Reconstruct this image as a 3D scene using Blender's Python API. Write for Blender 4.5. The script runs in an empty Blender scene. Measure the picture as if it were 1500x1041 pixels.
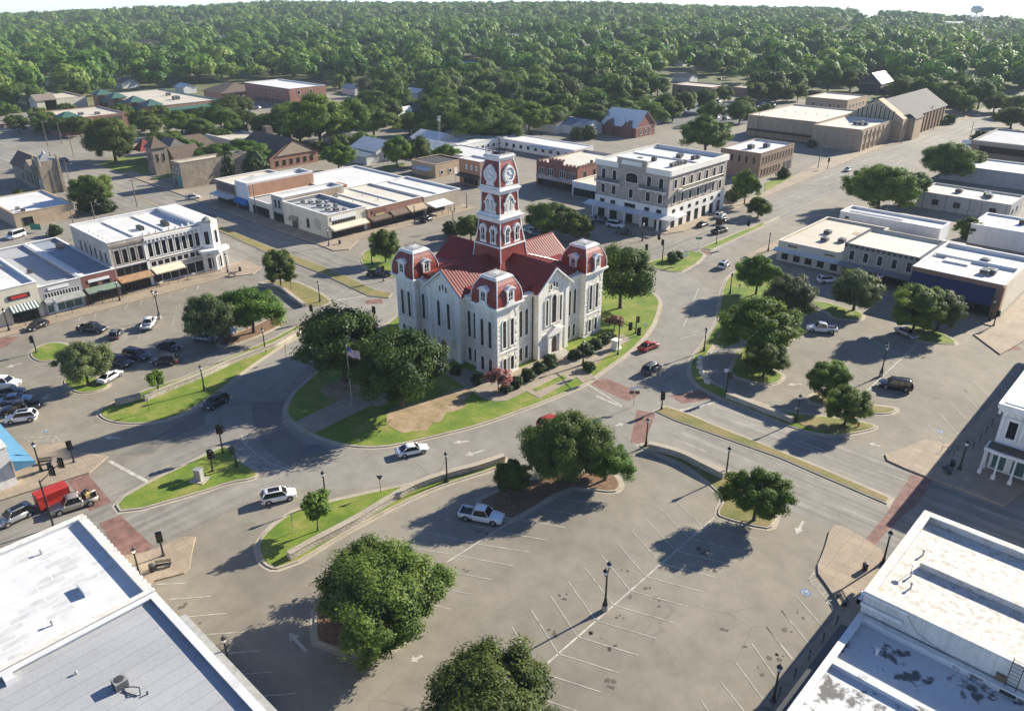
import bpy, math, random
import numpy as np
from mathutils import Vector, Matrix
R = math.radians
scene = bpy.context.scene
COL = scene.collection
# ------------------------------------------------------------ camera
CAM_H = 62.0
FPX, PITCH, ROLL, YAW = 1142.137, 0.44374066, -0.00297016, -0.75403427
_cp, _sp = math.cos(PITCH), math.sin(PITCH)
CF = np.array([math.sin(YAW)*_cp, math.cos(YAW)*_cp, -_sp])
_r = np.array([math.cos(YAW), -math.sin(YAW), 0.0]); _u = np.cross(_r, CF)
CR = _r*math.cos(ROLL) + _u*math.sin(ROLL)
CU = -_r*math.sin(ROLL) + _u*math.cos(ROLL)
cam_data = bpy.data.cameras.new('camera')
cam = bpy.data.objects.new('camera', cam_data); COL.objects.link(cam)
cam_data.sensor_fit = 'HORIZONTAL'; cam_data.sensor_width = 36.0
cam_data.lens = 36.0*FPX/1500.0
cam_data.clip_start = 0.5; cam_data.clip_end = 20000
cam.matrix_world = Matrix(((CR[0], CU[0], -CF[0], 0), (CR[1], CU[1], -CF[1], 0), (CR[2], CU[2], -CF[2], CAM_H), (0, 0, 0, 1)))
scene.camera = cam
# ------------------------------------------------------------ light
SUN_EL, SUN_AZ = R(25.0), math.atan2(0.22, 0.9755)      # azimuth measured from +Y towards +X
SUN_STRENGTH, SKY_STRENGTH, EXPOSURE = 5.0, 0.090, 1.19
world = bpy.data.worlds.new('World'); scene.world = world; world.use_nodes = True
wn = world.node_tree.nodes; wl = world.node_tree.links
sky = wn.new('ShaderNodeTexSky'); sky.sky_type = 'NISHITA'; sky.sun_disc = False
sky.sun_elevation = SUN_EL; sky.sun_rotation = SUN_AZ
sky.air_density = 0.55; sky.dust_density = 0.05; sky.ozone_density = 1.5
tint = wn.new('ShaderNodeMix'); tint.data_type = 'RGBA'; tint.blend_type = 'MULTIPLY'; tint.inputs[0].default_value = 1.0
wl.new(sky.outputs[0], tint.inputs[6]); tint.inputs[7].default_value = (.93, .99, 1.14, 1)      # white balance of the photograph
wl.new(tint.outputs[2], wn['Background'].inputs[0]); wn['Background'].inputs[1].default_value = SKY_STRENGTH
sd = bpy.data.lights.new('sun', 'SUN'); sd.energy = SUN_STRENGTH; sd.angle = R(0.5); sd.color = (1.0, 0.92, 0.775)
sun = bpy.data.objects.new('sun', sd); COL.objects.link(sun)
_d = Vector((-math.sin(SUN_AZ)*math.cos(SUN_EL), -math.cos(SUN_AZ)*math.cos(SUN_EL), -math.sin(SUN_EL)))
sun.rotation_euler = _d.to_track_quat('-Z', 'Y').to_euler(); sun.location = (-60, 200, 150)
scene.view_settings.view_transform = 'Standard'; scene.view_settings.look = 'None'
scene.view_settings.exposure = EXPOSURE; scene.view_settings.gamma = 1.0
scene.cycles.max_bounces = 6; scene.cycles.transparent_max_bounces = 8; scene.cycles.use_denoising = True

def P(px, py, z=0.0):
    """point of the ground (or of height z) seen at a pixel of the 1500 px survey photograph"""
    d = CF*FPX + CR*(px-750.0) - CU*(py-520.5)
    t = (z-CAM_H)/d[2]
    return float(d[0]*t), float(d[1]*t)
def proj(x, y, z=0.0):
    v = np.array([x, y, z-CAM_H]); w = v@CF
    return 750+FPX*(v@CR)/w, 520.5-FPX*(v@CU)/w, w
def PP(pts, z=0.0): return [P(a, b, z) for a, b in pts]

# ------------------------------------------------------------ materials
M = {}
def new_mat(name):
    m = bpy.data.materials.new(name); m.use_nodes = True
    return m, m.node_tree.nodes, m.node_tree.links, m.node_tree.nodes['Principled BSDF']
def coords(n, l, scale=(1, 1, 1), world_space=False):
    mp = n.new('ShaderNodeMapping'); mp.inputs['Scale'].default_value = scale
    if world_space:
        g = n.new('ShaderNodeNewGeometry'); l.new(g.outputs['Position'], mp.inputs[0])
    else:
        t = n.new('ShaderNodeTexCoord'); l.new(t.outputs['Object'], mp.inputs[0])
    return mp.outputs[0]
def noise(n, l, vec, scale, detail=5, rough=.6):
    t = n.new('ShaderNodeTexNoise'); t.inputs['Scale'].default_value = scale
    t.inputs['Detail'].default_value = detail; t.inputs['Roughness'].default_value = rough
    l.new(vec, t.inputs['Vector']); return t.outputs['Fac']
def ramp(n, l, fac, stops):
    r = n.new('ShaderNodeValToRGB'); e = r.color_ramp.elements
    while len(e) < len(stops): e.new(.5)
    for el, (p, c) in zip(e, stops):
        el.position = p; el.color = (*c, 1) if len(c) == 3 else c
    l.new(fac, r.inputs[0]); return r.outputs[0]
def mix(n, l, fac, a, b, mode='MIX'):
    m = n.new('ShaderNodeMix'); m.data_type = 'RGBA'; m.blend_type = mode
    for sock, v in ((m.inputs[0], fac), (m.inputs[6], a), (m.inputs[7], b)):
        if hasattr(v, 'is_linked'): l.new(v, sock)
        elif isinstance(v, (int, float)): sock.default_value = v
        else: sock.default_value = (*v, 1)
    return m.outputs[2]
def bump(n, l, b, h, strength=.3, dist=.02):
    x = n.new('ShaderNodeBump'); x.inputs['Strength'].default_value = strength; x.inputs['Distance'].default_value = dist
    l.new(h, x.inputs['Height']); l.new(x.outputs[0], b.inputs['Normal'])
def G3(v): return (v, v, v)
def plain(name, c, rough=.7, metal=0.0, var=.25, scale=1.5, coat=0.0):
    m, n, l, b = new_mat(name)
    v = coords(n, l)
    f = noise(n, l, v, scale)
    dark = tuple(x*(1-var) for x in c); lite = tuple(min(1, x*(1+var*.6)) for x in c)
    l.new(ramp(n, l, f, [(.3, dark), (.7, lite)]), b.inputs['Base Color'])
    b.inputs['Roughness'].default_value = rough; b.inputs['Metallic'].default_value = metal
    b.inputs['Coat Weight'].default_value = coat
    M[name] = m; return m
def emit_none(): pass

def asphalt(name, base, streak=None, crack=.5, stain=.5):
    m, n, l, b = new_mat(name)
    v = coords(n, l, world_space=True)
    big = noise(n, l, v, .035, 6, .65); mid = noise(n, l, v, .35, 6, .7); fine = noise(n, l, v, 9, 3, .7)
    c = ramp(n, l, big, [(.3, tuple(x*.74 for x in base)), (.5, base), (.7, tuple(x*1.2 for x in base))])
    c = mix(n, l, .55, c, ramp(n, l, mid, [(.3, G3(.33)), (.7, G3(.65))]), 'OVERLAY')
    c = mix(n, l, .35, c, ramp(n, l, fine, [(.3, G3(.38)), (.7, G3(.62))]), 'OVERLAY')
    if streak:
        sv = coords(n, l, streak, True); sf = noise(n, l, sv, 1.0, 3, .6)
        c = mix(n, l, .8, c, ramp(n, l, sf, [(.32, G3(.33)), (.68, G3(.63))]), 'OVERLAY')
    # cracks
    wv = n.new('ShaderNodeTexNoise'); wv.inputs['Scale'].default_value = .25; l.new(v, wv.inputs['Vector'])
    add = n.new('ShaderNodeMixRGB'); add.blend_type = 'ADD'; add.inputs[0].default_value = 6
    l.new(v, add.inputs[1]); l.new(wv.outputs['Color'], add.inputs[2])
    vo = n.new('ShaderNodeTexVoronoi'); vo.feature = 'DISTANCE_TO_EDGE'; vo.inputs['Scale'].default_value = .11
    l.new(add.outputs[0], vo.inputs['Vector'])
    cr = ramp(n, l, vo.outputs['Distance'], [(0, G3(1)), (.003, G3(.5)), (.006, G3(0))])
    mk = ramp(n, l, noise(n, l, v, .06, 2), [(.5, G3(0)), (.66, G3(crack))])
    cf = mix(n, l, 1.0, cr, mk, 'MULTIPLY')
    c = mix(n, l, cf, c, tuple(x*.3 for x in base))
    if stain:
        sp = ramp(n, l, noise(n, l, v, .7, 4, .55), [(.66, G3(0)), (.78, G3(stain))])
        c = mix(n, l, sp, c, tuple(x*.45 for x in base))
    l.new(c, b.inputs['Base Color']); b.inputs['Roughness'].default_value = .88
    bump(n, l, b, fine, .25, .01)
    M[name] = m
asphalt('lot_asphalt', (.224, .200, .155))
asphalt('road_x', (.228, .211, .176), (.03, 1.1, 1), .5, 0)
asphalt('road_y', (.228, .211, .176), (1.1, .03, 1), .5, 0)
asphalt('road_ring', (.232, .215, .180), None, .9, .2)
asphalt('road_patch_and_shadow', (.165, .155, .132), None, .9, .2)
asphalt('dark_lot', (.13, .13, .13), None, .5, .3)

def concrete(name, base, joint=1.5):
    m, n, l, b = new_mat(name)
    v = coords(n, l, world_space=True)
    c = ramp(n, l, noise(n, l, v, .25, 6, .7), [(.28, tuple(x*.74 for x in base)), (.55, base), (.75, tuple(min(1, x*1.15) for x in base))])
    c = mix(n, l, .4, c, ramp(n, l, noise(n, l, v, 4, 4), [(.3, G3(.35)), (.7, G3(.63))]), 'OVERLAY')
    if joint:
        br = n.new('ShaderNodeTexBrick'); br.offset = 0; br.inputs['Scale'].default_value = 1
        br.inputs['Brick Width'].default_value = joint; br.inputs['Row Height'].default_value = joint
        br.inputs['Mortar Size'].default_value = .02; br.inputs['Color1'].default_value = (1, 1, 1, 1); br.inputs['Color2'].default_value = (.9, .9, .9, 1)
        br.inputs['Mortar'].default_value = (.55, .52, .5, 1); l.new(v, br.inputs['Vector'])
        c = mix(n, l, 1.0, c, br.outputs['Color'], 'MULTIPLY')
    l.new(c, b.inputs['Base Color']); b.inputs['Roughness'].default_value = .85
    M[name] = m
concrete('sidewalk', (.345, .275, .195)); concrete('kerb', (.38, .33, .25), 0); concrete('pale_concrete', (.42, .38, .32), 3)
concrete('terrace', (.33, .275, .205), 2.2)

def wallmat(name, c1, c2, mortar, bw, bh, msize=.015, dirt=.35, vert=True, rough=.85, streak=.0):
    """coursed masonry on vertical faces: u runs along the wall, v up"""
    m, n, l, b = new_mat(name)
    t = n.new('ShaderNodeTexCoord'); s = n.new('ShaderNodeSeparateXYZ'); l.new(t.outputs['Object'], s.inputs[0])
    a = n.new('ShaderNodeMath'); a.operation = 'ADD'; l.new(s.outputs[0], a.inputs[0]); l.new(s.outputs[1], a.inputs[1])
    cb = n.new('ShaderNodeCombineXYZ'); l.new(a.outputs[0], cb.inputs[0]); l.new(s.outputs[2], cb.inputs[1])
    br = n.new('ShaderNodeTexBrick'); br.inputs['Scale'].default_value = 1
    br.inputs['Brick Width'].default_value = bw; br.inputs['Row Height'].default_value = bh
    br.inputs['Mortar Size'].default_value = msize; br.inputs['Color1'].default_value = (*c1, 1); br.inputs['Color2'].default_value = (*c2, 1)
    br.inputs['Mortar'].default_value = (*mortar, 1); l.new(cb.outputs[0], br.inputs['Vector'])
    c = br.outputs['Color']
    f = noise(n, l, t.outputs['Object'], .45, 6, .7)
    c = mix(n, l, dirt, c, ramp(n, l, f, [(.3, G3(.22)), (.7, G3(.72))]), 'OVERLAY')
    f2 = noise(n, l, t.outputs['Object'], 3.5, 4, .7)
    c = mix(n, l, dirt*.8, c, ramp(n, l, f2, [(.3, G3(.3)), (.7, G3(.68))]), 'OVERLAY')
    if streak:
        mp = n.new('ShaderNodeMapping'); mp.inputs['Scale'].default_value = (1.3, 1.3, .08); l.new(t.outputs['Object'], mp.inputs[0])
        sf = ramp(n, l, noise(n, l, mp.outputs[0], 1.2, 5, .7), [(.46, G3(0)), (.72, G3(streak))])
        c = mix(n, l, sf, c, tuple(x*.45 for x in c1))
    l.new(c, b.inputs['Base Color']); b.inputs['Roughness'].default_value = rough
    bump(n, l, b, br.outputs['Fac'], .2, .01)
    M[name] = m
wallmat('limestone', (.84, .785, .67), (.75, .695, .58), (.60, .56, .47), .95, .42, .025, .62, streak=.5)
wallmat('limestone_trim', (.80, .76, .67), (.77, .73, .64), (.7, .66, .57), 2.5, 1.0, .01, .3, streak=.2)
wallmat('red_brick', (.30, .095, .05), (.22, .07, .04), (.30, .2, .15), .24, .08)
wallmat('dark_red_brick', (.21, .05, .035), (.15, .04, .03), (.22, .12, .1), .24, .08)
wallmat('orange_brick', (.40, .17, .08), (.33, .13, .06), (.36, .24, .16), .24, .08)
wallmat('tan_brick', (.43, .31, .19), (.37, .26, .16), (.42, .33, .23), .24, .08, .012, .3)
wallmat('brown_brick', (.26, .16, .10), (.20, .12, .08), (.3, .22, .16), .24, .08)
wallmat('grey_brick', (.41, .325, .255), (.30, .235, .185), (.42, .37, .31), .3, .1, .02, .5)
wallmat('rubble_stone', (.30, .24, .165), (.20, .16, .11), (.26, .22, .17), .6, .3, .04, .6, streak=.3)
wallmat('old_stone', (.50, .46, .40), (.40, .36, .31), (.34, .30, .26), .8, .35, .03, .6, streak=.6)
wallmat('white_wall', (.70, .69, .65), (.67, .66, .62), (.62, .6, .57), 1.2, .4, .01, .25, streak=.3)
wallmat('cream_wall', (.62, .565, .44), (.59, .535, .41), (.55, .5, .39), 1.2, .4, .01, .25, streak=.2)
wallmat('beige_wall', (.40, .345, .265), (.37, .32, .245), (.35, .3, .23), .8, .4, .02, .3, streak=.25)
wallmat('grey_wall', (.36, .355, .34), (.33, .325, .31), (.3, .3, .29), .8, .4, .01, .25, streak=.2)
wallmat('garden_stone', (.62, .565, .46), (.48, .43, .34), (.22, .19, .15), .55, .28, .05, .6)
wallmat('stain_wall', (.66, .635, .575), (.645, .62, .56), (.62, .595, .535), 1.6, .6, .01, .45, streak=.5)
wallmat('siding', (.66, .65, .62), (.62, .61, .585), (.5, .5, .48), 8, .2, .02, .2)

def roofmat(name, base, dirty, amt=.5, scale=.35, hi=.62, edge=.1, seam=0):
    m, n, l, b = new_mat(name)
    v = coords(n, l)
    f = noise(n, l, v, scale, 6, .65)
    c = ramp(n, l, noise(n, l, v, .12, 4, .6), [(.3, tuple(x*.86 for x in base)), (.65, base)])
    c = mix(n, l, ramp(n, l, f, [(hi-edge, G3(0)), (hi+edge, G3(amt))]), c, dirty)
    c = mix(n, l, .3, c, ramp(n, l, noise(n, l, v, 3, 4), [(.3, G3(.36)), (.7, G3(.62))]), 'OVERLAY')
    if seam:
        br = n.new('ShaderNodeTexBrick'); br.offset = .3; br.inputs['Scale'].default_value = 1
        br.inputs['Brick Width'].default_value = 40; br.inputs['Row Height'].default_value = seam; br.inputs['Mortar Size'].default_value = .022
        br.inputs['Color1'].default_value = (1, 1, 1, 1); br.inputs['Color2'].default_value = (.93, .93, .93, 1); br.inputs['Mortar'].default_value = (.5, .5, .5, 1)
        mp = n.new('ShaderNodeMapping'); mp.inputs['Rotation'].default_value = (0, 0, R(90)); l.new(v, mp.inputs[0])
        l.new(mp.outputs[0], br.inputs['Vector']); c = mix(n, l, 1.0, c, br.outputs['Color'], 'MULTIPLY')
    l.new(c, b.inputs['Base Color']); b.inputs['Roughness'].default_value = .7
    M[name] = m
roofmat('white_roof', (.665, .655, .625), (.42, .39, .34), .5)
roofmat('cream_roof', (.63, .585, .48), (.45, .38, .29), .5)
roofmat('grey_roof', (.40, .405, .41), (.3, .3, .3), .35, .35, .62, .1, 1.55)
roofmat('bluegrey_roof', (.27, .31, .35), (.2, .22, .24), .4)
roofmat('tan_roof', (.55, .49, .39), (.36, .30, .22), .6)
roofmat('rust_roof', (.58, .562, .51), (.33, .27, .205), .7, 1.3, .555, .06)
roofmat('peeling_roof', (.57, .58, .57), (.05, .045, .043), .9, .40, .565, .03)

def patchy(name, base, dirty):
    m, n, l, b = new_mat(name); v = coords(n, l)
    mp = n.new('ShaderNodeMapping'); mp.inputs['Rotation'].default_value = (0, 0, R(90)); l.new(v, mp.inputs[0])
    br = n.new('ShaderNodeTexBrick'); br.inputs['Scale'].default_value = 1; br.offset = .37; br.inputs['Brick Width'].default_value = 2.6; br.inputs['Row Height'].default_value = 1.0
    br.inputs['Mortar Size'].default_value = .13; br.inputs['Mortar Smooth'].default_value = .9; br.inputs['Color1'].default_value = (0, 0, 0, 1); br.inputs['Color2'].default_value = (1, 1, 1, 1); br.inputs['Mortar'].default_value = (0, 0, 0, 1); l.new(mp.outputs[0], br.inputs['Vector'])
    reg = ramp(n, l, noise(n, l, v, .11, 3, .5), [(.50, G3(0)), (.60, G3(1))]); cell = ramp(n, l, br.outputs['Color'], [(.25, G3(0)), (.45, G3(1))]); str_ = ramp(n, l, noise(n, l, coords(n, l, (3.0, .5, 1)), 1.4, 5, .7), [(.34, G3(0)), (.62, G3(.85))])
    f = mix(n, l, 1, mix(n, l, 1, reg, cell, 'MULTIPLY'), str_, 'MULTIPLY')
    c = mix(n, l, f, ramp(n, l, noise(n, l, v, .6, 5), [(.3, tuple(x*.88 for x in base)), (.65, base)]), dirty)
    l.new(c, b.inputs['Base Color']); b.inputs['Roughness'].default_value = .7; M[name] = m
patchy('patchy_roof', (.66, .655, .635), (.40, .40, .385))
def shingle(name, c):
    m, n, l, b = new_mat(name)
    v = coords(n, l)
    f = noise(n, l, v, .8, 6, .7); f2 = noise(n, l, v, 6, 3, .7)
    k = ramp(n, l, f, [(.3, tuple(x*.75 for x in c)), (.7, tuple(x*1.2 for x in c))])
    k = mix(n, l, .5, k, ramp(n, l, f2, [(.3, G3(.3)), (.7, G3(.68))]), 'OVERLAY')
    l.new(k, b.inputs['Base Color']); b.inputs['Roughness'].default_value = .9
    M[name] = m
shingle('brown_shingle', (.115, .082, .06)); shingle('grey_shingle', (.13, .12, .11)); shingle('dark_shingle', (.045, .045, .047)); shingle('tan_shingle', (.2, .165, .13)); shingle('blue_shingle', (.16, .21, .27))
plain('red_metal', (.205, .019, .012), .5, 0, .22, .5); plain('red_shingle', (.205, .024, .014), .5, 0, .3, .9)
plain('red_rib', (.24, .055, .045), .4, 0, .15, .5)
plain('white_trim', (.72, .70, .655), .6, 0, .14, 1.2); plain('bright_metal', (.64, .635, .61), .5, 0, .15, .4)
plain('blue_metal', (.085, .22, .34), .45, 0, .15); plain('blue_fabric', (.02, .15, .38), .8); plain('navy_fabric', (.012, .022, .085), .75)
plain('green_metal', (.05, .125, .10), .5); plain('pale_green_metal', (.17, .23, .17), .6); plain('teal_paint', (.05, .28, .28), .6)
plain('tan_fabric', (.36, .28, .19), .8); plain('brown_awning', (.13, .09, .065), .8); plain('cream_fabric', (.62, .56, .42), .8); plain('maroon_fabric', (.16, .02, .07), .8)
plain('rust_metal', (.36, .22, .12), .7, 0, .6, 2.5); plain('grey_metal', (.27, .28, .28), .5, .3); plain('dark_metal', (.035, .036, .038), .45, .2)
plain('black_paint', (.012, .012, .013), .4); plain('galvanized', (.42, .42, .40), .45, .4); plain('wood_pole', (.16, .125, .095), .85); plain('bark', (.075, .058, .045), .95, 0, .4, 4)
plain('hvac_grey', (.34, .34, .32), .55, .2); plain('hvac_dark', (.05, .05, .05), .6); plain('rubber', (.014, .014, .015), .8); plain('rim_metal', (.38, .38, .4), .3, .7)
plain('paint_line', (.47, .44, .375), .85, 0, .45, 1.2); plain('yellow_paint', (.55, .40, .13), .8, 0, .35, 1.5); plain('blue_paint', (.10, .18, .30), .8)
plain('brick_paving', (.215, .115, .09), .9, 0, .45, .9); plain('wood', (.2, .12, .07), .8); plain('sign_green', (.012, .2, .13), .5); plain('sign_white', (.75, .75, .73), .5, 0, .05); plain('sign_black', (.02, .02, .02), .5)
plain('sign_blue', (.03, .09, .42), .5); plain('sign_red', (.5, .03, .03), .5); plain('sign_brown', (.2, .09, .05), .5); plain('sign_gold', (.5, .38, .2), .5)
plain('hydrant_red', (.45, .05, .03), .5); plain('cloth_red', (.45, .06, .06), .8); plain('cloth_white', (.75, .74, .72), .8); plain('cloth_blue', (.03, .05, .2), .8)
plain('trailer_red', (.40, .028, .018), .45, 0, .2); plain('headlight_glass', (.75, .77, .78), .15); plain('tail_red', (.35, .015, .012), .3); plain('mulch', (.20, .115, .065), .95, 0, .5, 2.5)
def glass(name, c, rough=.08, spec=.22):
    m, n, l, b = new_mat(name)
    b.inputs['Base Color'].default_value = (*c, 1); b.inputs['Roughness'].default_value = rough
    b.inputs['Specular IOR Level'].default_value = spec
    M[name] = m
glass('window_glass', (.012, .013, .016)); glass('green_glass', (.06, .13, .12)); glass('car_glass', (.01, .011, .013), .05, .45); glass('lamp_glass', (.75, .73, .68), .3)
def paint(name, c, metal=.0):
    m, n, l, b = new_mat(name)
    b.inputs['Base Color'].default_value = (*c, 1); b.inputs['Roughness'].default_value = .28; b.inputs['Metallic'].default_value = metal
    b.inputs['Coat Weight'].default_value = .6; b.inputs['Coat Roughness'].default_value = .06
    M[name] = m
paint('paint_white', (.74, .74, .73)); paint('paint_black', (.012, .012, .014)); paint('paint_silver', (.40, .41, .42), .5); paint('paint_grey', (.10, .105, .11), .3)
paint('paint_red', (.32, .022, .018)); paint('paint_navy', (.02, .028, .05)); paint('paint_gold', (.40, .36, .29), .4); paint('paint_blue', (.28, .36, .42), .3); paint('paint_maroon', (.13, .015, .015))

def grassmat(name, stops, s1=.22):
    m, n, l, b = new_mat(name)
    v = coords(n, l, world_space=True)
    f = noise(n, l, v, s1, 6, .65); f2 = noise(n, l, v, 3.2, 5, .75)
    c = ramp(n, l, f, stops)
    c = mix(n, l, .7, c, ramp(n, l, f2, [(.25, G3(.25)), (.75, G3(.72))]), 'OVERLAY')
    l.new(c, b.inputs['Base Color']); b.inputs['Roughness'].default_value = .95
    bump(n, l, b, f2, .6, .05)
    M[name] = m
grassmat('grass', [(.28, (.07, .13, .008)), (.48, (.125, .19, .012)), (.58, (.19, .215, .03)), (.70, (.29, .235, .09))])
grassmat('dry_grass', [(.3, (.12, .14, .025)), (.5, (.20, .175, .055)), (.7, (.27, .19, .09))])
grassmat('dirt', [(.3, (.10, .12, .02)), (.42, (.26, .19, .10)), (.7, (.42, .31, .20))], .3)
grassmat('ground', [(.3, (.05, .075, .018)), (.5, (.10, .11, .035)), (.7, (.19, .16, .085))], .02)
def leafmat(name, dark, lite, trans=.35):
    m, n, l, b = new_mat(name)
    at = n.new('ShaderNodeAttribute'); at.attribute_name = 'tint'
    oi = n.new('ShaderNodeObjectInfo')
    c = ramp(n, l, at.outputs['Fac'], [(0, dark), (1, lite)] if name != 'wood_leaf' else [(0, (.032, .082, .015)), (.4, (.076, .16, .020)), (.75, (.14, .225, .028)), (1, (.195, .24, .05))])
    hsv = n.new('ShaderNodeHueSaturation')
    mr = n.new('ShaderNodeMapRange'); mr.inputs['To Min'].default_value = .72; mr.inputs['To Max'].default_value = 1.25
    l.new(oi.outputs['Random'], mr.inputs[0]); l.new(mr.outputs[0], hsv.inputs['Value'])
    mh = n.new('ShaderNodeMapRange'); mh.inputs['To Min'].default_value = .485; mh.inputs['To Max'].default_value = .512
    ma = n.new('ShaderNodeMath'); ma.operation = 'FRACT'; mm = n.new('ShaderNodeMath'); mm.operation = 'MULTIPLY'; mm.inputs[1].default_value = 7.31
    l.new(oi.outputs['Random'], mm.inputs[0]); l.new(mm.outputs[0], ma.inputs[0]); l.new(ma.outputs[0], mh.inputs[0]); l.new(mh.outputs[0], hsv.inputs['Hue'])
    l.new(c, hsv.inputs['Color'])
    l.new(hsv.outputs[0], b.inputs['Base Color']); b.inputs['Roughness'].default_value = .6; b.inputs['Specular IOR Level'].default_value = .3
    tr = n.new('ShaderNodeBsdfTranslucent'); l.new(hsv.outputs[0], tr.inputs['Color'])
    mx = n.new('ShaderNodeMixShader'); mx.inputs[0].default_value = trans
    l.new(b.outputs[0], mx.inputs[1]); l.new(tr.outputs[0], mx.inputs[2]); l.new(mx.outputs[0], n['Material Output'].inputs[0])
    M[name] = m
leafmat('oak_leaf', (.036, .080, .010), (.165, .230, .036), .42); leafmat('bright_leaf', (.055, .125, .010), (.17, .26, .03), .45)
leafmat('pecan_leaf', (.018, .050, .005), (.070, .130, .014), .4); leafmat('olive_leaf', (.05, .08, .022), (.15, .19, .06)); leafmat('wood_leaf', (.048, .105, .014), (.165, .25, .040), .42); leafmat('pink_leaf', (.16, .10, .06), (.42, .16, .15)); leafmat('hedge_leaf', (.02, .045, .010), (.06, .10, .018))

# ------------------------------------------------------------ mesh helpers
def wloc(o):
    v = Vector((0, 0, 0))
    while o is not None: v += o.location; o = o.parent
    return v
class MB:
    def __init__(s): s.v = []; s.f = []; s.mi = []; s.cur = 0; s.mats = []
    def mat(s, name):
        if name not in s.mats: s.mats.append(name)
        s.cur = s.mats.index(name); return s
    def face(s, pts):
        i = len(s.v); s.v += [tuple(p) for p in pts]; s.f.append(tuple(range(i, i+len(pts)))); s.mi.append(s.cur)
    def raw(s, v, f):
        i = len(s.v); s.v += [tuple(p) for p in v]
        for q in f: s.f.append(tuple(i+k for k in q)); s.mi.append(s.cur)
    def box(s, x0, x1, y0, y1, z0, z1):
        if x0 > x1: x0, x1 = x1, x0
        if y0 > y1: y0, y1 = y1, y0
        v = [(x0, y0, z0), (x1, y0, z0), (x1, y1, z0), (x0, y1, z0), (x0, y0, z1), (x1, y0, z1), (x1, y1, z1), (x0, y1, z1)]
        s.raw(v, [(0, 3, 2, 1), (4, 5, 6, 7), (0, 1, 5, 4), (1, 2, 6, 5), (2, 3, 7, 6), (3, 0, 4, 7)]); return s
    def prism(s, poly, z0, z1, top=True, bottom=False):
        a = sum(p[0]*q[1]-q[0]*p[1] for p, q in zip(poly, poly[1:]+poly[:1]))
        if a < 0: poly = poly[::-1]
        n = len(poly); v = [(x, y, z0) for x, y in poly]+[(x, y, z1) for x, y in poly]
        f = [(i, (i+1) % n, n+(i+1) % n, n+i) for i in range(n)]
        if top: f.append(tuple(range(n, 2*n)))
        if bottom: f.append(tuple(range(n-1, -1, -1)))
        s.raw(v, f); return s
    def extr(s, pts, d):
        """closed outline of 3-D points extruded along vector d"""
        n = len(pts); v = [tuple(p) for p in pts]+[tuple(p[k]+d[k] for k in range(3)) for p in pts]
        s.raw(v, [(i, (i+1) % n, n+(i+1) % n, n+i) for i in range(n)]+[tuple(range(n-1, -1, -1)), tuple(range(n, 2*n))]); return s
    def tube(s, a, b, r0, r1=None, k=8, cap=True):
        r1 = r0 if r1 is None else r1
        a = Vector(a); b = Vector(b); d = (b-a).normalized(); t = Vector((1, 0, 0)) if abs(d.x) < .9 else Vector((0, 1, 0))
        u = d.cross(t).normalized(); w = d.cross(u)
        v = []
        for c, r in ((a, r0), (b, r1)):
            for i in range(k):
                q = 2*math.pi*i/k; v.append(tuple(c+u*(r*math.cos(q))+w*(r*math.sin(q))))
        f = [(i, i+k, (i+1) % k+k, (i+1) % k) for i in range(k)]
        if cap: f += [tuple(range(k)), tuple(range(2*k-1, k-1, -1))]
        s.raw(v, f); return s
    def lathe(s, c, prof, k=10):
        v = []; n = len(prof)
        for r, z in prof:
            for i in range(k):
                q = 2*math.pi*i/k; v.append((c[0]+r*math.cos(q), c[1]+r*math.sin(q), c[2]+z))
        f = [(j*k+i, j*k+(i+1) % k, (j+1)*k+(i+1) % k, (j+1)*k+i) for j in range(n-1) for i in range(k)]
        f += [tuple(range(k-1, -1, -1)), tuple(range((n-1)*k, n*k))]
        s.raw(v, f); return s
    def loft(s, rings, cap=True):
        k = len(rings[0]); v = [p for r in rings for p in r]; n = len(rings)
        f = [(j*k+i, j*k+(i+1) % k, (j+1)*k+(i+1) % k, (j+1)*k+i) for j in range(n-1) for i in range(k)]
        if cap: f += [tuple(range(k-1, -1, -1)), tuple(range((n-1)*k, n*k))]
        s.raw(v, f); return s
    def mesh(s, name, off=(0, 0, 0), smooth=False):
        me = bpy.data.meshes.new(name)
        me.from_pydata([(x-off[0], y-off[1], z-off[2]) for x, y, z in s.v], [], s.f)
        for mn in s.mats: me.materials.append(M[mn])
        me.polygons.foreach_set('material_index', s.mi)
        if smooth: me.polygons.foreach_set('use_smooth', [True]*len(me.polygons))
        me.update(); return me
    def build(s, name, parent=None, matname=None, local=False, smooth=False):
        if matname and not s.mats: s.mats = [matname]
        off = (0, 0, 0) if (parent is None or local) else wloc(parent)
        o = bpy.data.objects.new(name, s.mesh(name, off, smooth)); COL.objects.link(o)
        if parent is not None: o.parent = parent
        return o
def mb(*mats):
    b = MB()
    for m in mats: b.mat(m)
    if mats: b.mat(mats[0])
    return b
def tag(o, label=None, cat=None, group=None, kind=None):
    if label: o['label'] = label
    if cat: o['category'] = cat
    if group: o['group'] = group
    if kind: o['kind'] = kind
    return o
def thing(name, label, cat, loc=(0, 0, 0), rz=0.0, group=None):
    o = bpy.data.objects.new(name, None); COL.objects.link(o); o.empty_display_size = .3
    o.location = loc if len(loc) == 3 else (*loc, 0); o.rotation_euler = (0, 0, rz)
    return tag(o, label, cat, group)
def put(name, mesh, parent=None, loc=(0, 0, 0), rz=0.0):
    o = bpy.data.objects.new(name, mesh); COL.objects.link(o); o.parent = parent; o.location = loc; o.rotation_euler = (0, 0, rz); return o
def kids(o): return [c for c in ALLKIDS.get(o.name, [])] or list(o.children)
ALLKIDS = {}
def copy_tree(o, parent=None):
    c = o.copy(); COL.objects.link(c); c.parent = parent
    for ch in list(o.children): copy_tree(ch, c)
    return c
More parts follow.
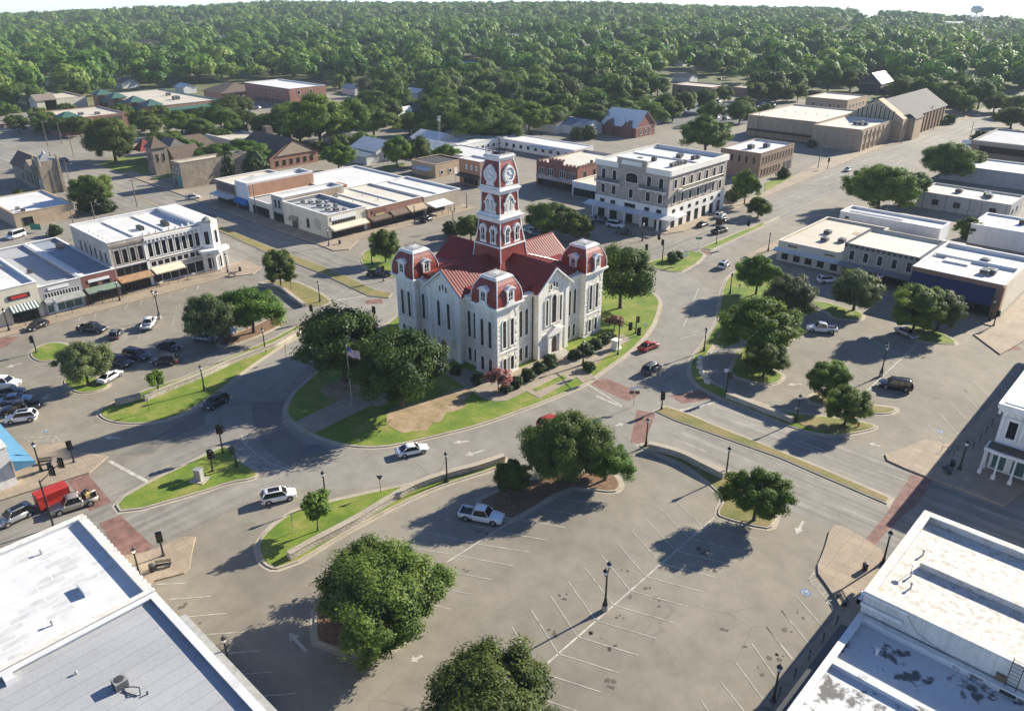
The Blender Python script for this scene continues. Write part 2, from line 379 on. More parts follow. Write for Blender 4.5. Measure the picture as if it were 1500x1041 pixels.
# ------------------------------------------------------------ terrain, streets, lots
plain('oil_stain', (.105, .09, .066), .8, 0, .4, 3)
def S(ox, oy, s): return lambda pts: [(ox+x/s, oy+y/s) for x, y in pts]
K1 = S(0, 0, 3.75); K2 = S(370, 0, 3.75); K3 = S(740, 0, 3.75); K4 = S(1100, 0, 3.75)
K5 = S(0, 180, 4.733); K6 = S(280, 180, 4.733); K7 = S(560, 180, 4.733); K8 = S(840, 180, 4.733)
R1 = S(1120, 160, 3.947); R2 = S(0, 380, 4.733); R3 = S(280, 380, 4.733); R4 = S(560, 380, 4.733); R5 = S(840, 380, 4.733); R6 = S(1120, 380, 3.947); R7 = S(0, 580, 4.733); R8 = S(280, 580, 4.733)
S1 = S(560, 580, 4.733); S2 = S(840, 580, 4.733); S3 = S(1120, 580, 3.947); S4 = S(0, 740, 3.4575); S5 = S(380, 740, 3.4575); S6 = S(760, 740, 3.4575); S7 = S(1100, 740, 3.4575)

RIDGE_PX = [(-900, 48), (-200, 27), (0, 23), (150, 17), (300, 13), (400, 7), (700, 6), (900, 9), (1000, 11), (1200, 14), (1300, 22), (1400, 30), (1500, 37), (1700, 46), (2400, 60)]
_rx = [p[0] for p in RIDGE_PX]; _ry = [p[1] for p in RIDGE_PX]
RIDGE_D = 2100.0
_raz, _rel = [], []
for _x, _y in RIDGE_PX:
    d = CF*FPX+CR*(_x-750)-CU*(_y-520.5); _raz.append(math.atan2(d[0], d[1])); _rel.append(math.atan2(d[2], math.hypot(d[0], d[1])))
def terrain(x, y):
    D = np.hypot(x, y); az = np.arctan2(x, y)
    el = np.interp(az, _raz, _rel)
    zr = CAM_H+RIDGE_D*np.tan(el)-9.0
    t = np.clip((D-520)/(RIDGE_D-520), 0, 1); s = t*t*(3-2*t)
    z = zr*s
    roll = np.sin(x*.006+1.3)*np.cos(y*.0047)*5*np.clip((D-700)/600, 0, 1)
    z = z+np.where(D < RIDGE_D, roll, roll)-np.clip(D-RIDGE_D, 0, 1e9)*.05
    return z
na = 200; rad = [0, 60, 150, 300, 450, 520]+list(np.linspace(600, 2600, 50))+[3000, 4000, 6000, 9000]
vs = []; fs = []
for r in rad:
    for i in range(na):
        a = 2*math.pi*i/na; x, y = r*math.sin(a), r*math.cos(a); vs.append((x, y, float(terrain(x, y))-.06))
for j in range(len(rad)-1):
    for i in range(na): fs.append((j*na+i, (j+1)*na+i, (j+1)*na+(i+1) % na, j*na+(i+1) % na))
b = mb('ground'); b.raw(vs, fs); tag(b.build('ground'), kind='structure')

def chaikin(p, it=2):
    for _ in range(it):
        q = []
        for a, c in zip(p, p[1:]+p[:1]):
            q += [(a[0]*.75+c[0]*.25, a[1]*.75+c[1]*.25), (a[0]*.25+c[0]*.75, a[1]*.25+c[1]*.75)]
        p = q
    return p
def inset(p, d):
    a = sum(s[0]*t[1]-t[0]*s[1] for s, t in zip(p, p[1:]+p[:1]))
    if a < 0: p = p[::-1]
    out = []; n = len(p)
    for i in range(n):
        A, B, C = Vector(p[i-1]), Vector(p[i]), Vector(p[(i+1) % n])
        e1, e2 = (B-A), (C-B)
        if e1.length < 1e-6 or e2.length < 1e-6: out.append(tuple(B)); continue
        e1.normalize(); e2.normalize()
        nn = Vector((-e1.y-e2.y, e1.x+e2.x))
        k = nn.length
        if k < .2: out.append(tuple(B)); continue
        nn /= k; out.append(tuple(B+nn*(d/max(.55, k/2))))
    return out
def sheet(name, poly, z, mat, px=True, smooth=0):
    p = PP(poly) if px else list(poly)
    if smooth: p = chaikin(p, smooth)
    b = mb(mat)
    a = sum(s[0]*t[1]-t[0]*s[1] for s, t in zip(p, p[1:]+p[:1]))
    if a < 0: p = p[::-1]
    b.face([(x, y, z) for x, y in p]); return tag(b.build(name), kind='structure')
SLABN = [0]
def slab(name, poly, z, mat, px=True, smooth=0, kerbw=0, top=None):
    """raised kerbed island: kerb wall + stone rim + planted or paved top"""
    SLABN[0] += 1; z += .0022*(SLABN[0] % 40) if name == 'sidewalk' else .0007*SLABN[0]
    p = PP(poly) if px else list(poly)
    if smooth: p = chaikin(p, smooth)
    b = mb(mat); b.prism(p, 0.0, z)
    if kerbw >= .25: g = inset(p, -.5); b.prism(g, .0, .021)
    o = tag(b.build(name), kind='structure')
    if top:
        q = inset(p, kerbw); b = mb(top); b.prism(q, z-.02, z+.03); tag(b.build('lawn' if 'grass' in top else 'planting_bed'), kind='structure')
    return o
# whole town floor of worn asphalt
TOWN = [(-470, -60), (40, -60), (40, 470), (-92, 470), (-92, 700), (-116, 700), (-116, 470), (-250, 470), (-300, 300), (-470, 300)]
sheet('asphalt', TOWN, 0.0, 'lot_asphalt', px=False)
# carriageways
sheet('street', [(-700, 85.6), (-128, 85.6), (-128, 109.6), (-700, 112.5)], .006, 'road_x', px=False)
sheet('street', [(-52, 85.2), (60, 85.2), (60, 107.5), (-52, 107.8)], .006, 'road_x', px=False)
sheet('avenue', [(-112, 150), (-89, 150), (-97, 250), (-96, 700), (-112, 700), (-111, 300), (-107, 236), (-106, 186)], .006, 'road_y', px=False)
sheet('avenue', [(-104.5, -60), (-84, -60), (-84, 45), (-104.5, 45)], .006, 'road_y', px=False)
sheet('cross_street', [(-246, -60), (-228, -60), (-228, 400), (-246, 400)], .004, 'road_y', px=False)
# ring road round the courthouse
ring = chaikin([(-135, 60), (-118, 48), (-102, 40), (-84, 40), (-66, 62), (-52, 82), (-51, 112), (-66, 136), (-88, 158), (-112, 158), (-132, 140), (-140, 112), (-140, 88)], 2)
sheet('ring_road', ring, .010, 'road_ring', px=False)
sheet('road_patch_and_shadow', R8([(415, 40), (640, 40), (625, 160), (690, 250), (790, 330), (930, 360), (1000, 400), (900, 470), (760, 500), (640, 465), (520, 370), (440, 240)]), .014, 'road_patch_and_shadow')
sheet('road_patch_and_shadow', R8([(730, 370), (850, 330), (935, 352), (815, 420)]), .018, 'dark_lot')
sheet('road_patch_and_shadow', R7([(830, 410), (1100, 270), (1300, 150), (1420, 80), (1420, 190), (1200, 290), (1050, 400)]), .014, 'road_patch_and_shadow')  # clock tower's cast shadow, painted on the street as darker asphalt
# brick crossings
def crossing(pts): sheet('brick_crossing', pts, .016, 'brick_paving')
crossing(R5([(85, 850), (230, 825), (470, 925), (380, 985)])); crossing(S2([(440, 95), (570, 120), (490, 335), (395, 320)]))
crossing(R5([(660, 945), (880, 905), (990, 960), (760, 1000)]))
crossing(S3([(850, 450), (975, 480), (880, 630), (790, 700), (700, 790), (640, 860), (580, 830), (690, 700), (760, 590)]))
crossing(R7([(470, 590), (600, 530), (775, 735), (620, 795)])); crossing(S4([(500, 90), (610, 50), (775, 205), (740, 245), (620, 262)]))
crossing(R3([(1200, 285), (1320, 270), (1330, 305), (1215, 310)])); crossing(R6([(1270, 410), (1340, 400), (1490, 520), (1410, 530)]))
crossing(K8([(880, 880), (950, 875), (960, 920), (900, 905)])); crossing(R2([(0, 545), (140, 530), (50, 600), (0, 620)]))
# islands and verges (pixel outlines of the survey)
I_FRONT = [(376, 800), (380, 815), (386, 827), (403, 835), (423, 828), (442, 821), (501, 784), (560, 752), (613, 726), (655, 709), (729, 686), (742, 678), (738, 671), (655, 695), (609, 708), (560, 717), (491, 733), (438, 744), (407, 764), (386, 783)]
slab('traffic_island', I_FRONT, .14, 'kerb', smooth=1, kerbw=.35, top='grass')
slab('traffic_island', [(167, 736), (179, 754), (300, 720), (337, 707), (371, 702), (381, 695), (371, 686), (350, 675), (337, 658), (331, 652), (305, 664), (280, 677), (220, 705)], .14, 'kerb', smooth=1, kerbw=.35, top='grass')
slab('traffic_island', [(143, 603), (148, 612), (165, 619), (190, 621.5), (224, 620), (254, 613), (281, 601), (322, 573), (364, 540), (398, 517), (428, 498), (456, 484), (464, 476), (461, 469), (430, 480), (400, 497), (343, 520), (281, 549), (230, 566), (170, 588)], .14, 'kerb', smooth=1, kerbw=.35, top='grass')
I_COURT = [(419, 598), (417, 604), (428, 620), (455, 637), (491, 650), (519, 655), (560, 656), (602, 648), (649, 637), (708, 622), (771, 599), (820, 580), (860, 563), (874, 551), (925, 516), (956, 482), (967, 450), (967, 439), (955, 428), (900, 410), (800, 395), (660, 405), (600, 440), (572, 474), (530, 496), (480, 530), (449, 559), (428, 577)]
slab('courthouse_island', I_COURT, .14, 'kerb', smooth=1, kerbw=.4, top='grass')
slab('traffic_island', [(526, 379), (533, 391), (548, 402), (575, 408), (590, 405), (600, 385), (592, 370), (560, 364), (535, 366)], .14, 'kerb', smooth=2, kerbw=.35, top='grass')
slab('traffic_island', [(381, 414), (398, 411), (432, 412), (464, 426), (488, 443), (470, 449), (449, 449), (440, 444), (425, 436), (400, 425)], .14, 'kerb', smooth=1, kerbw=.3, top='dry_grass')
slab('traffic_island', [(325, 510), (368, 497), (411, 478), (415, 471), (408, 464), (394, 467), (370, 480), (335, 492), (318, 503)], .14, 'kerb', smooth=2, kerbw=.3, top='mulch')
slab('traffic_island', [(43, 517), (48, 526), (63, 531.5), (95, 526), (110, 518), (104, 505), (80, 501), (57, 507)], .14, 'kerb', smooth=2, kerbw=.35, top='grass')
slab('traffic_island', [(91, 560), (106, 573), (127, 578), (165, 566), (150, 555), (120, 550), (100, 552)], .14, 'kerb', smooth=2, kerbw=.3, top='grass')
slab('median', [(960, 603), (975, 595.5), (1009, 607), (1051, 625), (1140, 660), (1209, 688.5), (1304, 729.5), (1299, 738.5), (1221, 705), (1140, 670), (1120, 663), (988, 616)], .14, 'kerb', kerbw=.25, top='dry_grass')
slab('median', [(934, 654), (945, 650), (1003, 665), (1064, 690), (1075, 694), (1100, 705), (1140, 742), (1134, 771), (1121, 775), (1055, 758), (1050, 750), (1061, 731), (1041, 711), (1003, 682), (970, 668)], .14, 'kerb', smooth=1, kerbw=.3, top='dry_grass')
slab('traffic_island', [(1059, 416), (1052, 458), (1051, 471), (1026, 510), (1012, 526), (1009, 545), (1016, 562), (1040, 577), (1065, 588), (1120, 609), (1171, 631), (1221, 640), (1272, 631), (1285, 626), (1272, 620), (1209, 610), (1158, 605), (1120, 594), (1070, 574), (1040, 560), (1030, 545), (1032, 525), (1050, 500), (1062, 478), (1100, 470), (1150, 468), (1160, 430), (1120, 400), (1080, 393)], .14, 'kerb', smooth=1, kerbw=.3, top='grass')
slab('traffic_island', [(1068, 541), (1074, 551), (1093, 558), (1115, 563), (1135, 564), (1149, 553), (1143, 546), (1120, 538), (1160, 500), (1175, 470), (1150, 466), (1100, 490)], .14, 'kerb', smooth=1, kerbw=.3, top='grass')
slab('traffic_island', [(1181, 588), (1188, 578), (1215, 572), (1240, 580), (1270, 593), (1309, 597), (1315, 601), (1302, 607), (1270, 606), (1240, 600), (1206, 595)], .14, 'kerb', smooth=1, kerbw=.3, top='dry_grass')
slab('traffic_island', [(1186, 439), (1221, 446), (1240, 452), (1262, 458), (1266, 465), (1258, 470), (1219, 467), (1214, 459), (1190, 447)], .14, 'kerb', smooth=1, kerbw=.3, top='grass')
slab('traffic_island', [(1318, 479), (1340, 476), (1373, 483), (1402, 501), (1398, 506), (1345, 501), (1330, 490)], .14, 'kerb', smooth=1, kerbw=.3, top='grass')
slab('traffic_island', [(460, 940), (475, 945), (505, 957), (545, 960), (575, 953), (600, 934), (608, 915), (560, 880), (500, 870), (462, 882)], .14, 'kerb', smooth=1, kerbw=.3, top='mulch')
slab('traffic_island', [(620, 1030), (650, 1075), (720, 1085), (790, 1050), (780, 1020), (700, 1000)], .14, 'kerb', smooth=1, kerbw=.3, top='mulch')
slab('traffic_island', [(685, 740), (745, 763), (757, 760), (830, 716), (860, 717), (900, 722), (911, 714), (906, 700), (895, 693), (830, 690), (750, 710)], .14, 'kerb', smooth=1, kerbw=.35, top='mulch')
slab('median', [(310, 326), (394, 362), (483, 394), (550, 425), (575, 430), (570, 437), (540, 434), (470, 401), (390, 370), (308, 333)], .14, 'kerb', kerbw=.2, top='dry_grass')
slab('median', K8([(885, 870), (1290, 700), (1325, 700), (1310, 720), (950, 885)]), .14, 'kerb', kerbw=.25, top='grass')
slab('median', [(1140, 322), (1120, 330), (1118, 327), (1142, 317)], .12, 'kerb')
slab('traffic_island', K8([(500, 970), (640, 930), (760, 890), (920, 900), (880, 960), (770, 1030), (700, 1041), (560, 1010)]), .14, 'kerb', smooth=1, kerbw=.3, top='grass')
# pavements
def walk(pts, h=.13, mat='sidewalk', smooth=0): return slab('sidewalk', pts, h, mat, smooth=smooth)
def walkw(pts, h=.13, mat='sidewalk'): return slab('sidewalk', pts, h, mat, px=False)
walkw([(-173.4, -20), (-167.8, -20), (-167.8, 80), (-165, 86), (-168, 90), (-176, 90), (-176, 60), (-173.4, 60)])
walkw([(-175.2, 110), (-300, 111), (-300, 115), (-176, 115), (-176, 165), (-169, 165), (-169, 120), (-164, 113), (-166, 109.5)])
walkw([(-113.4, 181), (-140, 181), (-140, 176), (-118, 176), (-111, 180), (-109, 186), (-110.5, 240), (-114, 330), (-113, 460), (-118, 460), (-124, 330), (-113.4, 240)])
walkw([(-84, 180), (-20, 174), (-20, 170), (-45, 170.5), (-47, 173), (-80, 175), (-86, 177), (-86, 215), (-79.5, 215)])
walk([(1287, 669), (1323, 658), (1353, 644), (1371, 646), (1390, 655), (1470, 575), (1500, 552), (1540, 560), (1520, 760), (1337, 692)], smooth=1)
walk(S7([(405, 105), (470, 108), (600, 190), (680, 240), (640, 330), (545, 560), (380, 1041), (40, 1041), (110, 940), (290, 720), (460, 530), (385, 410), (325, 330), (370, 230)]), smooth=1)
walk(S4([(1000, 135), (970, 250), (960, 340), (860, 365), (760, 390), (770, 440), (1300, 960), (1380, 1041), (1300, 1041), (600, 420), (600, 260), (760, 240)]), .13, smooth=1)
walk([(0, 650), (45, 655), (99, 648), (112, 662), (159, 669), (131, 693), (0, 734)])
walk([(1425, 490), (1440, 488), (1455, 478), (1500, 430), (1500, 500), (1465, 520)], .13)
# round the courthouse
slab('terrace', R4([(400, 775), (680, 960), (780, 990), (860, 985), (1000, 920), (1090, 970), (1230, 890), (1380, 800), (1420, 770), (1420, 700), (1240, 640), (780, 830), (480, 740)]), .19, 'terrace')
slab('terrace', R5([(0, 690), (270, 560), (340, 520), (400, 560), (330, 600), (100, 770), (150, 830), (60, 860), (0, 800)]), .19, 'terrace')
slab('terrace', R8([(720, 190), (860, 260), (1230, 80), (1420, 30), (1420, -40), (1060, 20)]), .19, 'terrace')
slab('terrace', R4([(1040, 905), (1070, 925), (1290, 830), (1250, 805)]), .215, 'kerb', kerbw=.1, top='grass')
sheet('bare_earth', S1([(20, 150), (60, 90), (200, 60), (330, 40), (500, -40), (610, -60), (640, -30), (560, 40), (600, 70), (520, 110), (430, 120), (420, 180), (330, 200), (310, 250), (220, 245), (150, 268), (90, 235), (40, 215)]), .185, 'dirt', smooth=2)
sheet('bare_earth', R3([(880, 900), (960, 850), (1180, 850), (1330, 900), (1380, 1041), (1100, 1000), (930, 960)]), .185, 'dirt', smooth=2)
slab('lawn', K5([(660, 285), (820, 240), (1010, 230), (1050, 300), (990, 385), (930, 370)]), .05, 'grass', smooth=1)
slab('lawn', K5([(1000, 395), (1190, 355), (1190, 375), (1010, 405)]), .05, 'grass')
slab('lawn', R1([(0, 430), (120, 375), (180, 390), (30, 470), (0, 480)]), .05, 'grass')
slab('lawn', K7([(0, 300), (150, 280), (160, 300), (0, 330)]), .05, 'grass')
slab('lawn', R5([(1130, 640), (1420, 640), (1420, 700), (1130, 700)]), .02, 'grass')
slab('lawn', K4([(930, 600), (1170, 660), (1250, 640), (1100, 600), (960, 570)]), .02, 'dirt')
for q in ([(470, 118), (740, 118), (900, 70), (560, 60)],): pass
sheet('lawn', [(1172, 612), (1209, 614), (1245, 619), (1278, 626), (1262, 630), (1221, 636), (1185, 628), (1166, 620)], .24, 'dry_grass', smooth=2)
# painted markings
lm = mb('paint_line')
def line(a, c, w=.11, z=.022, m=None):
    A = Vector(P(*a)); B = Vector(P(*c)); d = (B-A).normalized(); n = Vector((-d.y, d.x))*w/2
    (m or lm).face([(*(A-n), z), (*(B-n), z), (*(B+n), z), (*(A+n), z)])
def lines(conv, prs, w=.11, m=None):
    for a, c in prs: p, q = conv([a, c]); line(p, q, w, m=m)
def wline(a, c, w=.11, z=.022, m=None):
    A = Vector(a); B = Vector(c); d = (B-A).normalized(); n = Vector((-d.y, d.x))*w/2
    (m or lm).face([(*(A-n), z), (*(B-n), z), (*(B+n), z), (*(A+n), z)])
# square's near lot: centre line with angled bays both sides
c0 = P(*S6([(990, 60)])[0]); c1 = P(*S6([(200, 750)])[0])
wline((c1[0], c1[1]-3), c0, .2)
la = Vector(P(*S6([(155, 460)])[0]))-Vector(P(*S6([(293, 668)])[0])); ra = Vector(P(*S6([(695, 675)])[0]))-Vector(P(*S6([(390, 585)])[0]))
for i in range(-3, 11):
    y = c1[1]+3.15*i
    if y < c0[1]-1:
        if i >= 0: wline((c1[0], y), (c1[0]+la.x, y+la.y))
        if i <= 9: wline((c1[0], y), (c1[0]+ra.x, y+ra.y))
lines(S6, [((1020, 890), (1140, 1041)), ((1100, 795), (1235, 980)), ((1180, 700), (1300, 870)), ((1255, 615), (1383, 780)), ((1330, 530), (1383, 600)), ((925, 990), (960, 1041))])
lines(S7, [((225, 455), (365, 615)), ((155, 530), (290, 695)), ((80, 615), (220, 785)), ((290, 375), (425, 525)), ((320, 340), (290, 380)), ((330, 375), (300, 385)), ((350, 410), (320, 420)), ((380, 440), (350, 455)), ((400, 480), (380, 495))])
lines(S4, [((860, 475), (1065, 460)), ((940, 565), (1150, 545)), ((1020, 655), (1240, 640)), ((1110, 750), (1330, 735)), ((1195, 855), (1383, 843)), ((1290, 968), (1500, 950)), ((790, 400), (940, 392))])
lines(S5, [((945, 290), (1275, 80))], .2)
lines(S5, [((1105, 195), (1375, 237)), ((1010, 255), (1285, 305)), ((900, 325), (1180, 375)), ((860, 412), (1080, 450)), ((780, 480), (970, 525)), ((850, 135), (1090, 190)), ((700, 205), (995, 250)), ((1190, 130), (1460, 175)), ((1280, 615), (1335, 710))])
lines(S1, [((440, 858), (735, 915)), ((950, 855), (1270, 910)), ((1090, 780), (1380, 825)), ((1190, 705), (1480, 745))])
lines(R6, [((580, 770), (880, 490))], .2)
lines(R6, [((500, 690), (590, 745)), ((480, 610), (640, 700)), ((560, 540), (720, 640)), ((610, 510), (760, 600)), ((640, 475), (790, 560)), ((690, 450), (850, 500)), ((690, 660), (850, 690)), ((740, 600), (960, 640)), ((800, 560), (1030, 610)), ((840, 520), (1100, 560))])
lines(R6, [((1270+k*-65, 640+k*62), (1400+k*-65, 760+k*68)) for k in range(-1, 6)])
lines(R2, [((1175, 262), (1195, 195)), ((1270, 240), (1287, 185)), ((970, 320), (992, 262)), ((870, 345), (895, 292)), ((755, 378), (785, 325)), ((650, 400), (680, 350)), ((540, 430), (570, 385)), ((1070, 290), (1092, 235)), ((1370, 215), (1385, 165)), ((1195, 470), (1210, 390)), ((1100, 405), (1250, 385)), ((1080, 345), (1250, 370)), ((850, 580), (880, 530)), ((960, 545), (980, 490)), ((735, 610), (765, 545))])
lines(R3, [((10, 1), (170, -10)), ((40, 210), (55, 170))])
lines(K5, [((360, 690), (400, 715)), ((425, 675), (470, 700)), ((495, 662), (540, 685)), ((570, 650), (610, 672)), ((0, 800), (30, 770))])
lines(R7, [((160, 290), (220, 320)), ((380, 275), (420, 315)), ((220, 320), (420, 315)), ((160, 290), (380, 275)), ((240, 318), (290, 282)), ((300, 318), (345, 279)), ((360, 316), (385, 288))])
# stop bars, lane dashes, arrows
lines(R7, [((755, 450), (1035, 600))], .55); lines(S2, [((160, 0), (335, 75))], .4); lines(S2, [((735, 100), (1010, 40))], .4); lines(R3, [((990, 285), (1230, 250))], .4)
lines(R5, [((90, 860), (330, 1010))], .3)
def dashes(p, q, n, w=.13, duty=.35):
    A = Vector(p); B = Vector(q)
    for i in range(n): wline(A+(B-A)*(i/n), A+(B-A)*((i+duty)/n), w)
dashes((-132, 91.5), (-440, 94), 26); dashes((-132, 104.5), (-440, 107), 26); dashes((-50, 90.5), (60, 90.5), 9); dashes((-50, 102.6), (60, 102.6), 9)
dashes((-102.5, 168), (-105, 600), 40); dashes((-94.5, 158), (-100.5, 300), 13); dashes((-101, 300), (-101, 600), 28)
lines(R5, [((730, 555), (850, 520)), ((760, 470), (800, 380)), ((830, 290), (870, 200))], .15)
lines(R8, [((350, 270), (370, 330)), ((370, 330), (460, 410)), ((460, 410), (560, 470)), ((560, 470), (700, 520)), ((320, 370), (400, 372)), ((330, 415), (450, 418)), ((380, 455), (530, 462)), ((490, 500), (640, 520))], .14)
def arrow(tip, tail, w=.35):
    T = Vector(P(*tip)); B = Vector(P(*tail)); d = (T-B).normalized(); n = Vector((-d.y, d.x)); hl = min(1.2, (T-B).length*.45)
    nb = T-d*hl; z = .022
    lm.face([(*(B-n*w/2), z), (*(nb-n*w/2), z), (*(nb+n*w/2), z), (*(B+n*w/2), z)])
    lm.face([(*(nb-n*.6), z), (*T, z), (*(nb+n*.6), z)])
for c, a, t in ((S7, (230, 145), (265, 80)), (S5, (765, 790), (825, 760)), (S5, (150, 645), (240, 740)), (S2, (345, 190), (290, 205)), (R2, (35, 750), (150, 720)), (R2, (300, 975), (340, 930)), (S3, (600, 270), (670, 292)), (R6, (130, 725), (215, 720)), (S1, (570, 415), (720, 370)), (S1, (490, 325), (600, 310)), (R7, (720, 285), (840, 292))):
    arrow(*c([a, t]))
tag(lm.build('road_markings'), kind='structure')
# accessible-bay symbol panels
for c, pts in ((S7, [(245, 430), (280, 418), (310, 452), (272, 462)]), (S3, [(990, 200), (1010, 188), (1045, 208), (1018, 218)]), (R7, [(285, 240), (310, 230), (340, 240), (315, 256)])):
    q = PP(c(pts)); sheet('painted_bay_symbol', q, .02, 'blue_paint', px=False)
    cx = sum(p[0] for p in q)/4; cy = sum(p[1] for p in q)/4; b = mb('paint_line')
    for k in range(12):
        a0 = 2*math.pi*k/12; a1 = a0+.53
        b.face([(cx+.42*math.cos(a0), cy-.15+.42*math.sin(a0), .026), (cx+.42*math.cos(a1), cy-.15+.42*math.sin(a1), .026), (cx+.32*math.cos(a1), cy-.15+.32*math.sin(a1), .026), (cx+.32*math.cos(a0), cy-.15+.32*math.sin(a0), .026)])
    b.face([(cx-.06, cy-.1, .03), (cx+.06, cy-.1, .03), (cx+.06, cy+.5, .03), (cx-.06, cy+.5, .03)]); tag(b.build('painted_wheelchair_symbol'), kind='structure')
ym = mb('yellow_paint')
lines(K6, [((240, 785), (275, 760)), ((320, 815), (355, 790)), ((385, 845), (420, 815)), ((180, 740), (440, 850)), ((270, 760), (540, 890))], .2, ym)
for a, c in (((-152, 98.9), (-440, 101.3)), ((-152, 99.4), (-440, 101.8)), ((-104.5, 330), (-104.6, 650))): wline(a, c, .12, .022, ym)
wline((-13, 95.3), (60, 95.3), .12, .022, ym); wline((-13, 95.7), (60, 95.7), .12, .022, ym)
tag(ym.build('yellow_markings'), kind='structure')
b = mb('oil_stain'); rs = random.Random(4)
def stain(x, y, r):
    ph = rs.uniform(0, 6); k = [rs.uniform(.55, 1.25) for _ in range(9)]
    b.face([(x+r*k[i]*math.cos(ph+i*.698), y+r*k[i]*math.sin(ph+i*.698), .019) for i in range(9)])
for c, pts in ((S6, [(565, 478), (230, 470), (205, 440), (400, 650), (475, 728), (465, 895), (530, 340), (650, 415), (690, 490), (180, 640), (520, 570), (880, 215), (800, 270), (930, 225), (620, 420), (960, 325), (1310, 770), (1220, 830), (1130, 690), (1040, 610)]), (S5, [(985, 205), (1050, 330), (90, 495), (1150, 150), (1120, 140)]), (R6, [(660, 560), (720, 590), (900, 560), (590, 700), (1150, 760), (1000, 800)]), (S7, [(120, 780), (170, 640), (60, 860), (250, 560)]), (S4, [(930, 510), (915, 495), (1000, 600), (1080, 700)]), (R2, [(870, 480), (700, 440), (960, 700), (1120, 300)])):
    for x, y in c(pts):
        X, Y = P(x, y)
        for _ in range(rs.randint(1, 4)): stain(X+rs.uniform(-.7, .7), Y+rs.uniform(-.7, .7), rs.uniform(.1, .32))
tag(b.build('oil_stains'), kind='structure')
# far lots
sheet('parking_lot', K3([(760, 640), (860, 680), (1000, 700), (1180, 700), (1480, 660), (1500, 560), (1320, 560), (1100, 560), (900, 600)]), .012, 'dark_lot')
sheet('parking_lot', K1([(0, 640), (220, 600), (220, 720), (0, 740)]), .012, 'lot_asphalt')
# ------------------------------------------------------------ trees
def quads_mesh(name, cen, nor, size, tint, mats, asp=1.5, seed=0):
    rng = np.random.default_rng(seed)
    n = len(cen)
    nor = nor/np.maximum(1e-6, np.linalg.norm(nor, axis=1, keepdims=True))
    r = rng.normal(size=(n, 3)); u = np.cross(nor, r); u /= np.maximum(1e-6, np.linalg.norm(u, axis=1, keepdims=True)); w = np.cross(nor, u)
    s = size[:, None]
    p = np.empty((n, 4, 3))
    p[:, 0] = cen-u*s*.5*asp; p[:, 1] = cen-w*s*.42-u*s*.08; p[:, 2] = cen+u*s*.5*asp; p[:, 3] = cen+w*s*.42-u*s*.08
    return p.reshape(-1, 3), np.repeat(tint, 1)
def mesh_np(name, verts, tint, mats, extra=None):
    """quads from verts plus optional (MB) trunk geometry in a second material slot"""
    me = bpy.data.meshes.new(name)
    nq = len(verts)//4; ev = extra.v if extra else []; ef = extra.f if extra else []
    nv = nq*4+len(ev); me.vertices.add(nv)
    allv = np.concatenate([verts.reshape(-1), np.array(ev, float).reshape(-1)]) if ev else verts.reshape(-1)
    me.vertices.foreach_set('co', allv)
    sizes = [4]*nq+[len(f) for f in ef]; tot = np.array(sizes); starts = np.concatenate([[0], np.cumsum(tot)[:-1]])
    idx = np.concatenate([np.arange(nq*4)]+[np.array([nq*4+i for i in f]) for f in ef]) if ef else np.arange(nq*4)
    me.loops.add(int(tot.sum())); me.polygons.add(len(sizes))
    me.loops.foreach_set('vertex_index', idx.astype(np.int32))
    me.polygons.foreach_set('loop_start', starts.astype(np.int32))
    for m in mats: me.materials.append(M[m])
    mi = np.zeros(len(sizes), np.int32); mi[nq:] = 1; me.polygons.foreach_set('material_index', mi)
    at = me.attributes.new('tint', 'FLOAT', 'FACE')
    at.data.foreach_set('value', np.concatenate([tint, np.full(len(ef), .5)]).astype(np.float32))
    me.update(calc_edges=True); me.validate(); return me
def crown_np(seed, rx, rz, zc, nclump, nleaf, leaf, cr=.34, hollow=.55, flat=.75, low=-.85):
    """leaves gathered in clumps spread through an uneven crown volume"""
    rng = np.random.default_rng(seed)
    ph = rng.uniform(0, 2*np.pi, 6); amp = rng.uniform(.08, .2, 6)
    d = rng.normal(size=(nclump, 3)); d /= np.linalg.norm(d, axis=1, keepdims=True)
    d[:, 2] = np.where(d[:, 2] < low, -d[:, 2], d[:, 2])
    d /= np.linalg.norm(d, axis=1, keepdims=True)
    az = np.arctan2(d[:, 1], d[:, 0])
    lob = 1+sum(amp[k]*np.cos((k+2)*az+ph[k]) for k in range(3))
    rr = hollow+(1-hollow)*rng.random(nclump)**.6
    cc = d*rr[:, None]*np.stack([lob*rx, lob*rx, np.full(nclump, rz)], 1)*(1-cr*.5)
    cc[:, 2] += zc
    crad = rx*cr*rng.uniform(.6, 1.25, nclump)
    ctint = np.clip(rng.normal(.5, .27, nclump), 0, 1)
    k = rng.integers(0, nclump, nleaf)
    e = rng.normal(size=(nleaf, 3)); e /= np.linalg.norm(e, axis=1, keepdims=True)
    lr = rng.random(nleaf)**.45*rng.uniform(.75, 1.12, nleaf)
    off = e*(lr*crad[k])[:, None]; off[:, 2] *= flat
    cen = cc[k]+off
    out = (cen-np.array([0, 0, zc-.3*rz])); out /= np.linalg.norm(out, axis=1, keepdims=True)
    nor = e*.9+out*.6+rng.normal(size=(nleaf, 3))*.45+np.array([0, 0, .2])
    size = leaf*rng.uniform(.6, 1.35, nleaf)
    tint = np.clip(ctint[k]+rng.normal(0, .16, nleaf), 0, 1)
    v, t = quads_mesh('q', cen, nor, size, tint, None, seed=seed+5)
    return v, t, cc
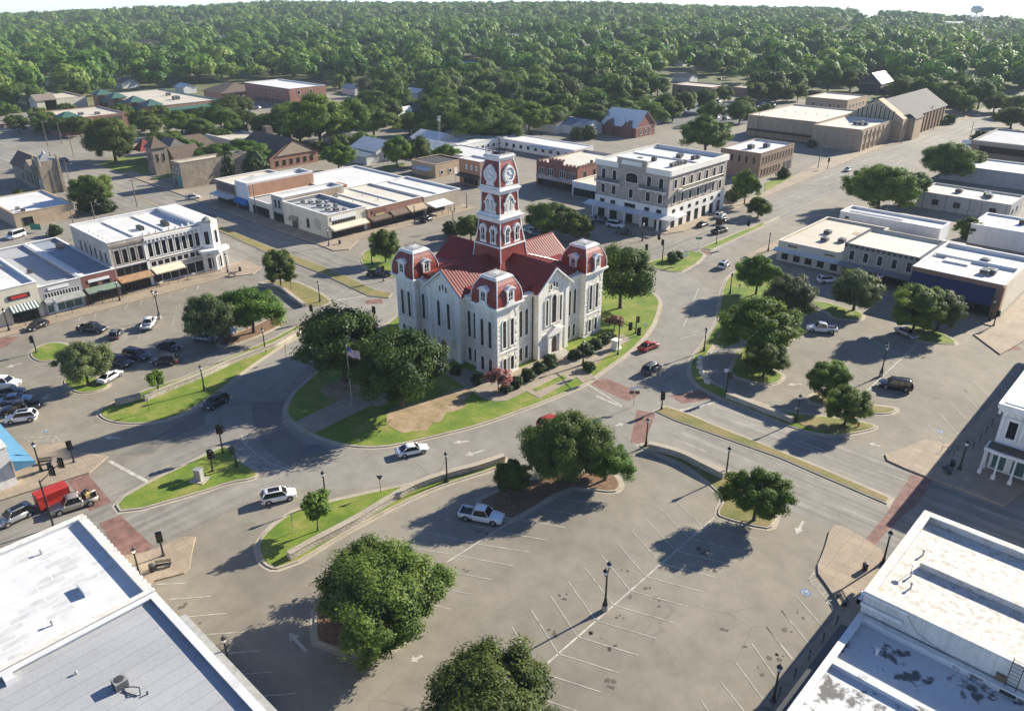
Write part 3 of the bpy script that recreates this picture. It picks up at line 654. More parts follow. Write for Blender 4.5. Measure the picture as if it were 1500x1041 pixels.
def trunk_mb(seed, h, r, cc, zc, nl=7, k=7):
    rng = random.Random(seed); b = mb('bark')
    fork = zc*.42
    b.tube((0, 0, -.1), (.0, .0, .25), r*1.5, r*1.05, k); b.tube((0, 0, .25), (.05, .03, fork), r*1.05, r*.8, k, False)
    for c in rng.sample(list(map(tuple, cc)), min(nl, len(cc))):
        m = (c[0]*.42, c[1]*.42, fork+(c[2]-fork)*.55)
        b.tube((.05, .03, fork-.1), m, r*.6, r*.38, 6, False); b.tube(m, (c[0]*.85, c[1]*.85, c[2]), r*.38, r*.1, 5)
    return b
PROTO = {}
def tree_proto(key, leafm, rx, rz, zc, ncl, nleaf, leaf, tr, **kw):
    sd = 11+sum(map(ord, key))
    v, t, cc = crown_np(sd, rx, rz, zc, ncl, nleaf, leaf, **kw)
    PROTO[key] = (mesh_np('crown', v, t, [leafm]), trunk_mb(sd, zc, tr, cc, zc).mesh('trunk'), rx)
tree_proto('oak_a', 'oak_leaf', 6.4, 4.3, 5.1, 200, 85000, .20, .36, cr=.19, hollow=.45)
tree_proto('oak_b', 'oak_leaf', 6.4, 4.1, 4.9, 170, 80000, .20, .36, cr=.205, hollow=.45)
tree_proto('round_a', 'oak_leaf', 4.0, 3.5, 4.2, 110, 44000, .18, .22, cr=.24, hollow=.5)
tree_proto('round_b', 'olive_leaf', 4.0, 3.3, 3.9, 100, 40000, .18, .22, cr=.25, hollow=.5)
tree_proto('bright_a', 'bright_leaf', 5.0, 4.2, 5.0, 110, 44000, .21, .28, cr=.24, hollow=.5)
tree_proto('pecan', 'pecan_leaf', 5.6, 4.9, 6.2, 52, 30000, .27, .33, cr=.33, hollow=.6, low=-.7)
tree_proto('sapling', 'bright_leaf', 1.7, 1.8, 3.2, 20, 2400, .30, .08, cr=.42, hollow=.5)
tree_proto('myrtle', 'pink_leaf', 1.7, 1.5, 2.3, 22, 2600, .24, .07, cr=.42, hollow=.5)
def tree(key, px, py, width, label, cat='tree', group=None, z=.12, name='oak_tree', hs=1.0, world=None):
    """width: crown diameter in metres"""
    x, y = world or P(px, py)
    cm, tm, rx = PROTO[key]; s = width/2/rx
    t = thing(name, label, cat, (x, y, z), random.Random(label).uniform(0, 6.28), group)
    t.scale = (s, s, s*hs)
    put('crown', cm, t); put('trunk', tm, t); return t
def wpx(w, px, py): return w*proj(*P(px, py))[2]/FPX    # metres spanned by w photo pixels there
T = [  # kind, trunk base px, crown width px, label, name, height factor
 ('oak_a', 563, 912, 215, 'broad live oak in the mulch island nearest the bottom left of the lot', 'oak_tree', .66),
 ('oak_b', 718, 1082, 232, 'live oak cut off by the bottom edge of the photo', 'oak_tree', .70),
 ('oak_b', 826, 704, 126, 'dark double crowned live oak behind the white pickup', 'oak_tree', 1.22),
 ('round_a', 750, 724, 54, 'small oak at the left side of the dark double crowned oak', 'oak_tree', 1.1),
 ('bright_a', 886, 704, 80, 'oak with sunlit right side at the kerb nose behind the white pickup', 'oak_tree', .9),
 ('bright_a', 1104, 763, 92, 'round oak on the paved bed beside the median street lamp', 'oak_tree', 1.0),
 ('round_a', 1209, 583, 64, 'upper of the two round trees on the small islands of the right lot', 'oak_tree', .95),
 ('round_a', 1237, 622, 66, 'lower of the two round trees on the small islands of the right lot', 'oak_tree', .95),
 ('bright_a', 1108, 522, 120, 'big spreading oak between the avenue and the right lot', 'oak_tree', .8),
 ('round_a', 1118, 552, 66, 'low dark oak just in front of the big spreading oak by the avenue', 'oak_tree', .85),
 ('olive', 1152, 470, 80, 'grey green oak behind the big spreading oak by the avenue', 'oak_tree', 1),
 ('bright_a', 1107, 432, 60, 'pointed bright green tree at the top of the verge by the avenue', 'elm_tree', 1.15),
 ('round_b', 1250, 455, 74, 'olive green oak on the kerbed island near the white parked wagon', 'oak_tree', .9),
 ('round_a', 1336, 488, 78, 'dark oak shading the grey sedan in the right lot', 'oak_tree', 1.0),
 ('round_b', 1372, 484, 68, 'second dark oak on the grass island before the navy awning', 'oak_tree', 1.0),
 ('round_b', 130, 565, 76, 'round olive tree on the grass island in the left lot', 'oak_tree', 1.0),
 ('round_b', 312, 502, 82, 'left of the two joined oaks on the mulch bed in the left lot', 'oak_tree', 1.0),
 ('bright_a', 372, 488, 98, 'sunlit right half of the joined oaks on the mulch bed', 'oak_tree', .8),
 ('round_a', 412, 422, 48, 'dark green tree standing at the head of the left verge', 'elm_tree', 1.3),
 ('pecan', 505, 560, 118, 'open crowned pecan at the left corner of the courthouse lawn', 'pecan_tree', 1.0),
 ('pecan', 590, 598, 128, 'big leafy pecan in front of the left courthouse face', 'pecan_tree', .95),
 ('pecan', 908, 452, 92, 'leaning pecan at the right back corner of the courthouse', 'pecan_tree', 1.05),
 ('round_a', 565, 385, 44, 'small dark tree on the grass island behind the courthouse', 'elm_tree', 1.2),
 ('oak_b', 808, 348, 76, 'dark oak before the crenellated brick store', 'oak_tree', .95),
 ('round_a', 850, 354, 42, 'small tree right of the dark oak by the brick store', 'oak_tree', 1),
 ('round_a', 690, 352, 44, 'low tree showing above the courthouse roof left of the tower', 'oak_tree', .9),
 ('oak_a', 1285, 308, 98, 'wide dark oak beside the avenue above the low tan shop', 'oak_tree', .9),
 ('oak_b', 1385, 262, 76, 'dark oak beside the white walled store on the avenue', 'oak_tree', .95),
 ('bright_a', 1090, 300, 38, 'tall tree hugging the right end of the hotel', 'elm_tree', 1.5),
 ('bright_a', 1032, 228, 78, 'bright green oak behind the hotel roof', 'oak_tree', .8),
 ('bright_a', 497, 250, 44, 'bright tree at the right end of the hip roofed brick hall', 'elm_tree', 1.05),
 ('bright_a', 582, 246, 42, 'leafy tree beside the white frame house', 'elm_tree', 1.3),
 ('bright_a', 613, 242, 42, 'lime green tree in front of the lattice mast', 'elm_tree', 1.2),
 ('round_a', 140, 308, 62, 'dark tree at the end of the low tan building', 'oak_tree', .9),
 ('oak_a', 170, 236, 72, 'dark oak with two trunks on the church lawn', 'oak_tree', 1.25),
 ('bright_a', 315, 252, 60, 'right hand green mass of ivy clad trees over the awning shops', 'elm_tree', .8),
 ('bright_a', 355, 250, 66, 'second green tree over the blue awning shops', 'elm_tree', .8),
 ('oak_a', 222, 196, 40, 'dark oak beside the two storey brick office', 'oak_tree', .9),
 ('round_a', 118, 200, 28, 'small tree at the corner of the two storey brick office', 'elm_tree', 1.2),
 ('round_a', 28, 195, 30, 'dark tree at the left edge of the far street', 'elm_tree', 1),
 ('oak_b', 340, 174, 50, 'dark tree in front of the long red brick hall', 'oak_tree', 1.0),
 ('bright_a', 325, 192, 44, 'bright tree between the strip mall and the brick hall', 'elm_tree', 1),
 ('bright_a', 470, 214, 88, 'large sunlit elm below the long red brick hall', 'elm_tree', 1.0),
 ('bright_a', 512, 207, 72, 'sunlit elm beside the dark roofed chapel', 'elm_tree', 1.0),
 ('oak_a', 425, 203, 66, 'dark elm above the brown hip roofed hall', 'elm_tree', 1.1),
 ('oak_b', 975, 172, 40, 'dark tree at the left of the far parking lot', 'oak_tree', 1.2),
 ('oak_b', 1083, 180, 44, 'dark tree over the middle of the far parking lot', 'oak_tree', 1.0),
 ('round_a', 1033, 165, 36, 'tree left of the far brick bank', 'oak_tree', 1),
 ('round_a', 1135, 150, 32, 'small tree by the far bank entrance', 'oak_tree', 1),
 ('round_a', 1002, 170, 34, 'tree beside the dark tree at the far lot', 'oak_tree', 1.1),
 ('bright_a', 940, 182, 44, 'green tree above the white gabled chapel', 'elm_tree', 1.0),
 ('round_a', 1396, 178, 0, '', '', 0),
 ('bright_a', 1388, 158, 40, 'tree over the dirt lot beyond the church', 'elm_tree', 1.0),
 ('oak_a', 1480, 188, 50, 'dark tree at the right edge beside the far avenue', 'oak_tree', .8),
 ('oak_b', 1455, 165, 40, 'tree across the avenue beyond the church', 'oak_tree', 1.0),
 ('round_a', 212, 192, 36, 'tree squeezed between brick office and strip mall', 'oak_tree', 1.0),
 ('bright_a', 178, 178, 30, 'small sunlit tree before the green roofed strip mall', 'elm_tree', 1.0),
 ('bright_a', 268, 200, 44, 'tree at the left of the row before the strip mall car park', 'elm_tree', 1.0),
 ('oak_b', 296, 205, 46, 'dark tree in the row behind the small stone church', 'oak_tree', 1.0),
 ('round_a', 392, 205, 44, 'dark tree between the brick hall and the hip roofed hall', 'oak_tree', 1.0),
 ('oak_a', 440, 209, 56, 'dark tree just below the long brick hall corner', 'oak_tree', 1.0),
 ('bright_a', 548, 205, 60, 'sunlit tree left of the dark roofed chapel hall', 'elm_tree', 1.0),
 ('oak_b', 548, 168, 52, 'dark tree above the chapel hall roof, left one', 'oak_tree', 1.0),
 ('bright_a', 585, 172, 50, 'tree above the chapel hall roof, right one', 'elm_tree', 1.0),
 ('oak_a', 655, 200, 66, 'dense tree right of the lattice mast', 'oak_tree', 1.0),
 ('bright_a', 695, 212, 72, 'large bright tree right of the lattice mast above the brick store', 'elm_tree', 1.0),
 ('oak_b', 735, 208, 64, 'large dark tree left above the white office wing', 'oak_tree', 1.0),
 ('bright_a', 640, 175, 48, 'tree over the chapel hall ridge', 'elm_tree', 1.0),
 ('bright_a', 775, 196, 52, 'bright tree above the tan roofed shed', 'elm_tree', 1.0),
 ('oak_a', 812, 190, 50, 'dark tree above the blue roofed house', 'oak_tree', 1.0),
 ('oak_b', 868, 190, 56, 'dark tree left above the white gabled chapel', 'oak_tree', 1.0),
 ('bright_a', 905, 188, 50, 'tree right above the white gabled chapel', 'elm_tree', 1.0),
 ('bright_a', 955, 188, 42, 'second tree in the clump left of the far parking lot', 'elm_tree', 1.0),
 ('bright_a', 1040, 182, 36, 'leafy tree standing in the far parking lot', 'elm_tree', 1.0),
 ('round_a', 1106, 152, 32, 'tree between the far bank and its lot', 'oak_tree', 1.0),
 ('round_a', 1152, 150, 26, 'slim tree left of the far church wing', 'oak_tree', 1.0),
 ('round_a', 1168, 148, 26, 'second slim tree left of the far church wing', 'oak_tree', 1.0),
 ('bright_a', 1212, 134, 40, 'tree behind the far tan church wing, left one', 'elm_tree', 1.0),
 ('oak_b', 1245, 134, 44, 'tree behind the far tan church wing, right one', 'oak_tree', 1.0),
 ('oak_a', 1318, 150, 46, 'dark tree behind the church nave roof', 'oak_tree', 1.0),
 ('bright_a', 1350, 152, 44, 'tree just behind the end of the church nave', 'elm_tree', 1.0),
 ('round_a', 1412, 168, 30, 'tree on the verge of the far avenue', 'oak_tree', 1.0),
 ('bright_a', 1432, 160, 44, 'sunlit tree further along the far avenue', 'elm_tree', 1.0),
 ('oak_b', 1492, 172, 44, 'dark tree cut by the right edge beside the far avenue', 'oak_tree', 1.0),
 ('oak_b', 1110, 318, 40, 'dark tree beside the side wall of the hotel', 'oak_tree', 1.0),
 ('round_a', 1330, 300, 52, 'right hand lobe of the wide dark oak beside the avenue', 'oak_tree', 1.0),
 ('round_a', 1422, 255, 36, 'small tree right of the dark oak on the avenue', 'oak_tree', 1.0),
 ('oak_a', 70, 195, 44, 'dark clump of trees by the far left street', 'oak_tree', 1.0),
 ('round_a', 95, 200, 32, 'dark bushy tree at the side of the brick office', 'oak_tree', 1.0),
 ('round_a', 245, 232, 42, 'tree beside the small stone church tower', 'oak_tree', 1.0),
 ('bright_a', 265, 235, 40, 'bright tree peeping over the stone church roof', 'elm_tree', 1.0),
 ('bright_a', 655, 240, 34, 'bushy tree beside the pale metal roofed house', 'elm_tree', 1.0),
 ('oak_b', 572, 232, 40, 'dark tree left of the lime green tree', 'oak_tree', 1.0),
 ('bright_a', 1415, 352, 34, 'vine covered tree between the two white walled stores', 'elm_tree', 1.1),
]
tree_proto('olive', 'olive_leaf', 5.0, 3.9, 4.8, 105, 42000, .21, .26, cr=.25, hollow=.5)
for k, px, py, w, lab, nm, hs in T:
    if w:
        if py < 262 and px < 960: hs *= .82; w *= 1.12
        tree(k, px, py, wpx(w, px, py), lab, name=nm, hs=hs, group=None)
tree('sapling', 466, 778, 4.0, 'slender young tree on the front verge by the stone wall', name='young_tree')
tree('sapling', 234, 580, 3.2, 'young tree on the left verge beside the curved stone wall', name='young_tree')
tree('sapling', 427, 424, 2.6, 'thin sapling beside the dark tree on the left verge', name='young_tree', hs=1.3)
tree('myrtle', 730, 572, 4.3, 'pink flowering crepe myrtle at the front corner of the courthouse', name='crepe_myrtle', hs=.85)
tree('myrtle', 900, 482, 3.6, 'reddish crepe myrtle at the right corner of the courthouse', name='crepe_myrtle', hs=.7)
ST = [(60, 185, 30), (130, 195, 28), (232, 215, 30), (255, 222, 34), (285, 230, 32), (325, 213, 34), (348, 208, 36), (378, 224, 32), (470, 230, 32), (500, 228, 34), (530, 224, 40), (552, 229, 36), (330, 188, 34), (300, 180, 30), (362, 184, 30), (238, 178, 26), (600, 198, 44), (625, 207, 38), (690, 196, 46), (722, 190, 44), (840, 180, 40), (985, 178, 34), (1120, 172, 26), (1090, 162, 28), (1060, 152, 28), (760, 182, 44), (660, 184, 44), (570, 184, 44), (10, 176, 34), (100, 172, 28)]
for i, (px, py, w) in enumerate(ST): tree(('round_a', 'bright_a', 'oak_b')[i % 3], px, py, wpx(w, px, py), 'ordinary green street tree among the low roofs between the square and the wood', group='street trees among the low roofs', name='street_tree', hs=(.95, .85, 1.0)[i % 3])
# clipped shrubs
def shrub_mesh(seed, n=2200, leaf=.2):
    v, t, cc = crown_np(seed, 1.0, .75, .62, 26, n, leaf, cr=.45, hollow=.35); return mesh_np('foliage', v, t, ['hedge_leaf'])
SH = [shrub_mesh(3), shrub_mesh(8)]
def shrub(i, px, py, r, label, group=None, hz=1.0, world=None):
    x, y = world or P(px, py)
    o = put('shrub', SH[i % 2], None, (x, y, .12), i*1.3); o.scale = (r, r, r*hz); tag(o, label, 'shrub', group)
# woodland: individual trees nearest, the rest as one mass
BOUND = [(-300, 175), (0, 168), (40, 160), (130, 146), (250, 128), (330, 128), (345, 118), (480, 124), (555, 160), (600, 168), (650, 205), (740, 190), (800, 178), (860, 178), (930, 165), (965, 142), (1000, 120), (1100, 122), (1130, 150), (1165, 142), (1185, 132), (1275, 130), (1300, 142), (1345, 152), (1440, 162), (1500, 150), (1800, 150)]
_bx = [p[0] for p in BOUND]; _by = [p[1] for p in BOUND]
CLEAR = [(1270, 30, 18, 8), (1310, 36, 24, 5), (1395, 42, 20, 6), (1455, 72, 45, 10), (1290, 125, 26, 14), (1000, 88, 20, 9), (1045, 82, 22, 8), (1010, 122, 60, 12), (1165, 62, 14, 6), (470, 22, 20, 3), (600, 140, 16, 6), (545, 132, 14, 7), (110, 88, 10, 5), (690, 96, 8, 8), (500, 48, 10, 5), (77, 132, 14, 8), (180, 132, 25, 6)]
HOUSE_PX = [(1000, 97, 16), (1050, 84, 22), (1010, 122, 14), (520, 140, 14), (612, 146, 12), (78, 128, 14), (180, 130, 16), (270, 138, 12), (114, 88, 12), (500, 47, 24), (1160, 62, 16), (690, 102, 12), (1235, 53, 18), (105, 42, 16), (330, 62, 14), (640, 70, 14), (760, 60, 14), (215, 70, 14), (420, 90, 14), (860, 80, 14), (930, 48, 16), (560, 85, 14), (40, 100, 14), (1120, 95, 14), (1190, 100, 16), (1360, 100, 14), (1420, 118, 14)]
for hx, hy, hw_ in HOUSE_PX: CLEAR.append((hx-4, hy+2, 6+1500/hy**1.02*.9, 3.5+hy*.075))
def wood_ok(x, y):
    z = float(terrain(x, y)); px, py, w = proj(x, y, z)
    if w < 10 or px < -130 or px > 1640: return None
    if py > np.interp(px, _bx, _by): return None
    if abs(x+104) < 14 and y < 700: return None
    if abs(px-1380-(py-180)*-2.9) < 18 and 150 < py < 180: return None
    for cx, cy, rx, ry in CLEAR:
        if ((px-cx)/rx)**2+((py-cy)/ry)**2 < 1: return None
    return z, px, py, w
rng = random.Random(5)
pts = []
for D0, D1, sp in ((230, 420, 11), (420, 800, 12.2), (800, 1300, 13.5), (1300, 2350, 16.5)):
    A = 1.22*(D1*D1-D0*D0)/2; n = int(A/(sp*sp)*1.1)
    for _ in range(n):
        D = math.sqrt(rng.uniform(D0*D0, D1*D1)); az = YAW+rng.uniform(-.61, .61)
        x, y = D*math.sin(az), D*math.cos(az)
        k = wood_ok(x, y)
        if k: pts.append((D, x, y, k[0], k[1], k[2]))
# thin out overlaps
cell = {}; keep = []
for p in pts:
    s = 7.5 if p[0] < 420 else 8.6 if p[0] < 800 else 9.6 if p[0] < 1300 else 11.5
    c = (int(p[1]//s), int(p[2]//s))
    if c in cell: continue
    cell[c] = 1; keep.append(p)
keep.sort()
WP = []
for i in range(5):
    rx = [5.2, 4.6, 5.8, 4.9, 5.4][i]; rz = [4.6, 4.8, 4.4, 4.0, 5.0][i]; zc = [5.4, 5.6, 5.2, 4.8, 5.8][i]
    lm_ = ['wood_leaf', 'oak_leaf', 'wood_leaf', 'bright_leaf', 'olive_leaf'][i]
    v, t, cc = crown_np(60+i, rx, rz, zc, 40, 7000, .52, cr=.34, hollow=.5)
    WP.append(mesh_np('woodland_tree', v, t, [lm_, 'bark'], trunk_mb(60+i, zc, .26, cc, zc, 4, 6)))
WL = ['mid green broadleaf tree in the wood behind the town', 'dark green oak in the wood behind the town', 'rounded green tree in the wood behind the town', 'bright yellow green tree in the wood behind the town', 'grey green tree in the wood behind the town']
NEAR = 300-len([1 for t in T if t[3]])-36
for i, p in enumerate(keep[:NEAR]):
    j = rng.choices(range(5), [4, 3, 4, 3, 1.2])[0]
    o = put('woodland_tree', WP[j], None, (p[1], p[2], p[3]-.1), rng.uniform(0, 6.28)); s = rng.uniform(.95, 1.6); o.scale = (s*rng.uniform(.9, 1.15), s, s*rng.uniform(.85, 1.15))
    tag(o, WL[j], 'tree', 'trees in the wood behind the town')
# the wood beyond, one mass of many thousand crowns
def mass(trees, nleaf, leaf, seed, rr):
    g = np.random.default_rng(seed); n = len(trees)
    base = np.array([(p[1], p[2], p[3]) for p in trees]); s = g.choice([.55, .8, 1.0, 1.25, 1.45], n)*g.uniform(.88, 1.12, n)*rr
    nc = 9
    d = g.normal(size=(n, nc, 3)); d /= np.linalg.norm(d, axis=2, keepdims=True); d[..., 2] = np.abs(d[..., 2])*.9-.15
    cc = d*np.array([.68, .68, .62])*s[:, None, None]; ctint = np.clip(g.normal(.46, .30, (n, 1))+g.normal(0, .12, (n, nc)), 0, 1)
    k = g.integers(0, nc, (n, nleaf)); i = np.arange(n)[:, None]
    e = g.normal(size=(n, nleaf, 3)); e /= np.linalg.norm(e, axis=2, keepdims=True)
    cen = cc[i, k]+e*(s[:, None, None]*.42)*(g.random((n, nleaf, 1))**.4)
    out = cen/np.maximum(1e-3, np.linalg.norm(cen, axis=2, keepdims=True))
    nor = e*1.0+out*.9+g.normal(size=e.shape)*.3+np.array([0, 0, .15])
    cen = cen+base[:, None, :]+np.stack([np.zeros(n), np.zeros(n), s*.98], 1)[:, None, :]
    size = leaf*s[:, None]/rr*g.uniform(.7, 1.3, (n, nleaf))
    tint = np.clip(ctint[i, k]+g.normal(0, .12, (n, nleaf)), 0, 1)
    v, t = quads_mesh('m', cen.reshape(-1, 3), nor.reshape(-1, 3), size.reshape(-1), tint.reshape(-1), None, 1.35, seed)
    return v, t
rest = keep[NEAR:]
near = [p for p in rest if p[0] < 520]; mid = [p for p in rest if 520 <= p[0] < 900]; far = [p for p in rest if p[0] >= 900]
print('WOOD', len(keep), len(near), len(mid), len(far), keep[0][0], keep[NEAR][0])
vv = [mass(*a) for a in ((near, 1300, 1.05, 1, 6.9), (mid, 700, 1.45, 2, 7.2), (far, 210, 2.2, 3, 7.6)) if a[0]]
o = bpy.data.objects.new('woodland', mesh_np('woodland', np.concatenate([a for a, _ in vv]), np.concatenate([b for _, b in vv]), ['wood_leaf'])); COL.objects.link(o)
tag(o, 'dense green wood rolling away to the horizon beyond the town', 'woodland', None, 'stuff')
# ------------------------------------------------------------ openings shared by all buildings
def arch_pts(w, h, arch, n=8):
    """open outline from the lower left corner round to the lower right one (x, z)"""
    if arch == 'round': r = w/2; rise = r
    elif arch == 'seg': rise = w*.2
    else: return [(-w/2, 0), (-w/2, h), (w/2, h), (w/2, 0)]
    p = [(-w/2, 0)]
    for i in range(n+1):
        a = math.pi-math.pi*i/n; p.append((w/2*math.cos(a), h-rise+rise*math.sin(a)))
    return p+[(w/2, 0)]
WIN = {}
def win_mesh(w, h, arch='flat', fr='white_trim', gl='window_glass', s=.14, d=.10, mull=1, rails=1, hood=0, frame2='dark_metal'):
    key = (w, h, arch, fr, gl, s, d, mull, rails, hood, frame2)
    if key in WIN: return WIN[key]
    b = mb(fr, frame2); i = arch_pts(w, h, arch); o = arch_pts(w+2*s, h+s, arch)
    for k in range(len(i)-1):
        a, c, e, g = o[k], o[k+1], i[k+1], i[k]
        b.face([(a[0], -d, a[1]), (g[0], -d, g[1]), (e[0], -d, e[1]), (c[0], -d, c[1])])
        b.face([(a[0], 0, a[1]), (a[0], -d, a[1]), (c[0], -d, c[1]), (c[0], 0, c[1])])
        b.face([(g[0], -d, g[1]), (g[0], 0, g[1]), (e[0], 0, e[1]), (e[0], -d, e[1])])
    b.box(-w/2-s*1.25, w/2+s*1.25, -d-.05, 0, -.14, 0)
    if hood: b.box(-w/2-s*1.4, w/2+s*1.4, -d-.1, -d+.01, h+s-.06, h+s+hood)
    b.mat(frame2)
    top = h if arch == 'flat' else h-(.1 if arch == 'seg' else .02)
    for k in range(1, mull+1): x = -w/2+w*k/(mull+1); b.box(x-.03, x+.03, -.055, -.012, 0, top)
    for k in range(1, rails+1): z = h*k/(rails+1); b.box(-w/2, w/2, -.05, -.014, z-.03, z+.03)
    p = mb(gl); p.face([(x, -.01, z) for x, z in reversed(i)])
    WIN[key] = (b.mesh('window'), p.mesh('pane')); return WIN[key]
FACE = {'-y': 0.0, '+x': math.pi/2, '+y': math.pi, '-x': -math.pi/2}
def window(parent, face, x, y, z, spec, name='window'):
    f, p = win_mesh(**spec); o = wloc(parent)
    w = put(name, f, parent, (x-o.x, y-o.y, z-o.z), FACE[face]); put('pane' if name == 'window' else 'door_leaf', p, w); return w
def text(parent, s, size, loc, face, matname, name='lettering', depth=.02, bold=False):
    cu = bpy.data.curves.new(name, 'FONT'); cu.body = s; cu.size = size; cu.align_x = 'CENTER'; cu.align_y = 'CENTER'; cu.extrude = depth
    if bold: cu.offset = size*.012
    cu.materials.append(M[matname])
    tmp = bpy.data.objects.new(name, cu); COL.objects.link(tmp)
    bpy.context.view_layer.update()
    me = bpy.data.meshes.new_from_object(tmp.evaluated_get(bpy.context.evaluated_depsgraph_get())); bpy.data.objects.remove(tmp)
    if not me.materials: me.materials.append(M[matname])
    o = bpy.data.objects.new(name, me); COL.objects.link(o); o.parent = parent
    w = wloc(parent) if parent else Vector((0, 0, 0))
    o.location = (loc[0]-w.x, loc[1]-w.y, loc[2]-w.z); o.rotation_euler = (math.pi/2, 0, FACE.get(face, face) if not isinstance(face, float) else face); return o
# ------------------------------------------------------------ courthouse
CX, CY = -97.45, 100.6
HX, HY = 13.2, 14.5
ch = thing('courthouse', 'white limestone courthouse with red mansard corner pavilions and tall clock tower', 'courthouse', (CX, CY, 0))
EV = 13.3
PAV = 5.2
GW = 4.2     # half width of the gabled centre blocks
x0, x1, y0, y1 = CX-HX, CX+HX, CY-HY, CY+HY
b = mb('limestone')
b.box(x0+1.1, x1-1.1, y0+1.1, y1-1.1, 0, EV); tag(b.build('main_wall', ch))
PX = [(x0, x0+PAV), (x1-PAV, x1)]; PY = [(y0, y0+PAV), (y1-PAV, y1)]
for ax in PX:
    for ay in PY:
        b = mb('limestone', 'limestone_trim'); b.box(ax[0], ax[1], ay[0], ay[1], 0, EV)
        b.mat('limestone_trim')
        for qx in ax:
            for qy in ay:      # quoins
                sx = 1 if qx == ax[1] else -1; sy = 1 if qy == ay[1] else -1
                for k in range(15):
                    L = .55 if k % 2 else .8; z = .9+k*.82
                    b.box(qx-sx*L, qx+sx*.07, qy-sy*(1.35-L), qy+sy*.07, z, z+.6)
        b.box(ax[0]-.12, ax[1]+.12, ay[0]-.12, ay[1]+.12, 0, .55)
        b.box(ax[0]-.1, ax[1]+.1, ay[0]-.1, ay[1]+.1, 4.55, 4.9)
        b.build('pavilion', ch)
for (gx0, gx1, gy0, gy1, ax) in ((CX-GW, CX+GW, y0-.1, y0+2, 'y'), (CX-GW, CX+GW, y1-2, y1+.1, 'Y'), (x1-2, x1+.1, CY-GW, CY+GW, 'x'), (x0-.1, x0+2, CY-GW, CY+GW, 'X')):
    b = mb('limestone', 'limestone_trim'); 
    if ax in 'yY':
        yy, dd = (gy0, gy1-gy0)
        b.extr([(gx0, yy, 0), (gx1, yy, 0), (gx1, yy, EV+.2), (CX, yy, 16.6), (gx0, yy, EV+.2)], (0, dd, 0))
    else:
        b.extr([(gx0, gy0, 0), (gx0, gy1, 0), (gx0, gy1, EV+.2), (gx0, CY, 16.6), (gx0, gy0, EV+.2)], (gx1-gx0, 0, 0))
    b.mat('limestone_trim')
    sy = -1 if ax == 'y' else 1
    for e in (-1, 1):
        if ax in 'yY':
            xx = CX+e*(GW-.45); yf = gy0 if ax == 'y' else gy1
            b.box(xx-.45, xx+.52*(1 if e > 0 else 1), yf-.12, yf+.12, 0, EV-.2)
        else:
            yy = CY+e*(GW-.45); xf = gx1 if ax == 'x' else gx0
            b.box(xf-.12, xf+.12, yy-.48, yy+.48, 0, EV-.2)
    if ax in 'yY': b.box(gx0-.05, gx1+.05, (gy0 if ax == 'y' else gy1)-.1, (gy0 if ax == 'y' else gy1)+.1, 4.55, 4.9)
    else: b.box((gx1 if ax == 'x' else gx0)-.1, (gx1 if ax == 'x' else gx0)+.1, gy0-.05, gy1+.05, 4.55, 4.9)
    b.build('gabled_bay', ch)
# cornices
def cornice_ring(b, ax, ay, z0, prof):
    for o, za, zb in prof: b.box(ax[0]-o, ax[1]+o, ay[0]-o, ay[1]+o, z0+za, z0+zb)
CP = [(.14, -.95, -.55), (.35, -.55, -.3), (.62, -.3, -.05), (.8, -.05, .16)]
for ax in PX:
    for ay in PY:
        b = mb('limestone_trim'); cornice_ring(b, ax, ay, EV, CP)
        mx, my = (ax[0]+ax[1])/2, (ay[0]+ay[1])/2
        for face in ('-y', '+y', '+x', '-x'):     # small wavy pediment over each face
            prof = [(-1.9, 0), (-1.3, .12), (-.8, .5), (-.35, .92), (0, 1.05), (.35, .92), (.8, .5), (1.3, .12), (1.9, 0)]
            if face in ('-y', '+y'):
                yb = ay[0]-.82 if face == '-y' else ay[1]-.1
                b.extr([(mx+u, yb, EV+.1+v) for u, v in prof], (0, .92, 0))
            else:
                xb = ax[1]-.1 if face == '+x' else ax[0]-.82
                b.extr([(xb, my+u, EV+.1+v) for u, v in prof], (.92, 0, 0))
        b.build('cornice', ch)
b = mb('limestone_trim', 'red_shingle', 'bright_metal')
for o, za, zb in CP: b.box(x0+1.1-o, x1-1.1+o, y0+1.1-o, y1-1.1+o, EV+za, EV+zb-.02)
b.mat('red_shingle'); b.prism([(x0+1.6, y0+1.6), (x1-1.6, y0+1.6), (x1-1.6, y1-1.6), (x0+1.6, y1-1.6)], EV+.1, EV+1.0)
b.build('parapet_band', ch)
# gable copings
for ax in ('y', 'Y', 'x', 'X'):
    b = mb('white_trim'); t = .35
    for e in (-1, 1):
        A = (e*(GW+.75), EV-.12); B = (0, 17.1)
        q = [A, B, (0, 17.1-t), (e*(GW+.75), EV-.12-t)]
        if ax in 'yY':
            yf = y0-.75 if ax == 'y' else y1-.1
            b.extr([(CX+u, yf, v) for u, v in q], (0, .85, 0))
        else:
            xf = x1-.1 if ax == 'x' else x0-.75
            b.extr([(xf, CY+u, v) for u, v in q], (.85, 0, 0))
    b.build('gable_coping', ch)
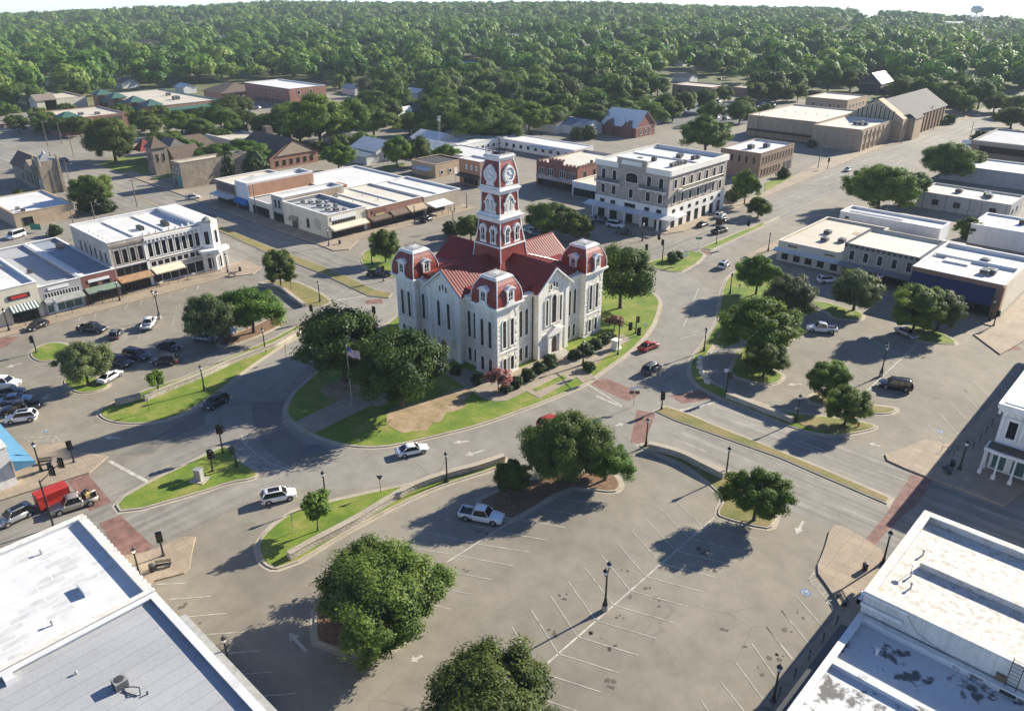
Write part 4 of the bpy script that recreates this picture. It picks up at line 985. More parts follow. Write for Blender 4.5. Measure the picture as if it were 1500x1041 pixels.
# red metal cross-gable roof with standing seams
def gable_roof(b, axis, half, ext0, ext1, ez, rz, c, rib=.62):
    """ridge along axis through c; two slopes with seams"""
    for e in (-1, 1):
        for k in (0, 1):
            pass
        if axis == 'x': A = [(ext0, c+e*half, ez), (ext1, c+e*half, ez), (ext1, c, rz), (ext0, c, rz)]
        else: A = [(c+e*half, ext0, ez), (c+e*half, ext1, ez), (c, ext1, rz), (c, ext0, rz)]
        b.mat('red_metal'); b.face(A); b.face([(x, y, z-.12) for x, y, z in reversed(A)])
        b.mat('red_rib'); n = int(abs(ext1-ext0)/rib)
        for i in range(1, n):
            s = ext0+(ext1-ext0)*i/n
            if axis == 'x': a0 = (s, c+e*half, ez+.03); a1 = (s, c, rz+.03)
            else: a0 = (c+e*half, s, ez+.03); a1 = (c, s, rz+.03)
            b.tube(a0, a1, .055, k=4, cap=False)
    b.mat('red_rib')
    if axis == 'x': b.tube((ext0, c, rz+.05), (ext1, c, rz+.05), .12, k=6)
    else: b.tube((c, ext0, rz+.05), (c, ext1, rz+.05), .12, k=6)
RZ, RE = 17.35, EV-.02
b = mb('red_metal', 'red_rib')
hw = GW+.85
gable_roof(b, 'y', hw, y0-.55, y1+.55, RE, RZ, CX); gable_roof(b, 'x', hw, x0-.55, x1+.55, RE, RZ, CY)
b.build('roof', ch)
# inner hip rising behind the gables round the tower foot
b = mb('red_metal', 'red_rib')
def frustum(b, cx, cy, ax, ay, z0, bx, by, z1, cap=True):
    a = [(cx-ax, cy-ay, z0), (cx+ax, cy-ay, z0), (cx+ax, cy+ay, z0), (cx-ax, cy+ay, z0)]; c = [(cx-bx, cy-by, z1), (cx+bx, cy-by, z1), (cx+bx, cy+by, z1), (cx-bx, cy+by, z1)]
    b.loft([a, c], cap)
frustum(b, CX, CY, 8.6, 9.6, EV+.9, 3.4, 3.4, 16.4)
b.mat('red_rib')
for sx in (-1, 1):
    for sy in (-1, 1): b.tube((CX+sx*8.6, CY+sy*9.6, EV+.93), (CX+sx*3.4, CY+sy*3.4, 16.43), .1, k=5)
for i in range(-12, 13):
    for s in (-1, 1):
        u = i*.62
        f = min(1, max(.0, (8.6-abs(u))/5.2)); b.tube((CX+u, CY+s*9.6, EV+.93), (CX+u, CY+s*(9.6-6.2*f), EV+.93+f*(16.4-EV-.9)), .05, k=4, cap=False)
        f = min(1, max(.0, (9.6-abs(u))/6.2)); b.tube((CX+s*8.6, CY+u, EV+.93), (CX+s*(8.6-5.2*f), CY+u, EV+.93+f*(16.4-EV-.9)), .05, k=4, cap=False)
b.build('inner_roof', ch)
# mansard domes
def curve_dome(b, cx, cy, prof, rib=None, ribr=.1):
    rings = [[(cx-r, cy-r, z), (cx+r, cy-r, z), (cx+r, cy+r, z), (cx-r, cy+r, z)] for r, z in prof]
    b.loft(rings, True)
    if rib:
        b.mat(rib)
        for sx, sy in ((-1, -1), (1, -1), (1, 1), (-1, 1)):
            for (r, z), (r2, z2) in zip(prof, prof[1:]): b.tube((cx+sx*r, cy+sy*r, z), (cx+sx*r2, cy+sy*r2, z2), ribr, k=6)
DPROF = [(3.05, EV+.1), (3.1, EV+.9), (3.06, EV+1.6), (2.92, EV+2.35), (2.68, EV+3.05), (2.36, EV+3.7), (2.0, EV+4.25), (1.75, EV+4.5)]
def dormer(parent, face, cx, cy, off, z):
    """white hooded dormer standing out of the curved mansard"""
    d = mb('white_trim')
    out = [(-.62, 0), (-.62, 1.75), (-.85, 1.9), (-.8, 2.1), (-.4, 2.35), (0, 2.5), (.4, 2.35), (.8, 2.1), (.85, 1.9), (.62, 1.75), (.62, 0)]
    d.extr([(u, -.05, v) for u, v in reversed(out)], (0, 1.3, 0))
    d.box(-.78, .78, -.14, .2, -.14, .1)
    for e in (-1, 1): d.box(e*.42, e*.68, -.12, 0, .1, 1.75)
    d.extr([(u*1.04, -.2, v) for u, v in [(-.9, 1.85), (-.85, 2.1), (-.4, 2.38), (0, 2.55), (.4, 2.38), (.85, 2.1), (.9, 1.85), (.5, 2.0), (0, 2.2), (-.5, 2.0)]][::-1], (0, .3, 0))
    me = d.mesh('dormer'); o = wloc(parent)
    r = FACE[face]; v = Vector((0, -off, 0)); v.rotate(Matrix.Rotation(r, 3, 'Z'))
    w = put('dormer', me, parent, (cx+v.x-o.x, cy+v.y-o.y, z-o.z), r); w.scale = (1.25, 1.1, 1.22)
    p = mb('window_glass', 'white_trim'); p.face([(x, -.07, .2+zz) for x, zz in reversed(arch_pts(.66, 1.5, 'round'))]); p.mat('white_trim'); p.box(-.03, .03, -.1, -.06, .2, 1.65); p.box(-.33, .33, -.1, -.06, .85, .92)
    put('window', p.mesh('window'), w)
DOME = mb('red_shingle', 'white_trim'); curve_dome(DOME, 0, 0, DPROF, 'white_trim', .1)
dome_me = DOME.mesh('mansard_roof')
DK = mb('white_trim', 'bright_metal', 'black_paint'); DK.box(-2.05, 2.05, -2.05, 2.05, EV+4.4, EV+4.65); DK.box(-1.8, 1.8, -1.8, 1.8, EV+4.65, EV+4.85)
DK.mat('bright_metal'); frustum(DK, 0, 0, 1.7, 1.7, EV+4.85, .3, .3, EV+5.1); DK.mat('black_paint')
for k in range(9):
    q = -1.2+k*.3
    for sx, sy in ((q, -1.2), (q, 1.2), (-1.2, q), (1.2, q)): DK.tube((sx, sy, EV+4.75), (sx, sy, EV+5.6), .03, k=4)
for s in (-1, 1):
    for zz in (EV+5.0, EV+5.25): DK.tube((-1.2, s*1.2, zz), (1.2, s*1.2, zz), .018, k=4); DK.tube((s*1.2, -1.2, zz), (s*1.2, 1.2, zz), .018, k=4)
deck_me = DK.mesh('roof_deck')
for ax in PX:
    for ay in PY:
        mx, my = (ax[0]+ax[1])/2, (ay[0]+ay[1])/2
        d = put('mansard_roof', dome_me, ch, (mx-CX, my-CY, 0)); put('roof_deck', deck_me, d)
        for f in FACE: dormer(d, f, mx, my, 3.2, EV+.5)
# tower
def stage(nm, prof, ribs=.12, m='red_shingle'):
    b = mb(m, 'white_trim'); curve_dome(b, CX, CY, prof, 'white_trim', ribs); return b.build(nm, ch)
stage('tower_base', [(3.75, 15.2), (3.5, 16.8), (3.36, 18.0), (3.3, 19.0)])
s1 = stage('tower_belfry', [(3.2, 19.0), (2.98, 20.5), (2.78, 22.2), (2.68, 23.6)])
s2 = stage('tower_louvre_stage', [(2.45, 24.7), (2.34, 26), (2.3, 28.6)])
s3 = stage('tower_clock_stage', [(2.42, 29.6), (2.36, 30.8), (2.2, 32.2), (1.92, 33.4), (1.66, 34.2)])
def tband(nm, prof):
    b = mb('white_trim')
    for r, za, zb in prof: b.box(CX-r, CX+r, CY-r, CY+r, za, zb)
    b.build(nm, ch)
tband('tower_cornice', [(3.42, 18.85, 19.1)]); tband('tower_cornice', [(2.8, 23.3, 23.7), (3.0, 23.7, 24.05), (3.2, 24.05, 24.25), (2.72, 24.25, 24.8)])
tband('tower_cornice', [(2.42, 28.3, 28.7), (2.62, 28.7, 29.0), (2.8, 29.0, 29.2), (2.5, 29.2, 29.65)])
tband('tower_cornice', [(1.72, 34.0, 34.3), (1.9, 34.3, 34.6), (2.06, 34.6, 34.85), (1.85, 34.85, 35.05)])
b = mb('black_paint', 'white_trim')
for k in range(11):
    q = -1.7+k*.34
    for sx, sy in ((q, -1.7), (q, 1.7), (-1.7, q), (1.7, q)):
        h = 1.25 if k % 5 == 0 else .6; b.tube((CX+sx, CY+sy, 35.05), (CX+sx, CY+sy, 35.05+h), .045, k=4)
for s in (-1, 1):
    for zz in (35.3, 35.6): b.tube((CX-1.7, CY+s*1.7, zz), (CX+1.7, CY+s*1.7, zz), .035, k=4); b.tube((CX+s*1.7, CY-1.7, zz), (CX+s*1.7, CY+1.7, zz), .022, k=4)
b.tube((CX, CY, 35), (CX, CY, 37.8), .09, .05, 6); b.box(CX-.35, CX+.35, CY-.03, CY+.03, 36.7, 36.8); b.box(CX-.8, CX+.8, CY-.8, CY+.8, 35.05, 35.35)
b.build('roof_cresting', ch)
def onface(face, r, z):
    v = Vector((0, -r, 0)); v.rotate(Matrix.Rotation(FACE[face], 3, 'Z')); return (v.x, v.y, z)
# belfry: two hooded windows each side; louvre stage: one big trefoil hood; clock stage: clock with carved surround
hb = mb('white_trim')
ho = [(-.86, 0), (-.86, .25), (-.68, .35), (-.66, 1.9), (-.95, 2.2), (-.9, 2.8), (-.55, 3.3), (0, 3.55), (.55, 3.3), (.9, 2.8), (.95, 2.2), (.66, 1.9), (.68, .35), (.86, .25), (.86, 0)]
hb.extr([(u, -.35, v) for u, v in reversed(ho)], (0, 1.0, 0))
for k in range(6):
    a0 = math.pi*k/6; a1 = math.pi*(k+1)/6
    hb.extr([(.86*math.cos(a0), -.5, 2.35+1.05*math.sin(a0)), (.86*math.cos(a1), -.5, 2.35+1.05*math.sin(a1)), (.62*math.cos(a1), -.5, 2.35+.8*math.sin(a1)), (.62*math.cos(a0), -.5, 2.35+.8*math.sin(a0))], (0, .2, 0))
hood_me = hb.mesh('window_hood')
hp = mb('window_glass', 'white_trim'); hp.face([(x, -.37, .45+z) for x, z in reversed(arch_pts(.78, 2.35, 'round'))]); hp.mat('white_trim'); hp.box(-.04, .04, -.42, -.36, .45, 2.7); hp.box(-.39, .39, -.42, -.36, 1.5, 1.58)
hpane = hp.mesh('window')
lb = mb('white_trim')
lo = [(-1.45, 0), (-1.45, .35), (-1.25, .45), (-1.25, 1.35), (-1.5, 1.5), (-1.5, 1.9), (-1.1, 2.1), (-.95, 2.6), (-.5, 3.15), (0, 3.55), (.5, 3.15), (.95, 2.6), (1.1, 2.1), (1.5, 1.9), (1.5, 1.5), (1.25, 1.35), (1.25, .45), (1.45, .35), (1.45, 0)]
lb.extr([(u, -.2, v) for u, v in reversed(lo)], (0, .9, 0))
lb.extr([(u*.98, -.34, v) for u, v in [(-1.5, 1.5), (-1.5, 1.9), (-1.1, 2.1), (-.95, 2.6), (-.5, 3.15), (0, 3.55), (.5, 3.15), (.95, 2.6), (1.1, 2.1), (1.5, 1.9), (1.5, 1.5), (1.1, 1.72), (.75, 2.4), (.4, 2.8), (0, 3.05), (-.4, 2.8), (-.75, 2.4), (-1.1, 1.72)]][::-1], (0, .2, 0))
lou_me = lb.mesh('louvre_hood')
lp = mb('limestone_trim', 'grey_metal')
for e in (-.55, .55):
    lp.mat('grey_metal'); lp.face([(e+x, -.215, .4+z) for x, z in reversed(arch_pts(.7, 2.0, 'round'))]); lp.mat('limestone_trim')
    for k in range(7): lp.box(e-.33, e+.33, -.27, -.215, .5+k*.23, .6+k*.23)
lou_p = lp.mesh('louvre')
cb = mb('white_trim')
co = [(-1.0, 0), (-1.0, .2), (-.8, .55), (-1.3, 1.0), (-1.62, 1.6), (-1.55, 2.3), (-1.2, 2.7), (-.9, 3.1), (-.4, 3.5), (0, 3.75), (.4, 3.5), (.9, 3.1), (1.2, 2.7), (1.55, 2.3), (1.62, 1.6), (1.3, 1.0), (.8, .55), (1.0, .2), (1.0, 0)]
cb.extr([(u, -.16, v) for u, v in reversed(co)], (0, .9, 0))
for k in range(20):
    a0 = 2*math.pi*k/20; a1 = 2*math.pi*(k+1)/20
    cb.extr([(1.32*math.cos(a0), -.28, 2.0+1.32*math.sin(a0)), (1.32*math.cos(a1), -.28, 2.0+1.32*math.sin(a1)), (1.12*math.cos(a1), -.28, 2.0+1.12*math.sin(a1)), (1.12*math.cos(a0), -.28, 2.0+1.12*math.sin(a0))][::-1], (0, .14, 0))
clk_me = cb.mesh('clock_surround')
cf = mb('sign_white', 'black_paint'); cf.face([(1.13*math.cos(-2*math.pi*k/24), -.18, 2.0+1.13*math.sin(-2*math.pi*k/24)) for k in range(24)]); cf.mat('black_paint')
for k in range(12):
    a = 2*math.pi*k/12; ca, sa = math.cos(a), math.sin(a)
    cf.tube((.78*ca, -.2, 2+.78*sa), (1.02*ca, -.2, 2+1.02*sa), .055, k=4)
for ang, L in ((2.2, .62), (-.35, .95)): cf.tube((0, -.22, 2), (L*math.cos(ang), -.22, 2+L*math.sin(ang)), .06, .035, 4)
clk_f = cf.mesh('clock_face')
for f in FACE:
    r = FACE[f]
    for e in (-1.28, 1.28):
        v = Vector((e, -2.82, 0)); v.rotate(Matrix.Rotation(r, 3, 'Z')); h = put('window_hood', hood_me, s1, (v.x, v.y, 19.3), r); put('window', hpane, h)
    h = put('louvre_hood', lou_me, s2, onface(f, 2.3, 24.85), r); put('louvre', lou_p, h)
    h = put('clock_surround', clk_me, s3, onface(f, 2.26, 29.75), r); h.rotation_euler = (R(0), 0, r); put('clock_face', clk_f, h)
# windows of the walls
TALL = dict(w=.82, h=5.0, arch='round', fr='limestone_trim', s=.2, d=.16, mull=1, rails=3, frame2='tan_shingle')
LOW = dict(w=.82, h=2.6, arch='round', fr='limestone_trim', s=.2, d=.16, mull=1, rails=1, frame2='tan_shingle')
CTALL = dict(w=1.3, h=5.4, arch='round', fr='limestone_trim', s=.26, d=.2, mull=2, rails=3, hood=.3, frame2='tan_shingle')
TINY = dict(w=.42, h=1.0, arch='round', fr='limestone_trim', s=.1, d=.08, mull=0, rails=0)
DOOR = dict(w=1.7, h=3.5, arch='round', fr='limestone_trim', s=.4, d=.3, mull=1, rails=0, gl='wood', frame2='wood')
def facew(face, u, z, spec, off):
    if face == '-y': return window(ch, face, CX+u, y0+off, z, spec)
    if face == '+y': return window(ch, face, CX-u, y1-off, z, spec)
    if face == '+x': return window(ch, face, x1-off, CY+u, z, spec)
    return window(ch, face, x0+off, CY-u, z, spec)
for f in ('-y', '+x'):
    H = HX if 'y' in f else HY
    pc = H-PAV/2
    for s in (-1, 1):
        for e in (-.95, .95):
            facew(f, s*pc+e, 5.6, TALL, 0); facew(f, s*pc+e, .95, LOW, 0)
        rc = (H-PAV+GW)/2; rw = H-PAV-GW
        for e in ((-.75, .75) if rw > 3.0 else (-.55, .75) if s*(1 if f == '-y' else 1) > 0 and f == '-y' else (0,)):
            facew(f, s*rc+e, 5.6, TALL, 1.1); facew(f, s*rc+e, .95, LOW, 1.1)
    if f in ('-y', '+y'):
        for e in (-1.3, 1.3): facew(f, e, 6.1, TALL, -.1)
    else:
        facew(f, 0, 6.4, CTALL, -.1)
        for e in (-1.9, 1.9): facew(f, e, 6.3, dict(TALL, w=.62), -.1)
    for e, z in ((-.8, 13.0), (0, 13.35), (.8, 13.0)): facew(f, e, z, TINY, -.1)
    # doorway with pediment
    r = FACE[f]; dm, dp = win_mesh(**DOOR)
    d = mb('limestone_trim'); d.box(-1.9, -1.25, -.55, 0, 0, 4.0); d.box(1.25, 1.9, -.55, 0, 0, 4.0); d.box(-2.05, 2.05, -.7, 0, 4.0, 4.5)
    d.extr([(-2.05, -.7, 4.5), (0, -.7, 5.6), (2.05, -.7, 4.5)][::1], (0, .7, 0))
    v = Vector((0, -((y1-y0)/2+.1) if 'y' in f else -((x1-x0)/2+.1), 0)); v.rotate(Matrix.Rotation(r, 3, 'Z'))
    pt = put('portal', d.mesh('portal'), ch, (v.x, v.y, 0.2), r); dr = put('door', dm, pt, (0, -.12, .1)); put('door_leaf', dp, dr).name = 'door_leaf'
    st = mb('pale_concrete')
    for k in range(4): st.box(-2.4, 2.4, -2.4+k*.45, 0, k*.1+.1*0, .1+k*.1)
    put('entrance_steps', st.mesh('entrance_steps'), pt, (0, 0, -.02))
# downpipe
b = mb('dark_metal'); b.tube((x1-1.0, CY-GW-.25, .2), (x1-1.0, CY-GW-.25, EV-.9), .09, k=6); b.build('downpipe', ch)
# ------------------------------------------------------------ other buildings
def building(name, label, x0, x1, y0, y1, h, wall, roof, par=.6, cop='white_trim', cat='building', group=None, t=.32, front=None):
    o = thing(name, label, cat, (x1, y0, 0), 0, group)
    o['x0'], o['x1'], o['y0'], o['y1'], o['h'] = x0, x1, y0, y1, h
    b = mb(wall); r = h-par
    b.face([(x0, y0, 0), (x1, y0, 0), (x1, y0, h), (x0, y0, h)]); b.face([(x1, y0, 0), (x1, y1, 0), (x1, y1, h), (x1, y0, h)])
    b.face([(x1, y1, 0), (x0, y1, 0), (x0, y1, h), (x1, y1, h)]); b.face([(x0, y1, 0), (x0, y0, 0), (x0, y0, h), (x0, y1, h)])
    b.mat(roof)
    for q in ([(x0+t, y0+t), (x1-t, y0+t)], [(x1-t, y0+t), (x1-t, y1-t)], [(x1-t, y1-t), (x0+t, y1-t)], [(x0+t, y1-t), (x0+t, y0+t)]):
        (ax, ay), (bx, by) = q; b.face([(bx, by, r), (ax, ay, r), (ax, ay, h), (bx, by, h)])
    b.build('wall', o)
    b = mb(roof); b.face([(x0+t, y0+t, r), (x1-t, y0+t, r), (x1-t, y1-t, r), (x0+t, y1-t, r)]); b.build('roof', o)
    c = .1; b = mb(cop)
    for q in ((x0-c, x1+c, y0-c, y0+t+c), (x0-c, x1+c, y1-t-c, y1+c), (x0-c, x0+t+c, y0+t+c, y1-t-c), (x1-t-c, x1+c, y0+t+c, y1-t-c)): b.box(q[0], q[1], q[2], q[3], h, h+.12)
    b.build('coping', o); return o
def F(o, face): return {'-y': o['y0'], '+x': o['x1'], '+y': o['y1'], '-x': o['x0']}[face]
def at(o, face, u, off=0):
    """u metres along the face from the corner nearest the camera"""
    if face == '-y': return o['x1']-u, o['y0']-off
    if face == '+x': return o['x1']+off, o['y0']+u
    if face == '-x': return o['x0']-off, o['y0']+u
    return o['x1']-u, o['y1']+off
def rowwin(o, face, us, z, off=0, **spec):
    for u in us: x, y = at(o, face, u, off); window(o, face, x, y, z, spec)
def spread(a, b, n): return [a+(b-a)*(i+.5)/n for i in range(n)]
def facebox(o, face, u0, u1, d0, d1, z0, z1, mat, name):
    p = at(o, face, u0, d0); q = at(o, face, u1, d1); b = mb(mat); b.box(p[0], q[0], p[1], q[1], z0, z1); return b.build(name, o)
def awning(o, face, u0, u1, z1, z0, depth, mat, valance=.35, posts=0, name='awning'):
    b = mb(mat); e = .02
    def pt(u, d, z): x, y = at(o, face, u, d); return (x, y, z)
    for u in (u0, u1): pass
    A = [pt(u0, e, z1), pt(u1, e, z1), pt(u1, depth, z0), pt(u0, depth, z0)]
    B = [(x, y, z-.08) for x, y, z in A]
    b.loft([A, B]); v = [pt(u0, depth, z0), pt(u1, depth, z0)]
    if valance:
        b.face([v[0], v[1], (*v[1][:2], z0-valance), (*v[0][:2], z0-valance)])
        for u in (u0, u1): b.face([pt(u, e, z1), pt(u, depth, z0), pt(u, depth, z0-valance), pt(u, e, z0-valance)])
    aw = b.build(name, o)
    for k in range(posts):
        u = u0+.15+(u1-u0-.3)*k/max(1, posts-1); b = mb('dark_metal'); x, y, z = pt(u, depth-.15, 0); b.tube((x, y, .1), (x, y, z0-.05), .06, k=6); b.build('post', aw)
    return aw
def shopfront(o, face, u0, u1, z=3.0, mat='window_glass', frame='dark_metal', n=3, base='dark_metal'):
    """recessed shop windows and a door between piers"""
    b = mb(frame)
    def bx(ua, ub, d0, d1, za, zb): p = at(o, face, ua, d0); q = at(o, face, ub, d1); b.box(p[0], q[0], p[1], q[1], za, zb)
    bx(u0, u1, .01, .10, z-.18, z); bx(u0, u1, .01, .12, .12, .5)
    for k in range(n+1):
        u = u0+(u1-u0-.1)*k/n; bx(u, u+.1, .01, .11, .12, z)
    s = b.build('shopfront', o); b = mb(mat); bx(u0+.02, u1-.02, .0, .03, .45, z-.1); b.build('shop_window', s)
    return s
def hvac(o, x, y, z, s=1.1, h=1.0, m='hvac_grey'):
    b = mb(m, 'hvac_dark'); b.box(x-s/2, x+s/2, y-s/2, y+s/2, z+.12, z+h); b.mat('hvac_dark'); b.box(x-s/2+.06, x+s/2-.06, y-s/2+.06, y+s/2-.06, z, z+.12)
    for e in (-1, 1):
        b.box(x-s*.42, x+s*.42, y+e*s*.5-.0, y+e*(s*.5+.012), z+.25, z+h-.15); b.box(x+e*s*.5, x+e*(s*.5+.012), y-s*.42, y+s*.42, z+.25, z+h-.15)
    b.lathe((x, y, z+h), [(s*.36, 0), (s*.36, .06), (s*.1, .08)], 12); return b.build('hvac_unit', o)
def vent(o, x, y, z, h=.6, r=.12):
    b = mb('galvanized'); b.tube((x, y, z), (x, y, z+h), r, k=8); b.lathe((x, y, z+h), [(r*1.6, 0), (r*1.6, .12), (r*.3, .22)], 8); return b.build('roof_vent', o)
def sign(o, face, u0, u1, z0, z1, mat, txt=None, tm='sign_white', size=None, off=.02, d=.12):
    b = mb(mat); p = at(o, face, u0, off); q = at(o, face, u1, off+d); b.box(p[0], q[0], p[1], q[1], z0, z1); s = b.build('sign_board', o)
    if txt:
        x, y = at(o, face, (u0+u1)/2, off+d+.005); text(s, txt, size or (z1-z0)*.7, (x, y, (z0+z1)/2), face, tm)
    return s
def band(o, face, u0, u1, z0, z1, d, mat, name='cornice'): return facebox(o, face, u0, u1, .0, d, z0, z1, mat, name)
def membrane(o, x0, x1, y0, y1, z, mat='white_trim', h=.35): b = mb(mat); b.box(x0, x1, y0, y1, z, z+h); return b.build('roof_curb', o)
def gable_house(name, label, x0, x1, y0, y1, ev, rz, axis, wall, roof, cat='house', over=.5, group=None, hip=0):
    o = thing(name, label, cat, (x1, y0, 0), 0, group); o['x0'], o['x1'], o['y0'], o['y1'], o['h'] = x0, x1, y0, y1, ev
    add_gable(o, x0, x1, y0, y1, ev, rz, axis, wall, roof, over, hip); return o
def add_gable(o, x0, x1, y0, y1, ev, rz, axis, wall, roof, over=.5, hip=0, nm=('wall', 'roof')):
    b = mb(wall); cx, cy = (x0+x1)/2, (y0+y1)/2
    if axis == 'y':
        b.extr([(x0, y0, 0), (x1, y0, 0), (x1, y0, ev)]+([(cx, y0, rz-.06)] if not hip else [])+[(x0, y0, ev)], (0, y1-y0, 0))
    else:
        b.extr([(x0, y1, 0), (x0, y0, 0), (x0, y0, ev)]+([(x0, cy, rz-.06)] if not hip else [])+[(x0, y1, ev)], (x1-x0, 0, 0))
    b.build(nm[0], o)
    b = mb(roof); e0, e1, f0, f1 = x0-over, x1+over, y0-over, y1+over; sl = .1; ez = ev-.02
    if axis == 'y': r0, r1 = (cx, f0+hip), (cx, f1-hip)
    else: r0, r1 = (e0+hip, cy), (e1-hip, cy)
    R0, R1 = (*r0, rz), (*r1, rz)
    C = [(e0, f0, ez), (e1, f0, ez), (e1, f1, ez), (e0, f1, ez)]
    if axis == 'y': fs = [[C[1], C[2], R1, R0], [C[3], C[0], R0, R1]]+([[C[0], C[1], R0], [C[2], C[3], R1]] if hip else [])
    else: fs = [[C[0], C[1], R1, R0], [C[2], C[3], R0, R1]]+([[C[1], C[2], R1], [C[3], C[0], R0]] if hip else [])
    for q in fs: b.face(q); b.face([(x, y, z-sl) for x, y, z in reversed(q)])
    for k in range(4): a, c = C[k], C[(k+1) % 4]; b.face([(a[0], a[1], a[2]-sl), (c[0], c[1], c[2]-sl), c, a])
    return b.build(nm[1], o)
NW = dict(w=.9, h=1.5, mull=1, rails=1, s=.08, d=.06)

# --- left row of the square
o = building('commercial_building', 'old two storey stone block with white roof and tall arched upper windows', -196.5, -175.2, 58.7, 79.6, 11.7, 'old_stone', 'white_roof', .9)
us = spread(.6, 7.4, 4); rowwin(o, '+x', us, 6.6, w=1.0, h=3.1, arch='seg', fr='old_stone', s=.18, d=.14, mull=0, rails=1, hood=.25, frame2='dark_metal')
us = spread(8.0, 20.7, 8); rowwin(o, '+x', us, 6.6, w=.95, h=3.2, arch='seg', fr='white_trim', s=.16, d=.14, mull=0, rails=1, hood=.2, frame2='dark_metal')
for u in (.2, 7.7, 20.7): facebox(o, '+x', u-.3, u+.3, .0, .25, 0, 11.2, 'old_stone' if u < 1 else 'white_trim', 'pilaster')
band(o, '+x', 0, 7.6, 10.6, 11.1, .35, 'rubble_stone'); band(o, '+x', 7.7, 20.9, 10.6, 11.3, .45, 'white_trim'); band(o, '+x', 0, 20.9, 5.9, 6.2, .25, 'white_trim')
for k in range(14): x, y = at(o, '+x', 8.3+k*.92, .4); b = mb('white_trim'); b.box(x-.4, x+.04, y-.12, y+.12, 10.0, 10.7); b.build('bracket', o)
shopfront(o, '+x', .6, 7.3, 3.2, n=4); shopfront(o, '+x', 8.1, 20.4, 3.2, n=6, frame='white_trim'); 
rowwin(o, '+x', spread(.6, 7.4, 4), 4.0, w=1.4, h=1.5, fr='dark_metal', s=.08, d=.06, mull=0, rails=0); rowwin(o, '+x', spread(8.2, 20.4, 8), 4.3, w=1.15, h=1.1, fr='white_trim', s=.1, d=.06, mull=1, rails=0)
awning(o, '+x', .3, 7.7, 3.9, 3.1, 2.6, 'rust_metal', .15, 5); awning(o, '+x', 8, 15, 4.1, 3.3, 2.7, 'cream_fabric', .2, 4)
rowwin(o, '-y', spread(1, 18, 6), 6.8, w=.9, h=2.2, arch='seg', fr='old_stone', s=.15, d=.08, mull=0, rails=1)
zr = 10.8
for y in (66, 73): membrane(o, -196, -176.2, y-.3, y+.3, zr, 'white_roof', .3)
for i, (x, y) in enumerate(((-183, 69.5), (-184.4, 69.5), (-182, 75), (-183.2, 75.2), (-184.4, 75.3))): hvac(o, x, y, zr, 1.0, .9, 'hvac_dark')
for k in range(5): vent(o, -178-k*2.6, 59.9, zr, .7)
for k in range(9): x, y = at(o, '+x', 8+k*1.5, -.2); b = mb('white_trim'); b.lathe((x, y, 11.8), [(.28, 0), (.28, .3), (.12, .5), (.02, .8)], 8); b.build('finial', o)
# chamfered corner pavilion with columned porch
b = mb('white_trim', 'window_glass'); b.prism([(-177, 79.60), (-175.2, 79.60), (-173.9, 81.80), (-175, 84.00), (-179, 84.20), (-196.5, 84.20), (-196.5, 79.60)], 0, 11.9); b.mat('white_trim')
b.build('corner_bay', o)
for (ax, ay), (bx, by) in (((-175.2, 79.60), (-173.9, 81.80)), ((-173.9, 81.80), (-175, 84.00))):
    mx, my = (ax+bx)/2, (ay+by)/2; ang = math.atan2(by-ay, bx-ax)
    for z, hh, w in ((6.6, 3.1, 1.0), (.6, 2.7, 1.3), (4.0, 1.2, 1.2)):
        f, p = win_mesh(w=w, h=hh, fr='white_trim', s=.14, d=.12); oo = wloc(o); q = put('window', f, o, (mx-oo.x, my-oo.y, z), ang); put('pane', p, q)
for k in range(5):
    a = -1.1+k*.55; x = -175.6+3.4*math.cos(a)*.9; y = 81.9+3.2*math.sin(a); b = mb('white_trim'); b.tube((x, y, .1), (x, y, 4.6), .16, .13, 8); b.lathe((x, y, 4.6), [(.14, 0), (.26, .2), (.26, .3)], 8); b.build('column', o)
b = mb('white_trim'); b.prism([(-175, 78.20), (-173, 78.40), (-171.9, 81.80), (-173.2, 85.20), (-175.2, 85.40)], 4.9, 5.6, True, True); b.build('porch_roof', o)
b = mb('old_stone'); b.lathe((-174.6, 81.60, 11.9), [(1.4, 0), (1.4, .5), (1.0, .9), (.3, 1.3)], 8); b.build('corner_turret', o)

o = building('store_building', 'dark red storefront with a flat blue grey roof beside the stone block', -208, -173.4, 51.3, 58.5, 6.4, 'dark_red_brick', 'bluegrey_roof', .5)
shopfront(o, '+x', .5, 6.8, 2.9, n=3); awning(o, '+x', .3, 7.0, 3.7, 3.0, 2.0, 'pale_green_metal', .15, 4); sign(o, '+x', 1.3, 5.7, 4.75, 5.35, 'sign_white', None); rowwin(o, '+x', (2.4, 5), 3.9, w=1.4, h=.7, fr='dark_metal', s=.08, d=.05, mull=0, rails=0)
hvac(o, -200, 56.5, 5.9, 1.4, 1.1, 'hvac_dark'); membrane(o, -207.5, -174, 51.65, 52.7, 5.9)
o = building('store_building', 'pale grey storefront with a strip of small transom windows', -208, -173.4, 43.1, 51.25, 6.3, 'grey_wall', 'grey_roof', .5)
rowwin(o, '+x', spread(.7, 7.6, 12), 3.7, w=.38, h=.95, fr='white_trim', s=.06, d=.05, mull=0, rails=0); sign(o, '+x', 1.6, 5.6, 5.2, 5.75, 'sign_white', None)
awning(o, '+x', .3, 7.9, 3.5, 2.9, 1.9, 'hvac_grey', .2, 0); shopfront(o, '+x', .6, 7.6, 2.7, n=4, frame='white_trim', mat='green_glass'); hvac(o, -186, 45.5, 5.8, .9, .8, 'hvac_dark')
o = building('store_building', 'cream storefront with dark sign panel and striped awning at the left edge', -201, -173.3, 20, 43.0, 7.6, 'cream_wall', 'white_roof', .6)
sign(o, '+x', 17.2, 21.3, 5.0, 6.0, 'sign_black', None); sign(o, '+x', 17.8, 20.7, 5.2, 5.8, 'sign_red', None, off=.15, d=.04)
